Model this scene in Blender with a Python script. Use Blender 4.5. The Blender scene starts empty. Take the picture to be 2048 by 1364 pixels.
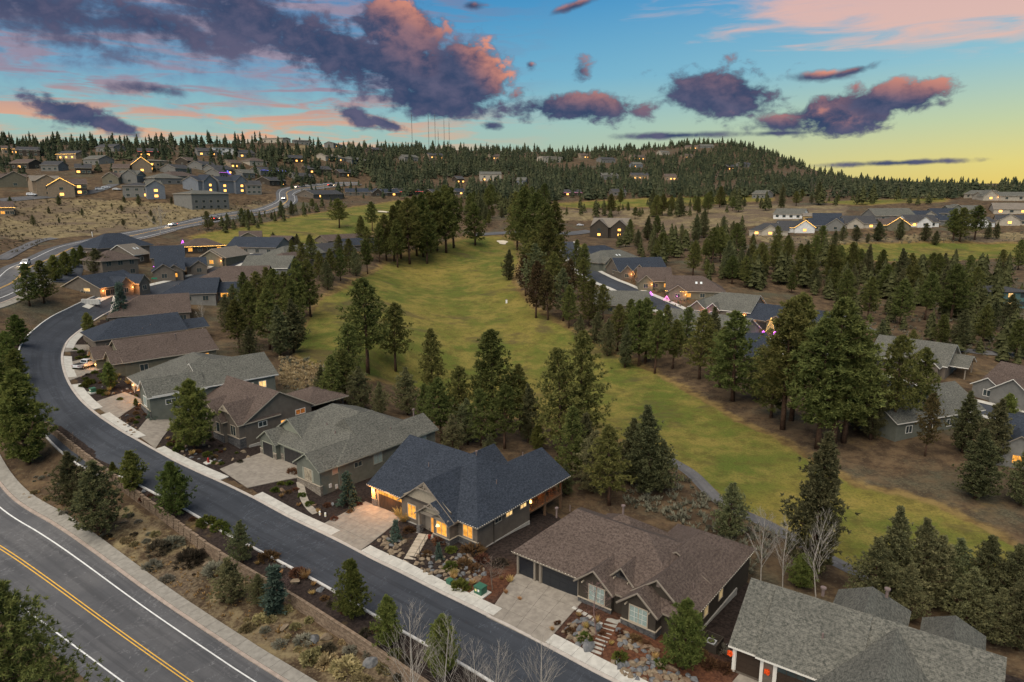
import math, random
import numpy as np
# ---------------------------------------------------------------- camera geometry and terrain heights
F = 1366.0                      # focal length in photo pixels (2048 wide)
CAMZ = 45.0
HOR = 385.0                     # row of the true horizon in the photo
PITCH = math.atan((682 - HOR) / F)
CP, SP = math.cos(PITCH), math.sin(PITCH)

def ray(px, py):
    u = (np.asarray(px, float) - 1024) / F
    v = (np.asarray(py, float) - 682) / F
    return np.stack([u, CP - v * SP, -SP - v * CP], -1)

def at_z(px, py, z):
    d = ray(px, py); t = (z - CAMZ) / d[..., 2]
    return d * t[..., None] + np.array([0, 0, CAMZ])

def at_y(px, py, Y):
    d = ray(px, py); t = Y / d[..., 1]
    return d * np.asarray(t)[..., None] + np.array([0, 0, CAMZ])

def proj(p):
    p = np.asarray(p, float)
    x, y, z = p[..., 0], p[..., 1], p[..., 2] - CAMZ
    dep = y * CP - z * SP
    up = y * SP + z * CP
    return 1024 + F * x / dep, 682 - F * up / dep

# control points (photo x, photo y, then z or depth Y)
CZ = [(1089,1293,0),(982,1237,0),(649,1069,.3),(513,1001,1.2),(444,967,1.8),(342,919,2.9),(273,883,4.6),(219,850,5.6),
      (178,820,6.6),(150,792,7.6),(130,758,8.6),(121,724,9.7),(137,676,10.8),(161,655,11.2),(300,610,13.2),
      (1400,1364,0),(1700,1364,0),(2048,1364,-1),(1300,1050,-1.5),(1500,980,-2),(1800,1100,-2.5),(2048,1150,-2.5),
      (1000,830,-1.2),(1200,720,-.5),(1500,850,-1.5),(1750,950,-1.5),(2048,950,-.5),(780,740,.5),(900,850,-1),
      (1150,980,-1.2),(700,850,1.5),(600,780,4.5),(1470,790,-.5),(1850,800,.5),(1780,730,1.5),(2048,800,1),
      (0,1364,-.7),(380,1364,-.6),(590,1364,-.4),(0,1100,-.4),(0,985,.2),(250,1150,-.3),(100,950,1.4),(40,900,3.2)]
CY = [(480,700,160),(600,690,172),(560,620,205),(760,700,172),(900,620,232),(850,560,280),(950,490,360),(1050,560,268),(1120,640,215),(1250,570,250),
      (1380,610,226),(1500,680,190),(1650,690,182),(1950,680,190),(1850,505,350),(1620,490,345),(2048,500,350),(1540,465,392),(1800,440,410),(2000,450,405),(1980,402,470),
      (1500,404,560),(1150,405,560),(1340,435,470),(1215,462,450),(1150,500,345),(1050,440,440),(1700,560,270),(1950,575,255),(1480,560,262),
      (210,595,190),(330,540,235),(450,500,285),(560,540,235),(660,500,300),(560,462,330),(700,440,370),(800,425,420),
      (20,590,176),(0,700,140),(48,525,222),(180,478,272),(350,452,328),(440,437,362),(530,418,415),(580,395,480),(640,372,580),(760,378,570),
      (100,440,325),(0,440,318),(185,392,380),(50,385,372),(270,392,380),(430,408,392),(560,385,450),(250,430,345),
      (100,320,540),(330,335,500),(0,330,510),(560,305,640),(620,292,700),(450,290,760),(100,292,690),(250,300,640),
      (800,300,1000),(1000,303,1080),(1200,305,1180),(1330,296,1330),(1440,286,1400),(1520,300,1340),(1600,335,1180),(1680,355,1050),(1750,374,900),(1880,382,760),(2040,384,700),
      (760,340,720),(1000,345,800),(1200,345,860),(1400,345,900),(1100,383,640),(1300,380,650),(1600,385,640),(1800,395,560),(900,400,560),(1620,352,1500),(1700,374,1380),(1560,330,1650),(1570,318,1260),(1645,347,1110),(1800,380,1100)]
_pts = [at_z(x, y, z) for x, y, z in CZ] + [at_y(x, y, Y) for x, y, Y in CY]
# world-space guides outside the picture
_pts += [np.array(p, float) for p in [(-60,30,-1.2),(60,30,0),(0,20,-.6),(140,60,-2),(200,160,2),(260,330,18),(-150,80,6),(-230,170,26),(-330,330,52),
         (-600,600,90),(500,500,40),(800,900,50),(-900,1000,100),(0,1700,105),(500,1900,105),(-700,1500,105),(1100,1500,60),(0,2600,70),(1500,2600,60),(-1500,2600,80)]]
# frame of the near street: s along the kerb (to the right), t away from the road; then house pads in that frame
_A0 = at_z(649, 1069, .3)[:2]; _B0 = at_z(1089, 1293, 0)[:2]
SD = (_B0 - _A0) / np.linalg.norm(_B0 - _A0); TD = np.array([-SD[1], SD[0]])
_O0 = at_z(792, 1135, 0)[:2]; ORG = _A0 + SD * ((_O0 - _A0) @ SD); ANG = math.atan2(SD[1], SD[0])
def ST(s, t): return ORG + SD * s + TD * t
PADS = [(-12,9.5,.65),(-3,8.3,1.0),(3,7.5,.5),(7.5,8.5,.05),(7,20,-.3),(7,30,-1.6),(-12,28,-.6),(-4,2.2,.1),(5,2.2,.08),(14,9,.35),(19,9,.4),(24,8,.8),(31,7,.5),(36,12,-.1),(35,28,-1.2),
        (16,2.2,.1),(28,2.2,.1),(42,8,.2),(52,9,.3),(60,20,-1),(-41,9,1.5),(-35,9.5,1.5),(-26,6.2,.9),(-22.3,6.2,.35),(-22,29,-.3),(-42,28,1.0),(-46.3,7,2.1),(-62,8,3.4),(-46.5,23,1.5),(-64,24,3.6),(-18,5,.4),(10,5,.15),
        (-3,-7.5,.05),(20,-7.5,0),(-25,-7.5,.3)]
_pts += [np.array([*ST(s, t), z]) for s, t, z in PADS]
_P = np.array(_pts)

def _q(x, y):
    r = np.sqrt(x * x + y * y) + 12.0
    th = np.arctan2(x, y + 6.0)
    return np.stack([th * 1.3, np.log(r)], -1)

def _phi(r2):
    return 0.5 * r2 * np.log(r2 + 1e-9)

_C = _q(_P[:, 0], _P[:, 1])
_n = len(_C)
_A = _phi(((_C[:, None] - _C[None]) ** 2).sum(-1)) + np.eye(_n) * 0.0006
_B = np.c_[np.ones(_n), _C]
_M = np.block([[_A, _B], [_B.T, np.zeros((3, 3))]])
_W = np.linalg.solve(_M, np.r_[_P[:, 2], np.zeros(3)])

# retaining wall line (street side is on the left of the travel direction towards +x)
WALLPX = [(96,882,2.2),(122,900,1.7),(160,926,1.2),(205,957,.9),(240,979,.6),(330,1034,.3),(420,1090,.2),(520,1150,.1),(600,1198,.0),(700,1262,0),(800,1328,0),(900,1396,0),(1000,1464,0)]
WALL = np.array([at_z(x, y, z)[:2] for x, y, z in WALLPX])
WALL_H = 1.25

def seg_dist(x, y, line):
    """distance and signed side of points to a polyline; side>0 lies right of travel"""
    best = np.full(x.shape, 1e9); side = np.zeros(x.shape)
    for a, b in zip(line[:-1], line[1:]):
        d = b - a; L2 = d @ d
        t = np.clip(((x - a[0]) * d[0] + (y - a[1]) * d[1]) / L2, 0, 1)
        ex = x - a[0] - t * d[0]; ey = y - a[1] - t * d[1]
        dd = np.hypot(ex, ey); m = dd < best
        best = np.where(m, dd, best)
        side = np.where(m, np.sign(-(d[0] * ey - d[1] * ex)), side)
    return best, side

def h(x, y):
    x = np.asarray(x, float); y = np.asarray(y, float); sh = np.broadcast(x, y).shape
    x = np.broadcast_to(x, sh).ravel(); y = np.broadcast_to(y, sh).ravel()
    out = np.empty(x.shape)
    for i in range(0, len(x), 20000):
        q = _q(x[i:i+20000], y[i:i+20000])
        r2 = ((q[:, None] - _C[None]) ** 2).sum(-1)
        out[i:i+20000] = _phi(r2) @ _W[:_n] + _W[_n] + q @ _W[_n+1:]
    # soft undulation of rough ground, away from the near street
    far = np.clip((np.hypot(x, y) - 130) / 150, 0, 1)
    out += far * .5 * (np.sin(x * .061 + 1.3) * np.sin(y * .047 + .4) + .6 * np.sin(x * .13 - y * .11))
    m = (np.hypot(x, y) < 140) & (x < 40)
    if m.any():
        d, s = seg_dist(x[m], y[m], WALL)
        # drop over 0.35 m just behind the blocks, then a bank that eases out
        sd = d * s
        t = np.clip((sd + .30) / .30, 0, 1)
        # fade out beyond both ends of the wall
        e0 = np.clip(1 - np.maximum(0, (WALL[0, 0] - x[m])) / 12, 0, 1)
        out[m] -= WALL_H * t * e0
    return out.reshape(sh)

# the same heights on the polar grid that carries the ground sheet: fast, and exactly what is rendered
GTH = np.radians(np.linspace(-44, 44, 470)); GRR = np.geomspace(45, 3200, 600)
_gt, _gr = np.meshgrid(GTH, GRR)
GZ = h(_gr * np.sin(_gt), _gr * np.cos(_gt))
h_exact = h
def h(x, y):
    x = np.asarray(x, float); y = np.asarray(y, float); sh = np.broadcast(x, y).shape
    x = np.broadcast_to(x, sh).ravel(); y = np.broadcast_to(y, sh).ravel()
    r = np.hypot(x, y); th = np.arctan2(x, y)
    i = (np.log(np.maximum(r, 1)) - math.log(45)) / (math.log(3200 / 45) / 599); j = (th - GTH[0]) / (GTH[1] - GTH[0])
    ok = (i >= 0) & (i < 598.9) & (j >= 0) & (j < 468.9)
    i0 = np.clip(i, 0, 598).astype(int); j0 = np.clip(j, 0, 468).astype(int); fi = i - i0; fj = j - j0
    out = (GZ[i0, j0] * (1 - fi) + GZ[i0 + 1, j0] * fi) * (1 - fj) + (GZ[i0, j0 + 1] * (1 - fi) + GZ[i0 + 1, j0 + 1] * fi) * fj
    if not ok.all(): out[~ok] = h_exact(x[~ok], y[~ok])
    return out.reshape(sh)

def G(px, py):
    """photo pixel -> first hit with the terrain"""
    d = ray(px, py)
    ts = np.geomspace(35, 3500, 500)
    P = d * ts[:, None]
    below = (CAMZ + P[:, 2]) < h(P[:, 0], P[:, 1])
    if not below.any():
        i = 499; lo = hi = ts[-1]
    else:
        i = int(np.argmax(below)); lo, hi = ts[max(i-1, 0)], ts[i]
    for _ in range(5):
        tt = np.linspace(lo, hi, 8)
        Q = d * tt[:, None]
        b = (CAMZ + Q[:, 2]) < h(Q[:, 0], Q[:, 1])
        k = int(np.argmax(b)) if b.any() else 7
        lo, hi = tt[max(k-1, 0)], tt[k]
    p = d * hi
    return np.array([p[0], p[1], float(h(p[0], p[1]))])

def GS(pts):
    return [G(*p) for p in pts]
import bpy, bmesh
from mathutils import Vector, Matrix
random.seed(7); rng = np.random.default_rng(7)
R = math.radians
scene = bpy.context.scene
COL = scene.collection
# ---------------------------------------------------------------- camera
cd = bpy.data.cameras.new('camera'); cam = bpy.data.objects.new('camera', cd); COL.objects.link(cam)
cam.location = (0, 0, CAMZ); cam.rotation_euler = (math.pi / 2 - PITCH, 0, 0)
cd.sensor_fit = 'HORIZONTAL'; cd.sensor_width = 36; cd.lens = 36 * F / 2048
cd.clip_start = .5; cd.clip_end = 20000
scene.camera = cam
scene.render.resolution_x = 1024; scene.render.resolution_y = 682
scene.view_settings.view_transform = 'Standard'; scene.view_settings.look = 'None'
scene.view_settings.exposure = 0.22; scene.view_settings.gamma = 1.0
scene.view_settings.use_curve_mapping = False
try:
    scene.cycles.max_bounces = 5; scene.cycles.diffuse_bounces = 2; scene.cycles.glossy_bounces = 2; scene.cycles.transparent_max_bounces = 6
    scene.cycles.sample_clamp_indirect = 3.0; scene.cycles.use_adaptive_sampling = True; scene.cycles.adaptive_threshold = .02
    scene.cycles.use_denoising = True; scene.cycles.denoiser = 'OPENIMAGEDENOISE'
except Exception: pass
# ---------------------------------------------------------------- sun (already set: a very soft fill from high behind left, added to brighten the ground)
SUN_EL, SUN_AZ = R(56), R(-150)          # azimuth from +Y towards +X
sl = bpy.data.lights.new('sun', 'SUN'); sl.energy = 4.4; sl.angle = R(75); sl.color = (1.0, .90, .76)
so = bpy.data.objects.new('sun', sl); COL.objects.link(so)
_sd = Vector((math.sin(SUN_AZ) * math.cos(SUN_EL), math.cos(SUN_AZ) * math.cos(SUN_EL), math.sin(SUN_EL)))
so.rotation_euler = _sd.to_track_quat('Z', 'Y').to_euler(); so.location = _sd * 300
# ---------------------------------------------------------------- node helpers
class NT:
    def __init__(s, tree): s.t = tree; s.n = tree.nodes; s.l = tree.links
    def node(s, typ, **kw):
        n = s.n.new(typ)
        for k, v in kw.items(): setattr(n, k, v)
        return n
    def put(s, sock, v):
        if v is None: return
        if isinstance(v, bpy.types.NodeSocket): s.l.new(v, sock)
        else:
            if sock.type == 'RGBA' and not isinstance(v, (int, float)) and len(v) == 3: v = (*v, 1)
            sock.default_value = v
    def m(s, op, a, b=None, c=None, clamp=False):
        n = s.node('ShaderNodeMath', operation=op); n.use_clamp = clamp
        s.put(n.inputs[0], a); s.put(n.inputs[1], b)
        if c is not None: s.put(n.inputs[2], c)
        return n.outputs[0]
    def mix(s, f, a, b, blend='MIX'):
        n = s.node('ShaderNodeMix', data_type='RGBA', blend_type=blend)
        s.put(n.inputs[0], f); s.put(n.inputs[6], a); s.put(n.inputs[7], b)
        return n.outputs[2]
    def smooth(s, x, lo, hi):
        n = s.node('ShaderNodeMapRange', interpolation_type='SMOOTHSTEP')
        s.put(n.inputs[0], x); n.inputs[1].default_value = lo; n.inputs[2].default_value = hi
        return n.outputs[0]
    def noise(s, vec, scale, detail=4, rough=.55, dist=0):
        n = s.node('ShaderNodeTexNoise'); s.put(n.inputs['Vector'], vec)
        n.inputs['Scale'].default_value = scale; n.inputs['Detail'].default_value = detail
        n.inputs['Roughness'].default_value = rough; n.inputs['Distortion'].default_value = dist
        return n.outputs[0]
    def ramp(s, f, stops):
        n = s.node('ShaderNodeValToRGB'); s.put(n.inputs[0], f); e = n.color_ramp.elements
        while len(e) < len(stops): e.new(.5)
        for el, (p, c) in zip(e, stops): el.position = p; el.color = (*c, 1) if len(c) == 3 else c
        return n.outputs[0]
# ---------------------------------------------------------------- world: evening sky with broken cloud, in true directions
def azel(px, py):
    d = ray(px, py); return math.atan2(d[0], d[1]), math.atan2(d[2], math.hypot(d[0], d[1]))
def build_world():
    w = bpy.data.worlds.new('World'); scene.world = w; w.use_nodes = True
    w.cycles.sampling_method = 'MANUAL'; w.cycles.sample_map_resolution = 256
    w.node_tree.nodes.clear(); T = NT(w.node_tree)
    tc = T.node('ShaderNodeTexCoord'); sx = T.node('ShaderNodeSeparateXYZ'); T.l.new(tc.outputs['Generated'], sx.inputs[0])
    az = T.m('ARCTAN2', sx.outputs[0], sx.outputs[1]); el = T.m('ARCSINE', sx.outputs[2])
    sky = T.node('ShaderNodeTexSky', sky_type='NISHITA', sun_disc=False, sun_elevation=R(2.5), sun_rotation=R(62), air_density=1.3, dust_density=1.5, ozone_density=2.0)
    nish = T.mix(1.0, sky.outputs[0], (.05, .05, .05), 'MULTIPLY')
    # base gradient: teal to blue, warmer to the right where the sun went down
    e01 = T.m('DIVIDE', el, R(40), clamp=True)
    cool = T.ramp(e01, [(0, (.36, .42, .30)), (.05, (.40, .49, .38)), (.13, (.31, .51, .50)), (.22, (.15, .41, .59)), (.36, (.05, .27, .54)), (1, (.10, .13, .20))])  # last stop: unseen zenith, dimmed to cut fill and deepen shadows
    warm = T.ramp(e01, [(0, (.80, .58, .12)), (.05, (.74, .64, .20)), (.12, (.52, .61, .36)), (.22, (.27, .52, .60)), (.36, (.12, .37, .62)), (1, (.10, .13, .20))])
    daz = T.m('ABSOLUTE', T.m('SUBTRACT', az, R(52)))
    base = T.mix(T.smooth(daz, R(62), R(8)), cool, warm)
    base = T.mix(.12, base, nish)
    dirv = T.node('ShaderNodeCombineXYZ'); T.l.new(az, dirv.inputs[0]); T.l.new(el, dirv.inputs[1]); dirv = dirv.outputs[0]
    def vm(op, a, b=None, out=0):
        n = T.node('ShaderNodeVectorMath', operation=op); T.put(n.inputs[0], a)
        if b is not None: T.put(n.inputs[1], b)
        return n.outputs[out]
    # ---- simple sky: gradient and soft banks of stratus, seen all round
    sv = vm('MULTIPLY', dirv, (.25, 1.9, 0)); st = T.noise(sv, 20, 4, .55, .4)
    bank = T.m('MULTIPLY', T.smooth(st, .44, .60), T.m('MULTIPLY', T.smooth(el, R(2), R(6)), T.smooth(az, R(8), R(-14))))
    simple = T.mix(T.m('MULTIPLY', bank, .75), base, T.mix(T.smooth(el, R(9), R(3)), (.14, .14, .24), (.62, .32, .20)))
    bg0 = T.node('ShaderNodeBackground'); T.put(bg0.inputs[0], simple)
    # ---- the weather in front: broken cumulus over streaks of lit stratus
    cv = vm('MULTIPLY', dirv, (1, 1.5, 0))
    n_big = T.noise(cv, 12, 3, .55, .2); n_fine = T.noise(cv, 40, 5, .62, .25)
    nn = T.m('ADD', T.m('MULTIPLY', T.m('SUBTRACT', n_big, .5), 2.6), T.m('MULTIPLY', T.m('SUBTRACT', n_fine, .5), 2.1))
    sv2 = vm('MULTIPLY', dirv, (.30, 2.2, 0)); st2 = T.noise(vm('ADD', sv2, vm('MULTIPLY', dirv, (0, .0, 0))), 30, 4, .6, .5)
    left = T.smooth(az, R(6), R(-14))
    sm = T.m('MULTIPLY', T.m('MULTIPLY', T.smooth(st2, .44, .60), T.smooth(el, R(1.6), R(4.0))), left)
    low = T.smooth(el, R(8.5), R(4.2))
    scol = T.mix(low, (.20, .17, .26), (.68, .33, .19))
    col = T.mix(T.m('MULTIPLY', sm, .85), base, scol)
    ov = T.m('MULTIPLY', T.m('MULTIPLY', T.smooth(T.m('ADD', el, T.m('MULTIPLY', nn, .05)), R(5.0), R(10.5)), T.smooth(az, R(-2), R(-18))), .60)
    col = T.mix(ov, col, T.mix(T.smooth(st2, .40, .60), (.15, .18, .31), (.36, .28, .34)))
    def ell(px, py, rx, ry, tilt=0):
        a0, e0 = azel(px, py)
        mp = T.node('ShaderNodeMapping', vector_type='TEXTURE'); T.put(mp.inputs[0], dirv)
        mp.inputs[1].default_value = (a0, e0, 0); mp.inputs[2].default_value = (0, 0, tilt); mp.inputs[3].default_value = (rx / F * .93, ry / F * .93, 1)
        return mp.outputs[0]
    q = ell(1930, -15, 430, 88, -.04); d = vm('LENGTH', q, out=1)
    col = T.mix(T.m('MULTIPLY', T.smooth(T.m('ADD', d, T.m('MULTIPLY', T.m('SUBTRACT', st2, .5), 1.8)), 1.15, .35), .72), col, (.78, .42, .31))
    # (x, y, rx, ry, tilt, raggedness, lit amount, softness)
    CL = [(60, 10, 300, 62, -.08, 1.0, .10, .9), (300, 45, 170, 42, -.2, 1.0, .12, .8), (500, 30, 190, 62, -.2, .9, .18, .6), (680, 105, 240, 62, -.30, .9, .12, .5),
          (800, 58, 100, 58, -.15, .6, .85, .3), (850, 150, 190, 62, -.25, .65, .25, .3), (950, 145, 84, 62, -.5, .6, .95, .3), (870, 200, 125, 40, -.10, .6, .0, .35),
          (1150, 216, 150, 30, -.02, .8, .40, .4), (1445, 188, 126, 50, -.08, .75, .26, .4), (1680, 228, 110, 42, .12, .65, .42, .32), (1800, 195, 85, 28, .02, .75, .60, .35),
          (1640, 152, 58, 9, .0, .7, 1.0, .7), (150, 226, 62, 22, -.35, 1.1, .03, .5), (215, 246, 70, 13, -.30, 1.1, .03, .6), (300, 178, 60, 12, .0, 1.0, .03, .9),
          (1790, 326, 115, 5, .02, .8, .0, .8), (1350, 271, 125, 7, .01, .7, .0, .8), (1560, 266, 100, 6, .0, .8, .05, .9), (1580, 248, 90, 20, .0, 1.0, .5, .7),
          (982, 252, 26, 8, .0, 1.2, .0, .8), (1160, 142, 15, 15, -.5, 2.2, .3, 1.2), (1062, 130, 8, 7, -.3, 2.0, .9, 1.2), (715, 234, 36, 13, -.4, 1.6, .0, .9), (775, 247, 34, 9, -.2, 1.6, .0, .9),
          (1150, 10, 45, 8, .3, .7, 1.0, .7), (945, 10, 26, 8, .0, .7, 1.0, .7), (1700, 143, 60, 8, .2, .8, 1.0, .7)]
    M = None; LIT = None
    for (x, y, rx, ry, tl, nz, pk, sf) in CL:
        q = ell(x, y, rx, ry, tl); d = vm('LENGTH', q, out=1)
        mask = T.smooth(T.m('MULTIPLY_ADD', nn, -nz, d), 1.0 + sf * .5, 1.0 - sf)
        up = T.m('MULTIPLY_ADD', vm('DOT_PRODUCT', q, (.35 * pk, .75 * pk, 0), out=1), 1.0, pk * .25, clamp=True)
        if M is None: M, LIT = mask, T.m('MULTIPLY', up, mask)
        else:
            M = T.m('MAXIMUM', M, mask); mx = T.node('ShaderNodeMix', data_type='FLOAT')
            T.put(mx.inputs[0], mask); T.put(mx.inputs[2], LIT); T.put(mx.inputs[3], up); LIT = mx.outputs[0]
    lit = T.m('MULTIPLY', LIT, T.smooth(T.m('ADD', nn, T.m('MULTIPLY', LIT, .8)), -.45, .9), clamp=True)
    dark = T.mix(T.smooth(nn, -.5, .8), (.032, .055, .118), (.098, .098, .165))
    col = T.mix(M, col, T.mix(lit, dark, (.70, .27, .17)))
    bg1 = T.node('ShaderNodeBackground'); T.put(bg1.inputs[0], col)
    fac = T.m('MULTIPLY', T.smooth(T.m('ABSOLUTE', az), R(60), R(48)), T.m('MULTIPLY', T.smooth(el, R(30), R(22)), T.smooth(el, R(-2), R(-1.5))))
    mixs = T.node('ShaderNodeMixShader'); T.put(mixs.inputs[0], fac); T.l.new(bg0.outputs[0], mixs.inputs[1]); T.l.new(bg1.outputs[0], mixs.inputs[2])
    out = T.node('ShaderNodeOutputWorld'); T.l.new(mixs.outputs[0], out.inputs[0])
build_world()
# ---------------------------------------------------------------- materials
MATS = {}
def mat(name, color, rough=.8, spec=.3, noise=0.0, nscale=3.0, bump=0.0, bscale=20, metal=0.0, color2=None, objvar=0.0, coord='Object'):
    if name in MATS: return MATS[name]
    m = bpy.data.materials.new(name); m.use_nodes = True; T = NT(m.node_tree)
    b = T.n['Principled BSDF']; b.inputs['Roughness'].default_value = rough; b.inputs['Metallic'].default_value = metal
    b.inputs['Specular IOR Level'].default_value = spec
    tc = T.node('ShaderNodeTexCoord'); vec = tc.outputs[coord]
    c = color
    if noise or color2:
        nz = T.noise(vec, nscale, 5, .62)
        c2 = color2 if color2 else tuple(min(1, x * (1 + noise)) for x in color)
        c1 = color if color2 else tuple(x * (1 - noise) for x in color)
        c = T.mix(T.smooth(nz, .30, .70), c1, c2)
    if objvar:
        oi = T.node('ShaderNodeObjectInfo')
        hs = T.node('ShaderNodeHueSaturation')
        T.put(hs.inputs['Color'], c)
        T.put(hs.inputs['Value'], T.m('ADD', T.m('MULTIPLY', oi.outputs['Random'], 2 * objvar), 1 - objvar))
        T.put(hs.inputs['Hue'], T.m('ADD', T.m('MULTIPLY', T.m('FRACT', T.m('MULTIPLY', oi.outputs['Random'], 7.31)), objvar * .12), .5 - objvar * .06))
        c = hs.outputs[0]
    T.put(b.inputs['Base Color'], c)
    if bump:
        bn = T.node('ShaderNodeBump'); bn.inputs['Strength'].default_value = bump; bn.inputs['Distance'].default_value = .05
        T.put(bn.inputs['Height'], T.noise(vec, bscale, 4, .6)); T.l.new(bn.outputs[0], b.inputs['Normal'])
    MATS[name] = m; return m
def mat_emit(name, color, strength, vary=0.0, scale=2.0):
    if name in MATS: return MATS[name]
    m = bpy.data.materials.new(name); m.use_nodes = True; T = NT(m.node_tree); T.n.clear()
    e = T.node('ShaderNodeEmission'); e.inputs[1].default_value = strength
    c = (*color, 1)
    if vary:
        tc = T.node('ShaderNodeTexCoord')
        nz = T.noise(tc.outputs['Object'], scale, 3, .6)
        c = T.mix(T.smooth(nz, .35, .65), tuple(x * (1 - vary) for x in color), color)
    T.put(e.inputs[0], c)
    o = T.node('ShaderNodeOutputMaterial'); T.l.new(e.outputs[0], o.inputs[0])
    MATS[name] = m; return m
# ---------------------------------------------------------------- object helpers
def mesh_obj(name, verts, faces, mats, parent=None, mi=None, smooth=False):
    me = bpy.data.meshes.new(name); me.from_pydata([tuple(map(float, v)) for v in verts], [], faces)
    for m in (mats if isinstance(mats, (list, tuple)) else [mats]): me.materials.append(m)
    if mi is not None: me.polygons.foreach_set('material_index', mi)
    if smooth: me.polygons.foreach_set('use_smooth', [True] * len(me.polygons))
    me.update()
    return link(name, me, parent)
def link(name, me, parent=None):
    o = bpy.data.objects.new(name, me); COL.objects.link(o)
    if parent is not None: o.parent = parent
    return o
def tag(o, label, cat, group=None):
    o['label'] = label; o['category'] = cat
    if group: o['group'] = group
    return o
def structure(o): o['kind'] = 'structure'; return o
def stuff(o): o['kind'] = 'stuff'; return o
def empty(name, loc, rz=0.0, label=None, cat=None, group=None):
    o = bpy.data.objects.new(name, None); COL.objects.link(o); o.empty_display_size = .5
    o.location = tuple(map(float, loc)); o.rotation_euler = (0, 0, rz)
    if label: tag(o, label, cat, group)
    return o
class MB:
    """collects boxes, prisms, tubes and loose faces into one mesh"""
    def __init__(s): s.v = []; s.f = []; s.mi = []
    def add(s, v, f, mi=0):
        k = len(s.v); s.v += [tuple(map(float, p)) for p in v]; s.f += [[i + k for i in q] for q in f]; s.mi += [mi] * len(f); return s
    def box(s, x0, x1, y0, y1, z0, z1, mi=0):
        return s.add([(x0,y0,z0),(x1,y0,z0),(x1,y1,z0),(x0,y1,z0),(x0,y0,z1),(x1,y0,z1),(x1,y1,z1),(x0,y1,z1)],
                     [[0,3,2,1],[4,5,6,7],[0,1,5,4],[1,2,6,5],[2,3,7,6],[3,0,4,7]], mi)
    def tube(s, pts, rad, n=6, mi=0, cap=True):
        pts = [Vector(p) for p in pts]; rings = []
        if not isinstance(rad, (list, tuple)): rad = [rad] * len(pts)
        for i, p in enumerate(pts):
            d = (pts[min(i+1, len(pts)-1)] - pts[max(i-1, 0)]).normalized()
            a = d.orthogonal().normalized(); b = d.cross(a)
            rings.append([p + (a * math.cos(2*math.pi*k/n) + b * math.sin(2*math.pi*k/n)) * rad[i] for k in range(n)])
        v = [q for r in rings for q in r]; f = []
        for i in range(len(pts) - 1):
            for k in range(n): f.append([i*n+k, i*n+(k+1)%n, (i+1)*n+(k+1)%n, (i+1)*n+k])
        if cap: f.append(list(range(n))[::-1]); f.append([(len(pts)-1)*n+k for k in range(n)])
        return s.add(v, f, mi)
    def prism(s, poly, z0, z1, mi=0):
        n = len(poly)
        v = [(p[0], p[1], z0) for p in poly] + [(p[0], p[1], z1) for p in poly]
        return s.add(v, [list(range(n))[::-1], list(range(n, 2*n))] + [[i, (i+1)%n, n+(i+1)%n, n+i] for i in range(n)], mi)
    def obj(s, name, mats, parent=None, smooth=False):
        return mesh_obj(name, s.v, s.f, mats, parent, s.mi, smooth)
ORD = ['first','second','third','fourth','fifth','sixth','seventh','eighth','ninth','tenth','eleventh','twelfth','thirteenth','fourteenth','fifteenth','sixteenth','seventeenth','eighteenth','nineteenth']
TENS = {20:'twentieth',30:'thirtieth',40:'fortieth',50:'fiftieth',60:'sixtieth',70:'seventieth',80:'eightieth',90:'ninetieth',100:'hundredth'}
TEN = {20:'twenty',30:'thirty',40:'forty',50:'fifty',60:'sixty',70:'seventy',80:'eighty',90:'ninety'}
def ordinal(i):
    if i <= 19: return ORD[i-1]
    if i < 100: return TENS[i] if i % 10 == 0 else TEN[i//10*10] + '-' + ORD[i%10-1]
    return 'hundredth' if i == 100 else 'hundred-and-' + ordinal(i - 100)
def STZ(s, t, dz=0.0):
    p = ST(s, t); return np.array([p[0], p[1], float(h(p[0], p[1])) + dz])
# ---------------------------------------------------------------- ground sheet (polar grid: fine near the camera, coarse far off)
def inpoly(x, y, poly):
    c = np.zeros(x.shape, bool); n = len(poly); j = n - 1
    for i in range(n):
        xi, yi = poly[i][:2]; xj, yj = poly[j][:2]
        c ^= ((yi > y) != (yj > y)) & (x < (xj - xi) * (y - yi) / (yj - yi + 1e-12) + xi)
        j = i
    return c
def dens(pts, n):
    out = []
    for i, (a, b) in enumerate(zip(pts, pts[1:] + pts[:1])):
        for k in range(n): out.append((a[0] + (b[0]-a[0])*k/n, a[1] + (b[1]-a[1])*k/n))
    return out
def PXPOLY(pts, n=3): return [G(*p)[:2] for p in dens(pts, n)]
FAIRWAY = PXPOLY([(585,700),(640,600),(715,562),(800,512),(880,490),(960,470),(1030,476),(1036,520),(1022,560),(1060,615),(1130,655),(1195,692),(1300,742),(1450,828),(1560,885),(1700,965),(1850,1008),(2047,1095),(2047,1250),(1800,1175),(1700,1138),(1560,1052),(1480,1020),(1420,975),(1335,912),(1240,880),(1150,870),(1000,825),(900,800),(780,760),(640,748)])
GREENS = [PXPOLY(p) for p in [
    [(375,476),(420,465),(500,452),(600,432),(700,416),(790,402),(868,398),(862,408),(800,425),(760,455),(720,475),(640,490),(560,480),(450,490)],
    [(1595,497),(1700,488),(1850,485),(2047,487),(2047,514),(1930,520),(1800,523),(1640,518)],
    [(1085,408),(1250,399),(1440,392),(1540,391),(1545,402),(1320,413),(1150,416)],
    [(1640,403),(1800,398),(1890,396),(1890,404),(1700,410)],
    [(1140,500),(1155,488),(1175,494),(1170,510),(1145,514)]]]
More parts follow.
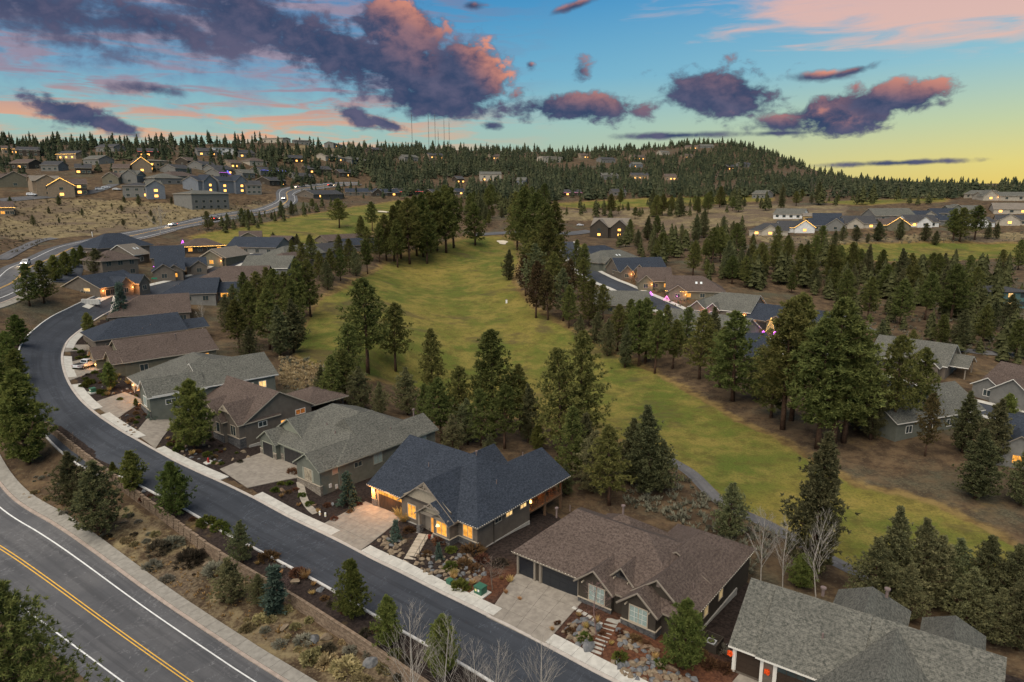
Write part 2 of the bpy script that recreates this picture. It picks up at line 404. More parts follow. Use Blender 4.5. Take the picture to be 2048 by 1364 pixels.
DRY = [PXPOLY(p) for p in [
    [(0,395),(180,398),(380,410),(470,412),(560,400),(570,412),(440,432),(300,456),(170,472),(60,480),(0,478)],
    [(1075,420),(1300,418),(1530,408),(1700,412),(1690,432),(1500,452),(1350,470),(1240,440),(1090,440)],
    [(1480,470),(1700,475),(2047,462),(2047,482),(1700,486),(1560,492)],
    [(548,296),(640,288),(705,292),(690,320),(600,318),(560,308)],
    [(560,712),(640,725),(655,760),(600,785),(555,770)]]]
STREAMY = PXPOLY([(1640,545),(2047,560),(2047,720),(1850,710),(1700,650)])
def resample(pts, step):
    pts = np.array(pts, float); out = [pts[0]]
    seg = np.linalg.norm(np.diff(pts, axis=0), axis=1); cum = np.r_[0, np.cumsum(seg)]
    n = max(2, int(cum[-1] / step) + 1)
    s = np.linspace(0, cum[-1], n)
    return np.stack([np.interp(s, cum, pts[:, k]) for k in range(pts.shape[1])], -1)
def smoothline(pts, it=2):
    pts = np.array(pts, float)
    for _ in range(it):
        q = [pts[0]]
        for a, b in zip(pts[:-1], pts[1:]): q += [a * .75 + b * .25, a * .25 + b * .75]
        q.append(pts[-1]); pts = np.array(q)
    return pts
# street edges from the photograph, put on the terrain
R_PX = [(1700,1612),(1400,1456),(1200,1351),(1089,1293),(982,1237),(649,1069),(513,1001),(444,967),(342,919),(273,883),(219,850),(178,820),(150,792),(130,758),(121,724),(123,700),(137,676),(161,655),(200,632),(240,612)]
RE = smoothline([at_z(*p, 0)[:2] if p[1] > 1100 else G(*p)[:2] for p in R_PX], 2)
RE = resample(RE, 1.0)                     # travels from lower right to upper left; street lies on its left
def build_ground():
    fine = GTH; co = np.radians(np.linspace(44, 316, 60)[1:-1])
    th = np.concatenate([fine, co]); nt = len(th)
    rr = np.concatenate([np.array([.5, 8, 16, 22, 28, 33, 38, 42]), GRR, np.array([4500, 7000, 12000])])
    TH, RR = np.meshgrid(th, rr); X = RR * np.sin(TH); Y = RR * np.cos(TH)
    Xf, Yf = X.ravel(), Y.ravel()
    fwd = (Yf > 5) & (np.abs(np.arctan2(Xf, Yf)) < R(80)) & (RR.ravel() < 3300)
    Z = np.full(Xf.shape, -1.0); Z[fwd] = h(Xf[fwd], Yf[fwd])
    # the part behind the camera eases to a plain
    a = np.clip((np.abs(np.arctan2(Xf, Yf)) - R(46)) / R(34), 0, 1); Z = Z * (1 - a) + (-1.0) * a
    far = RR.ravel() > 3300; Z[far] = 40.0
    nr = len(rr); f = []
    idx = np.arange(nr * nt).reshape(nr, nt)
    A = idx[:-1]; Bq = idx[1:]; A2 = np.roll(A, -1, 1); B2 = np.roll(Bq, -1, 1)
    faces = np.stack([A, A2, B2, Bq], -1).reshape(-1, 4)
    me = bpy.data.meshes.new('ground')
    me.vertices.add(nr * nt); me.vertices.foreach_set('co', np.stack([Xf, Yf, Z], -1).ravel())
    nf = len(faces); me.loops.add(nf * 4); me.loops.foreach_set('vertex_index', faces[:, ::-1].ravel().astype(np.int32))
    me.polygons.add(nf); me.polygons.foreach_set('loop_start', (np.arange(nf) * 4).astype(np.int32))
    me.polygons.foreach_set('loop_total', np.full(nf, 4, np.int32)); me.polygons.foreach_set('use_smooth', np.ones(nf, bool))
    me.update(calc_edges=True)
    g = inpoly(Xf, Yf, FAIRWAY).astype(float)
    g2 = np.zeros_like(g)
    for p in GREENS: g2 = np.maximum(g2, inpoly(Xf, Yf, p))
    d = np.zeros_like(g)
    for p in DRY: d = np.maximum(d, inpoly(Xf, Yf, p))
    d = np.maximum(d, .0)
    # planted beds of dark bark along the near street
    S = (np.stack([Xf, Yf], -1) - ORG) @ SD; Tq = (np.stack([Xf, Yf], -1) - ORG) @ TD
    mu = ((Tq > 1.5) & (Tq < 26) & (S > -60) & (S < 75)).astype(float)
    dw, sw = seg_dist(Xf, Yf, WALL)
    mu = np.maximum(mu, ((sw < 0) & (dw < 4.5) & (Tq < -6)).astype(float))
    dr_, sr_ = seg_dist(Xf, Yf, RE[::4]); mu = np.maximum(mu, ((sr_ > 0) & (dr_ > 1.6) & (dr_ < 10) & (RR.ravel() < 230)).astype(float))
    d = np.maximum(d, ((sw > 0) & (dw < 8.5) & (Tq < -9) & (Xf > -58)).astype(float) * .55)
    redm = np.exp(-(((S - 33) / 9) ** 2 + ((Tq - 5) / 4) ** 2)) + np.exp(-(((S - 11.5) / 2.2) ** 2 + ((Tq - 5) / 4) ** 2))
    def soften(arr, n):
        q = arr.reshape(nr, nt).copy()
        for _ in range(n):
            q[1:-1] = (q[:-2] + 2 * q[1:-1] + q[2:]) / 4; q = (np.roll(q, 1, 1) + 2 * q + np.roll(q, -1, 1)) / 4
        return q.ravel()
    g = soften(g, 16); g2 = soften(g2, 3); d = soften(d, 6)
    for nm, arr in (('fairway', np.maximum(g, g2)), ('dry', d), ('bark', mu), ('redbark', np.clip(redm * 1.5, 0, 1))):
        at = me.attributes.new(nm, 'FLOAT', 'POINT'); at.data.foreach_set('value', arr.astype(np.float32))
    m = bpy.data.materials.new('ground'); m.use_nodes = True; T = NT(m.node_tree); b = T.n['Principled BSDF']
    b.inputs['Roughness'].default_value = .95; b.inputs['Specular IOR Level'].default_value = .1
    geo = T.node('ShaderNodeNewGeometry'); P = geo.outputs['Position']
    def A_(n): q = T.node('ShaderNodeAttribute', attribute_name=n); return q.outputs['Fac']
    n1 = T.noise(P, .045, 6, .64, .1); n2 = T.noise(P, .35, 5, .65); n3 = T.noise(P, 2.6, 4, .7); n0 = T.noise(P, .012, 4, .55)
    # rough ground: bare soil, needles, bunch grass, grey sage
    soil = T.mix(T.smooth(n2, .35, .68), (.046, .031, .020), (.115, .078, .045))
    soil = T.mix(T.m('MULTIPLY', T.smooth(n3, .52, .70), .55), soil, (.150, .125, .078))
    soil = T.mix(T.smooth(n1, .50, .72), soil, T.mix(T.smooth(n3, .4, .6), (.050, .050, .034), (.095, .090, .060)))
    dry = T.mix(T.smooth(n2, .36, .64), (.110, .085, .045), (.215, .172, .095))
    dry = T.mix(T.smooth(n1, .44, .60), dry, T.mix(T.smooth(n3, .42, .6), (.080, .058, .042), (.150, .115, .075)))
    dry = T.mix(T.smooth(n3, .60, .74), dry, (.085, .083, .060))
    n4 = T.noise(P, .10, 6, .68, .15)
    n5 = T.noise(P, 9.0, 3, .7)
    grass = T.mix(T.smooth(n0, .40, .60), (.084, .104, .018), (.190, .155, .034))
    grass = T.mix(T.smooth(n1, .38, .60), (.072, .102, .016), grass)
    grass = T.mix(T.m('MULTIPLY', T.smooth(n4, .42, .62), .62), grass, (.250, .190, .052))
    grass = T.mix(T.m('MULTIPLY', T.smooth(n2, .46, .68), .65), grass, (.072, .062, .016))
    grass = T.mix(T.m('MULTIPLY', T.smooth(n3, .40, .68), .50), grass, (.042, .042, .012))
    grass = T.mix(T.m('MULTIPLY', T.smooth(n5, .45, .70), .35), grass, (.200, .165, .062))
    # worn dirt patches in the turf
    wv = T.node('ShaderNodeMapping'); T.l.new(P, wv.inputs[0]); wv.inputs['Scale'].default_value = (1, 1.8, 1)
    worn = T.smooth(T.noise(wv.outputs[0], .034, 6, .66, .3), .53, .64)
    grass = T.mix(T.m('MULTIPLY', worn, .78), grass, T.mix(T.smooth(n3, .4, .65), (.055, .044, .022), (.105, .082, .036)))
    bark = T.mix(T.smooth(n3, .35, .65), (.016, .012, .011), (.040, .030, .026))
    red = T.mix(T.smooth(n3, .35, .65), (.060, .026, .016), (.125, .055, .030))
    bark = T.mix(A_('redbark'), bark, red)
    def edge(name, k=.5):
        a = T.m('ADD', A_(name), T.m('MULTIPLY', T.m('SUBTRACT', n2, .5), k)); a = T.m('ADD', a, T.m('MULTIPLY', T.m('SUBTRACT', n3, .5), k * .6))
        return T.smooth(a, .42, .62)
    c = T.mix(edge('dry', .8), soil, dry); c = T.mix(edge('bark', .6), c, bark); fa = T.m('ADD', A_('fairway'), T.m('MULTIPLY', T.m('SUBTRACT', n4, .5), .9)); fa = T.m('ADD', fa, T.m('MULTIPLY', T.m('SUBTRACT', n2, .5), .5))
    gold = T.mix(T.smooth(n2, .35, .65), (.100, .066, .027), (.190, .135, .052))
    c = T.mix(T.smooth(fa, .08, .36), c, gold); c = T.mix(T.smooth(fa, .42, .66), c, grass)
    T.put(b.inputs['Base Color'], c)
    bn = T.node('ShaderNodeBump'); bn.inputs['Strength'].default_value = .5; bn.inputs['Distance'].default_value = .25
    T.put(bn.inputs['Height'], T.m('ADD', n3, T.m('MULTIPLY', n2, .8))); T.l.new(bn.outputs[0], b.inputs['Normal'])
    me.materials.append(m)
    structure(link('ground', me))
build_ground()
# ---------------------------------------------------------------- ribbons laid on the terrain
def normals(line):
    d = np.gradient(line, axis=0); d /= np.linalg.norm(d, axis=1)[:, None] + 1e-9
    return np.stack([-d[:, 1], d[:, 0]], -1)
def lift(x, y, k): return h(x, y) + k + np.hypot(x, y) * .00035
def ribbon(name, line, o0, o1, dz, m, parent=None, nx=2, ws=None):
    """surface between offsets o0 and o1 (left of travel positive) of a centre line"""
    N = normals(line); V = []; F_ = []
    for j in range(nx + 1):
        o = o0 + (o1 - o0) * j / nx
        p = line + N * (o if ws is None else (o * ws)[:, None]); z = lift(p[:, 0], p[:, 1], dz); V.append(np.c_[p, z])
    V = np.stack(V, 1).reshape(-1, 3); w = nx + 1
    for i in range(len(line) - 1):
        for j in range(nx): F_.append([i*w+j, (i+1)*w+j, (i+1)*w+j+1, i*w+j+1])
    # make faces look up
    a, b, c = V[F_[0][0]], V[F_[0][1]], V[F_[0][2]]
    if np.cross(b - a, c - b)[2] < 0: F_ = [f[::-1] for f in F_]
    o = mesh_obj(name, V, F_, m, parent, smooth=True); uvl = o.data.uv_layers.new(name='UVMap'); arc = np.r_[0, np.cumsum(np.linalg.norm(np.diff(line, axis=0), axis=1))]
    for l in o.data.loops: i, j = divmod(l.vertex_index, w); uvl.data[l.index].uv = (o0 + (o1 - o0) * j / nx, arc[i])
    return o
def strip3d(name, line, o0, o1, z0, z1, m, parent=None, ws=None):
    """raised strip with vertical sides: kerb, rail, wall"""
    N = normals(line); V = []
    for o, z in ((o0, z0), (o0, z1), (o1, z1), (o1, z0)):
        w_ = 1.0 if ws is None else ws[:, None]; p = line + N * o * w_; c = lift(*(line + N * (o0 + o1) / 2 * w_).T, 0); V.append(np.c_[p, c + z])
    V = np.stack(V, 1).reshape(-1, 3); F_ = []
    for i in range(len(line) - 1):
        for j in range(3): F_.append([i*4+j, i*4+j+1, (i+1)*4+j+1, (i+1)*4+j])
    F_ += [[0, 3, 2, 1], [len(V)-4, len(V)-3, len(V)-2, len(V)-1]]
    return mesh_obj(name, V, F_, m, parent)
def asphalt(name, c1, c2, rough=.85):
    m = bpy.data.materials.new(name); m.use_nodes = True; T = NT(m.node_tree); b = T.n['Principled BSDF']
    geo = T.node('ShaderNodeNewGeometry'); P = geo.outputs['Position']
    n1 = T.noise(P, .12, 4, .6); n2 = T.noise(P, 3.0, 5, .7); n3 = T.noise(P, 25, 2, .5)
    c = T.mix(T.smooth(n1, .3, .7), c1, c2); c = T.mix(T.m('MULTIPLY', T.smooth(n2, .45, .7), .3), c, tuple(x * .7 for x in c1))
    c = T.mix(T.m('MULTIPLY', T.smooth(n3, .5, .75), .3), c, tuple(x * 1.7 for x in c2))
    # wheel tracks and drag marks run along the road
    uv = T.node('ShaderNodeUVMap'); uv.uv_map = 'UVMap'; mp = T.node('ShaderNodeMapping'); T.l.new(uv.outputs[0], mp.inputs[0]); mp.inputs['Scale'].default_value = (1.1, .035, 1)
    tr = T.noise(mp.outputs[0], 1.0, 4, .6); c = T.mix(T.m('MULTIPLY', T.smooth(tr, .44, .66), .55), c, tuple(x * .62 for x in c1))
    mp2 = T.node('ShaderNodeMapping'); T.l.new(uv.outputs[0], mp2.inputs[0]); mp2.inputs['Scale'].default_value = (.10, .22, 1); mp2.inputs['Location'].default_value = (3.3, 1.7, 0)
    ck = T.noise(mp2.outputs[0], 1.0, 5, .7, .4); c = T.mix(T.m('MULTIPLY', T.smooth(T.m('ABSOLUTE', T.m('SUBTRACT', ck, .5)), .007, .0), .5), c, tuple(x * 2.0 for x in c2))
    T.put(b.inputs['Base Color'], c); b.inputs['Roughness'].default_value = rough; b.inputs['Specular IOR Level'].default_value = .25
    return m
M_STREET = asphalt('street_asphalt', (.031, .036, .045), (.046, .052, .063))
M_HIGH = asphalt('highway_asphalt', (.070, .072, .078), (.102, .102, .106))
M_PATH = asphalt('path_asphalt', (.075, .075, .08), (.12, .118, .12))
M_WHITE = mat('road_paint_white', (.62, .63, .62), .7, .2, .12, 2.0, coord='Object')
M_YELLOW = mat('road_paint_yellow', (.62, .36, .06), .7, .2, .12, 2.0)
def concrete(name, c1, c2):
    return mat(name, c1, .88, .2, color2=c2, nscale=1.3, bump=.15, bscale=9)
M_WALK = concrete('sidewalk_concrete', (.36, .35, .32), (.46, .45, .41))
M_CURB = concrete('curb_concrete', (.34, .31, .28), (.43, .39, .35))
M_DRIVE = concrete('driveway_concrete', (.185, .165, .140), (.255, .230, .195))
M_OLDWALK = concrete('highway_walk_concrete', (.20, .188, .165), (.27, .255, .225))
STREET_W = 7.2
def build_street():
    road = ribbon('street', RE, .0, STREET_W, .02, M_STREET, nx=6); structure(road)
    cu = structure(strip3d('curb_and_gutter', RE, -.45, 0.0, -.1, .07, M_CURB))
    cl = structure(strip3d('far_curb', RE, STREET_W, STREET_W + .28, -.1, .13, mat('pale_curb', (.50, .49, .47), .85, .2, .1, 2)))
build_street()
def near_index(line, p): return int(np.argmin(((line - np.asarray(p)[:2]) ** 2).sum(1)))
def build_highway():
    pts = [at_z(760, 1632, -1.7)[:2], at_z(382, 1364, -1.7)[:2], at_z(191, 1229, -1.7)[:2], at_z(0, 1095, -1.6)[:2]]
    end = [G(*p)[:2] for p in [(14,581),(57,533),(126,502),(215,480),(307,462),(370,450),(427,438),(490,429),(533,421),(563,411),(576,402),(574,394),(570,387),(580,381),(600,376),(650,370),(720,368)]]
    a, b = pts[-1], end[0]
    pts += [a + np.array([-21, 15]), a + np.array([-40, 35]), b + np.array([-3, -28])]
    C = resample(smoothline(pts + end, 3), 1.6)
    ws = .80 + .20 * np.clip((-C[:, 0] - 30) / 40, 0, 1)          # the carriageway widens a little towards the bend
    hw = structure(ribbon('highway', C, -6.3, 6.6, .03, M_HIGH, nx=10, ws=ws))
    near = C
    for nm, o0, o1, m in (('yellow_centre_line', -.26, -.12, M_YELLOW), ('yellow_centre_line', .12, .26, M_YELLOW), ('white_edge_line', -4.52, -4.34, M_WHITE), ('white_edge_line', 4.34, 4.52, M_WHITE)):
        ribbon(nm, near, o0, o1, .045, m, hw, nx=1, ws=ws)
    n = near_index(C, G(330, 458))
    N = C[:n]
    structure(strip3d('highway_curb', N, -6.75, -6.3, -.1, .13, mat('highway_curb_concrete', (.33, .27, .23), .85, .2, .15, 1.5), ws=ws[:n]))
    # highway sidewalk: slabs of 1.9 m
    k = near_index(C, G(60, 556)); L = resample(C[:k], 1.9); Nn = normals(L)
    sw = structure(empty('highway_sidewalk', (0, 0, 0)))
    for i in range(len(L) - 1):
        q = []
        for j, o in ((i, -6.77), (i + 1, -6.77), (i + 1, -8.55), (i, -8.55)):
            p = L[j] + Nn[j] * o * (.80 + .20 * min(max((-L[j][0] - 30) / 40, 0), 1)); q.append(p)
        slab('slab', q, .13, M_OLDWALK, sw, gap=.02)
    return C
def slab(name, q, dz, m, parent, gap=.02, thick=.25, zs=None):
    """one slab from four ground points (any winding), shrunk by the joint width"""
    q = np.array(q); c = q.mean(0)
    z = lift(q[:, 0], q[:, 1], dz) if zs is None else np.array(zs)
    e = q + (c - q) / np.linalg.norm(c - q, axis=1)[:, None] * gap
    V = [(*p, zz) for p, zz in zip(e, z)] + [(*p, zz - thick) for p, zz in zip(e, z)]
    area = np.cross(q[1] - q[0], q[2] - q[0]) if False else (q[1][0]-q[0][0])*(q[2][1]-q[0][1])-(q[1][1]-q[0][1])*(q[2][0]-q[0][0])
    F_ = [[0,1,2,3],[0,4,5,1],[1,5,6,2],[2,6,7,3],[3,7,4,0]]
    if area < 0: F_ = [f[::-1] for f in F_]
    return mesh_obj(name, V, F_, m, parent)
HIGH = build_highway()
WALKSEG = [((1420,1468),(1089,1291)),((982,1233),(725,1098)),((668,1073),(512,993)),((444,960),(311,900)),((270,876),(197,832)),((183,820),(139,770)),((132,755),(121,712)),((124,695),(150,660))]
def build_sidewalk():
    sw = structure(empty('sidewalk', (0, 0, 0)))
    for a, b in WALKSEG:
        pa = at_z(*a, 0)[:2] if a[1] > 1100 else G(*a)[:2]
        i, j = near_index(RE, pa), near_index(RE, G(*b)[:2])
        L = RE[min(i, j):max(i, j) + 1]; L = resample(L, 1.52); Nn = normals(L)
        for k in range(len(L) - 1):
            slab('slab', [L[k] - Nn[k] * .47, L[k+1] - Nn[k+1] * .47, L[k+1] - Nn[k+1] * 2.0, L[k] - Nn[k] * 2.0], .085, M_WALK, sw, gap=.018)
build_sidewalk()
DRIVES = []
def driveway(corners, nu, nv, label_z=None, m=None, kid='slab'):
    """corners: near-left, near-right, far-right, far-left as (x, y) ; optional far-edge heights"""
    d = structure(empty('driveway', (0, 0, 0)))
    A_, B_, C_, D_ = [np.array(c, float) for c in corners]; DRIVES.append([A_, B_, C_, D_])
    f = lambda u, v: (A_ * (1-u) + B_ * u) * (1-v) + (D_ * (1-u) + C_ * u) * v
    for i in range(nu):
        for j in range(nv):
            q = [f(i/nu, j/nv), f((i+1)/nu, j/nv), f((i+1)/nu, (j+1)/nv), f(i/nu, (j+1)/nv)]
            slab(kid, q, .06, m or M_DRIVE, d, gap=.02)
    return d
driveway([ST(-15.6,.0), ST(-6.3,.0), ST(-7.9,9.6), ST(-16.5,9.6)], 4, 4)
driveway([ST(15.2,.0), ST(22.9,.0), ST(22.3,9.0), ST(12.6,9.0)], 4, 4)
driveway([ST(-41,.6), ST(-32.2,.1), ST(-29.3,10.2), ST(-43.3,9.6)], 4, 3)
for a, b, c, d in [((311,898),(270,868),(303,828),(352,842)), ((183,808),(232,840),(290,802),(250,785)), ((139,762),(124,728),(190,714),(215,735)), ((122,705),(128,690),(176,690),(185,700))]:
    P = [G(*a)[:2], G(*b)[:2], G(*c)[:2], G(*d)[:2]]
    driveway([P[1], P[0], P[3], P[2]], 3, 3)
driveway([ST(39.5,.0), ST(47.5,.0), ST(47.5,8.2), ST(40,8.2)], 3, 3)
# cart path and the streets farther off
def pxroad(name, pts, w, m, dz=.03, n=2, walk=False):
    L = resample(smoothline([G(*p)[:2] for p in pts], 2), 1.5)
    if walk:
        for a, b in ((-w / 2 - 1.9, -w / 2 - .02), (w / 2 + .02, w / 2 + 1.9)): structure(ribbon('far_sidewalk', L, a, b, dz + .1, M_WALK, nx=1))
    return structure(ribbon(name, L, -w / 2, w / 2, dz, m, nx=n))
pxroad('cart_path', [(1325,912),(1345,924),(1382,945),(1410,975),(1440,1005),(1480,1026),(1530,1046),(1600,1086),(1700,1140),(1800,1185)], 2.5, M_PATH)
pxroad('far_street', [(1132,484),(1142,505),(1165,535),(1200,560),(1250,578),(1300,602),(1400,650),(1540,692),(1660,722),(1760,762),(1880,798),(1990,826),(2100,850)], 7.5, M_STREET, .05, walk=True)
pxroad('upper_street', [(205,628),(250,604),(300,585),(345,570),(420,548),(480,520),(560,500),(620,497)], 7.0, M_STREET, .05, walk=True)
pxroad('side_street', [(130,566),(136,548),(147,526),(165,518),(185,517)], 7.0, M_STREET, .06)
pxroad('hill_street', [(0,402),(60,396),(120,392),(170,388),(210,378),(235,366)], 6.5, M_HIGH, .1)
pxroad('gravel_lane', [(0,520),(40,500),(70,483),(110,477)], 4.5, M_PATH, .08)
pxroad('clubhouse_road', [(940,470),(1010,466),(1080,466),(1130,470),(1180,462)], 6.5, M_HIGH, .1)
pxroad('meadow_road', [(1680,632),(1740,662),(1830,690),(1950,705),(2100,715)], 4.0, M_PATH, .08)
# sand bunkers
def bunker(px, py, rx, ry, label):
    c = G(px, py); V = [(0, 0, .16)]; n = 18
    sx = rx * c[1] / F; sy = ry * c[1] / F * 5
    for k in range(n):
        a = 2 * math.pi * k / n; r = 1 + .18 * math.sin(3 * a + px) + .1 * math.sin(5 * a)
        x, y = sx * r * math.cos(a), sy * r * math.sin(a); V.append((x, y, float(h(c[0] + x, c[1] + y)) - c[2] + .22))
    o = mesh_obj('sand_bunker', V, [[0, k + 1, (k + 1) % n + 1] for k in range(n)], mat('bunker_sand', (.52, .46, .36), .95, .1, .1, 1))
    o.location = c; structure(o); o['label'] = label
bunker(1005, 485, 10, 3, 'pale sand bunker beside the far green of the fairway')
bunker(768, 424, 14, 2, 'pale sand bunker on the upper left green')
# ---------------------------------------------------------------- retaining wall of split-face blocks
def build_wall():
    L = resample(WALL, .46); Nn = normals(L)
    w = empty('retaining_wall', (*L[len(L)//2], float(h(*L[len(L)//2]))), 0, 'long tan block retaining wall stepping along the planted strip above the highway', 'retaining wall')
    inv = w.matrix_basis.copy(); base = np.array(w.location)
    mats = [mat('wall_block_%d' % i, c, .95, .1, .22, 4, bump=.4, bscale=14) for i, c in enumerate([(.165,.122,.088),(.195,.148,.108),(.140,.103,.075)])]
    mes = []
    for m in mats:
        b = MB().box(-.228, .228, -.14, .14, 0, .148); me = bpy.data.meshes.new('block'); me.from_pydata(b.v, [], b.f); me.materials.append(m); mes.append(me)
    cap = []
    for m in mats[:2]:
        b = MB().box(-.229, .229, -.17, .17, 0, .09); me = bpy.data.meshes.new('cap_block'); me.from_pydata(b.v, [], b.f); me.materials.append(m); cap.append(me)
    items = []
    zt = None
    for i in range(len(L) - 1):
        p = (L[i] + L[i+1]) / 2; n = Nn[i]
        top = float(h(*(p + n * .6))) + .12; bot = float(h(*(p - n * .5)))
        if zt is None or abs(top - zt) > .11: zt = round(top / .15) * .15
        a = math.atan2(*(L[i+1] - L[i])[::-1])
        nc = int((zt - bot) / .15) + 2
        items.append((p, zt, a, cap[i % 2], 'cap_block'))
        for c in range(nc):
            q = p + (L[i+1] - L[i]) * (.5 if c % 2 else 0) - n * .02 * c + n * random.uniform(-.012, .012)
            items.append((q, zt - .15 * (c + 1), a, mes[random.randrange(3)], 'block'))
    items.sort(key=lambda it: it[0][0] ** 2 + it[0][1] ** 2)
    inview = [it for it in items if 0 < proj((*it[0], it[1]))[0] < 2048 and proj((*it[0], it[1]))[1] < 1390]
    rest = [it for it in items if not any(it is q for q in [])]
    chosen = set(map(id, inview[:300]))
    sv = MB(); sm = []
    for it in items:
        p, z, a, me, nm = it
        if id(it) in chosen:
            o = link(nm, me, w); o.location = (p[0] - base[0], p[1] - base[1], z - base[2]); o.rotation_euler = (0, 0, a)
        else:
            M = Matrix.Translation((p[0] - base[0], p[1] - base[1], z - base[2])) @ Matrix.Rotation(a, 4, 'Z')
            sv.add([M @ v.co for v in me.vertices], [list(f.vertices) for f in me.polygons], mats.index(me.materials[0]))
    o = sv.obj('blocks', mats, w); stuff(o)
build_wall()
# ---------------------------------------------------------------- house materials
def mat_roof(name, c1, c2, c3):
    if name in MATS: return MATS[name]
    m = bpy.data.materials.new(name); m.use_nodes = True; T = NT(m.node_tree); b = T.n['Principled BSDF']
    uv = T.node('ShaderNodeUVMap'); uv.uv_map = 'UVMap'
    br = T.node('ShaderNodeTexBrick'); T.l.new(uv.outputs[0], br.inputs['Vector'])
    br.inputs['Color1'].default_value = (*c1, 1); br.inputs['Color2'].default_value = (*c2, 1); br.inputs['Mortar'].default_value = (*[x * .55 for x in c1], 1)
    br.inputs['Scale'].default_value = 1.0; br.inputs['Brick Width'].default_value = .42; br.inputs['Row Height'].default_value = .16
    br.inputs['Mortar Size'].default_value = .012; br.inputs['Bias'].default_value = .0; br.offset = .37
    n1 = T.noise(uv.outputs[0], 3.4, 4, .8); n2 = T.noise(uv.outputs[0], .35, 3, .6)
    c = T.mix(T.smooth(n1, .40, .66), br.outputs[0], c3); c = T.mix(T.m('MULTIPLY', T.smooth(n2, .35, .7), .25), c, tuple(x * .75 for x in c1))
    T.put(b.inputs['Base Color'], c); b.inputs['Roughness'].default_value = .92; b.inputs['Specular IOR Level'].default_value = .2
    bn = T.node('ShaderNodeBump'); bn.inputs['Strength'].default_value = .6; bn.inputs['Distance'].default_value = .04
    T.l.new(br.outputs['Fac'], bn.inputs['Height']); bn.invert = True; T.l.new(bn.outputs[0], b.inputs['Normal'])
    MATS[name] = m; return m
def mat_wall(name, c):
    if name in MATS: return MATS[name]
    m = bpy.data.materials.new(name); m.use_nodes = True; T = NT(m.node_tree); b = T.n['Principled BSDF']
    tc = T.node('ShaderNodeTexCoord'); sp = T.node('ShaderNodeSeparateXYZ'); T.l.new(tc.outputs['Object'], sp.inputs[0])
    saw = T.m('FRACT', T.m('MULTIPLY', sp.outputs[2], 5.6)); nz = T.noise(tc.outputs['Object'], 1.1, 4, .6)
    col = T.mix(T.smooth(nz, .3, .7), tuple(x * .88 for x in c), tuple(x * 1.08 for x in c))
    T.put(b.inputs['Base Color'], col); b.inputs['Roughness'].default_value = .85; b.inputs['Specular IOR Level'].default_value = .2
    bn = T.node('ShaderNodeBump'); bn.inputs['Strength'].default_value = .5; bn.inputs['Distance'].default_value = .03
    T.put(bn.inputs['Height'], saw); T.l.new(bn.outputs[0], b.inputs['Normal'])
    MATS[name] = m; return m
def mat_stone(name, c1, c2):
    if name in MATS: return MATS[name]
    m = bpy.data.materials.new(name); m.use_nodes = True; T = NT(m.node_tree); b = T.n['Principled BSDF']
    tc = T.node('ShaderNodeTexCoord'); mp = T.node('ShaderNodeMapping'); T.l.new(tc.outputs['Object'], mp.inputs[0]); mp.inputs['Scale'].default_value = (2.2, 2.2, 5.5)
    vo = T.node('ShaderNodeTexVoronoi'); T.l.new(mp.outputs[0], vo.inputs['Vector']); vo.inputs['Scale'].default_value = 1.0
    v2 = T.node('ShaderNodeTexVoronoi', feature='DISTANCE_TO_EDGE'); T.l.new(mp.outputs[0], v2.inputs['Vector']); v2.inputs['Scale'].default_value = 1.0
    sp = T.node('ShaderNodeSeparateXYZ'); T.l.new(vo.outputs['Color'], sp.inputs[0])
    c = T.mix(sp.outputs[0], c1, c2); e = T.smooth(v2.outputs['Distance'], .0, .10)
    T.put(b.inputs['Base Color'], T.mix(e, tuple(x * .4 for x in c1), c)); b.inputs['Roughness'].default_value = .9
    bn = T.node('ShaderNodeBump'); bn.inputs['Strength'].default_value = .9; bn.inputs['Distance'].default_value = .05
    T.put(bn.inputs['Height'], e); T.l.new(bn.outputs[0], b.inputs['Normal'])
    MATS[name] = m; return m
ROOF = dict(navy=mat_roof('navy_shingles', (.015, .020, .029), (.033, .041, .057), (.046, .056, .075)),
            brown=mat_roof('brown_shingles', (.050, .036, .030), (.098, .073, .062), (.128, .099, .084)),
            gray=mat_roof('gray_shingles', (.052, .055, .048), (.112, .112, .098), (.160, .155, .134)),
            tan=mat_roof('tan_shingles', (.130, .112, .092), (.190, .165, .138), (.215, .19, .16)),
            dark=mat_roof('charcoal_shingles', (.032, .033, .036), (.055, .056, .060), (.070, .070, .074)))
WALLM = dict(taupe=mat_wall('taupe_siding', (.135, .113, .092)), green=mat_wall('grey_green_siding', (.135, .142, .118)), brown=mat_wall('dark_brown_siding', (.052, .043, .034)),
             gray=mat_wall('grey_siding', (.165, .162, .150)), beige=mat_wall('beige_siding', (.36, .32, .26)), white=mat_wall('white_siding', (.62, .62, .60)), olive=mat_wall('olive_siding', (.15, .135, .095)),
             blue=mat_wall('blue_grey_siding', (.16, .175, .195)), teal=mat_wall('teal_siding', (.07, .13, .13)), raw=mat_wall('raw_sheathing', (.42, .27, .10)), tan=mat_wall('tan_siding', (.26, .20, .14)))
TRIM = dict(taupe=mat('taupe_trim', (.21, .18, .145), .75), white=mat('white_trim', (.62, .60, .55), .7), dark=mat('dark_trim', (.05, .042, .036), .75), green=mat('sage_trim', (.24, .245, .20), .75), tan=mat('tan_trim', (.36, .31, .24), .75))
M_STONE = mat_stone('grey_ledge_stone', (.075, .072, .072), (.175, .165, .155)); M_STONE2 = mat_stone('dark_ledge_stone', (.05, .05, .054), (.12, .115, .112)); M_STONE3 = mat_stone('tan_ledge_stone', (.15, .125, .10), (.27, .235, .19))
M_GLASS = mat('window_glass', (.035, .048, .05), .08, .6); M_GLASSB = mat('blinds_behind_glass', (.26, .33, .31), .15, .5, .15, 6)
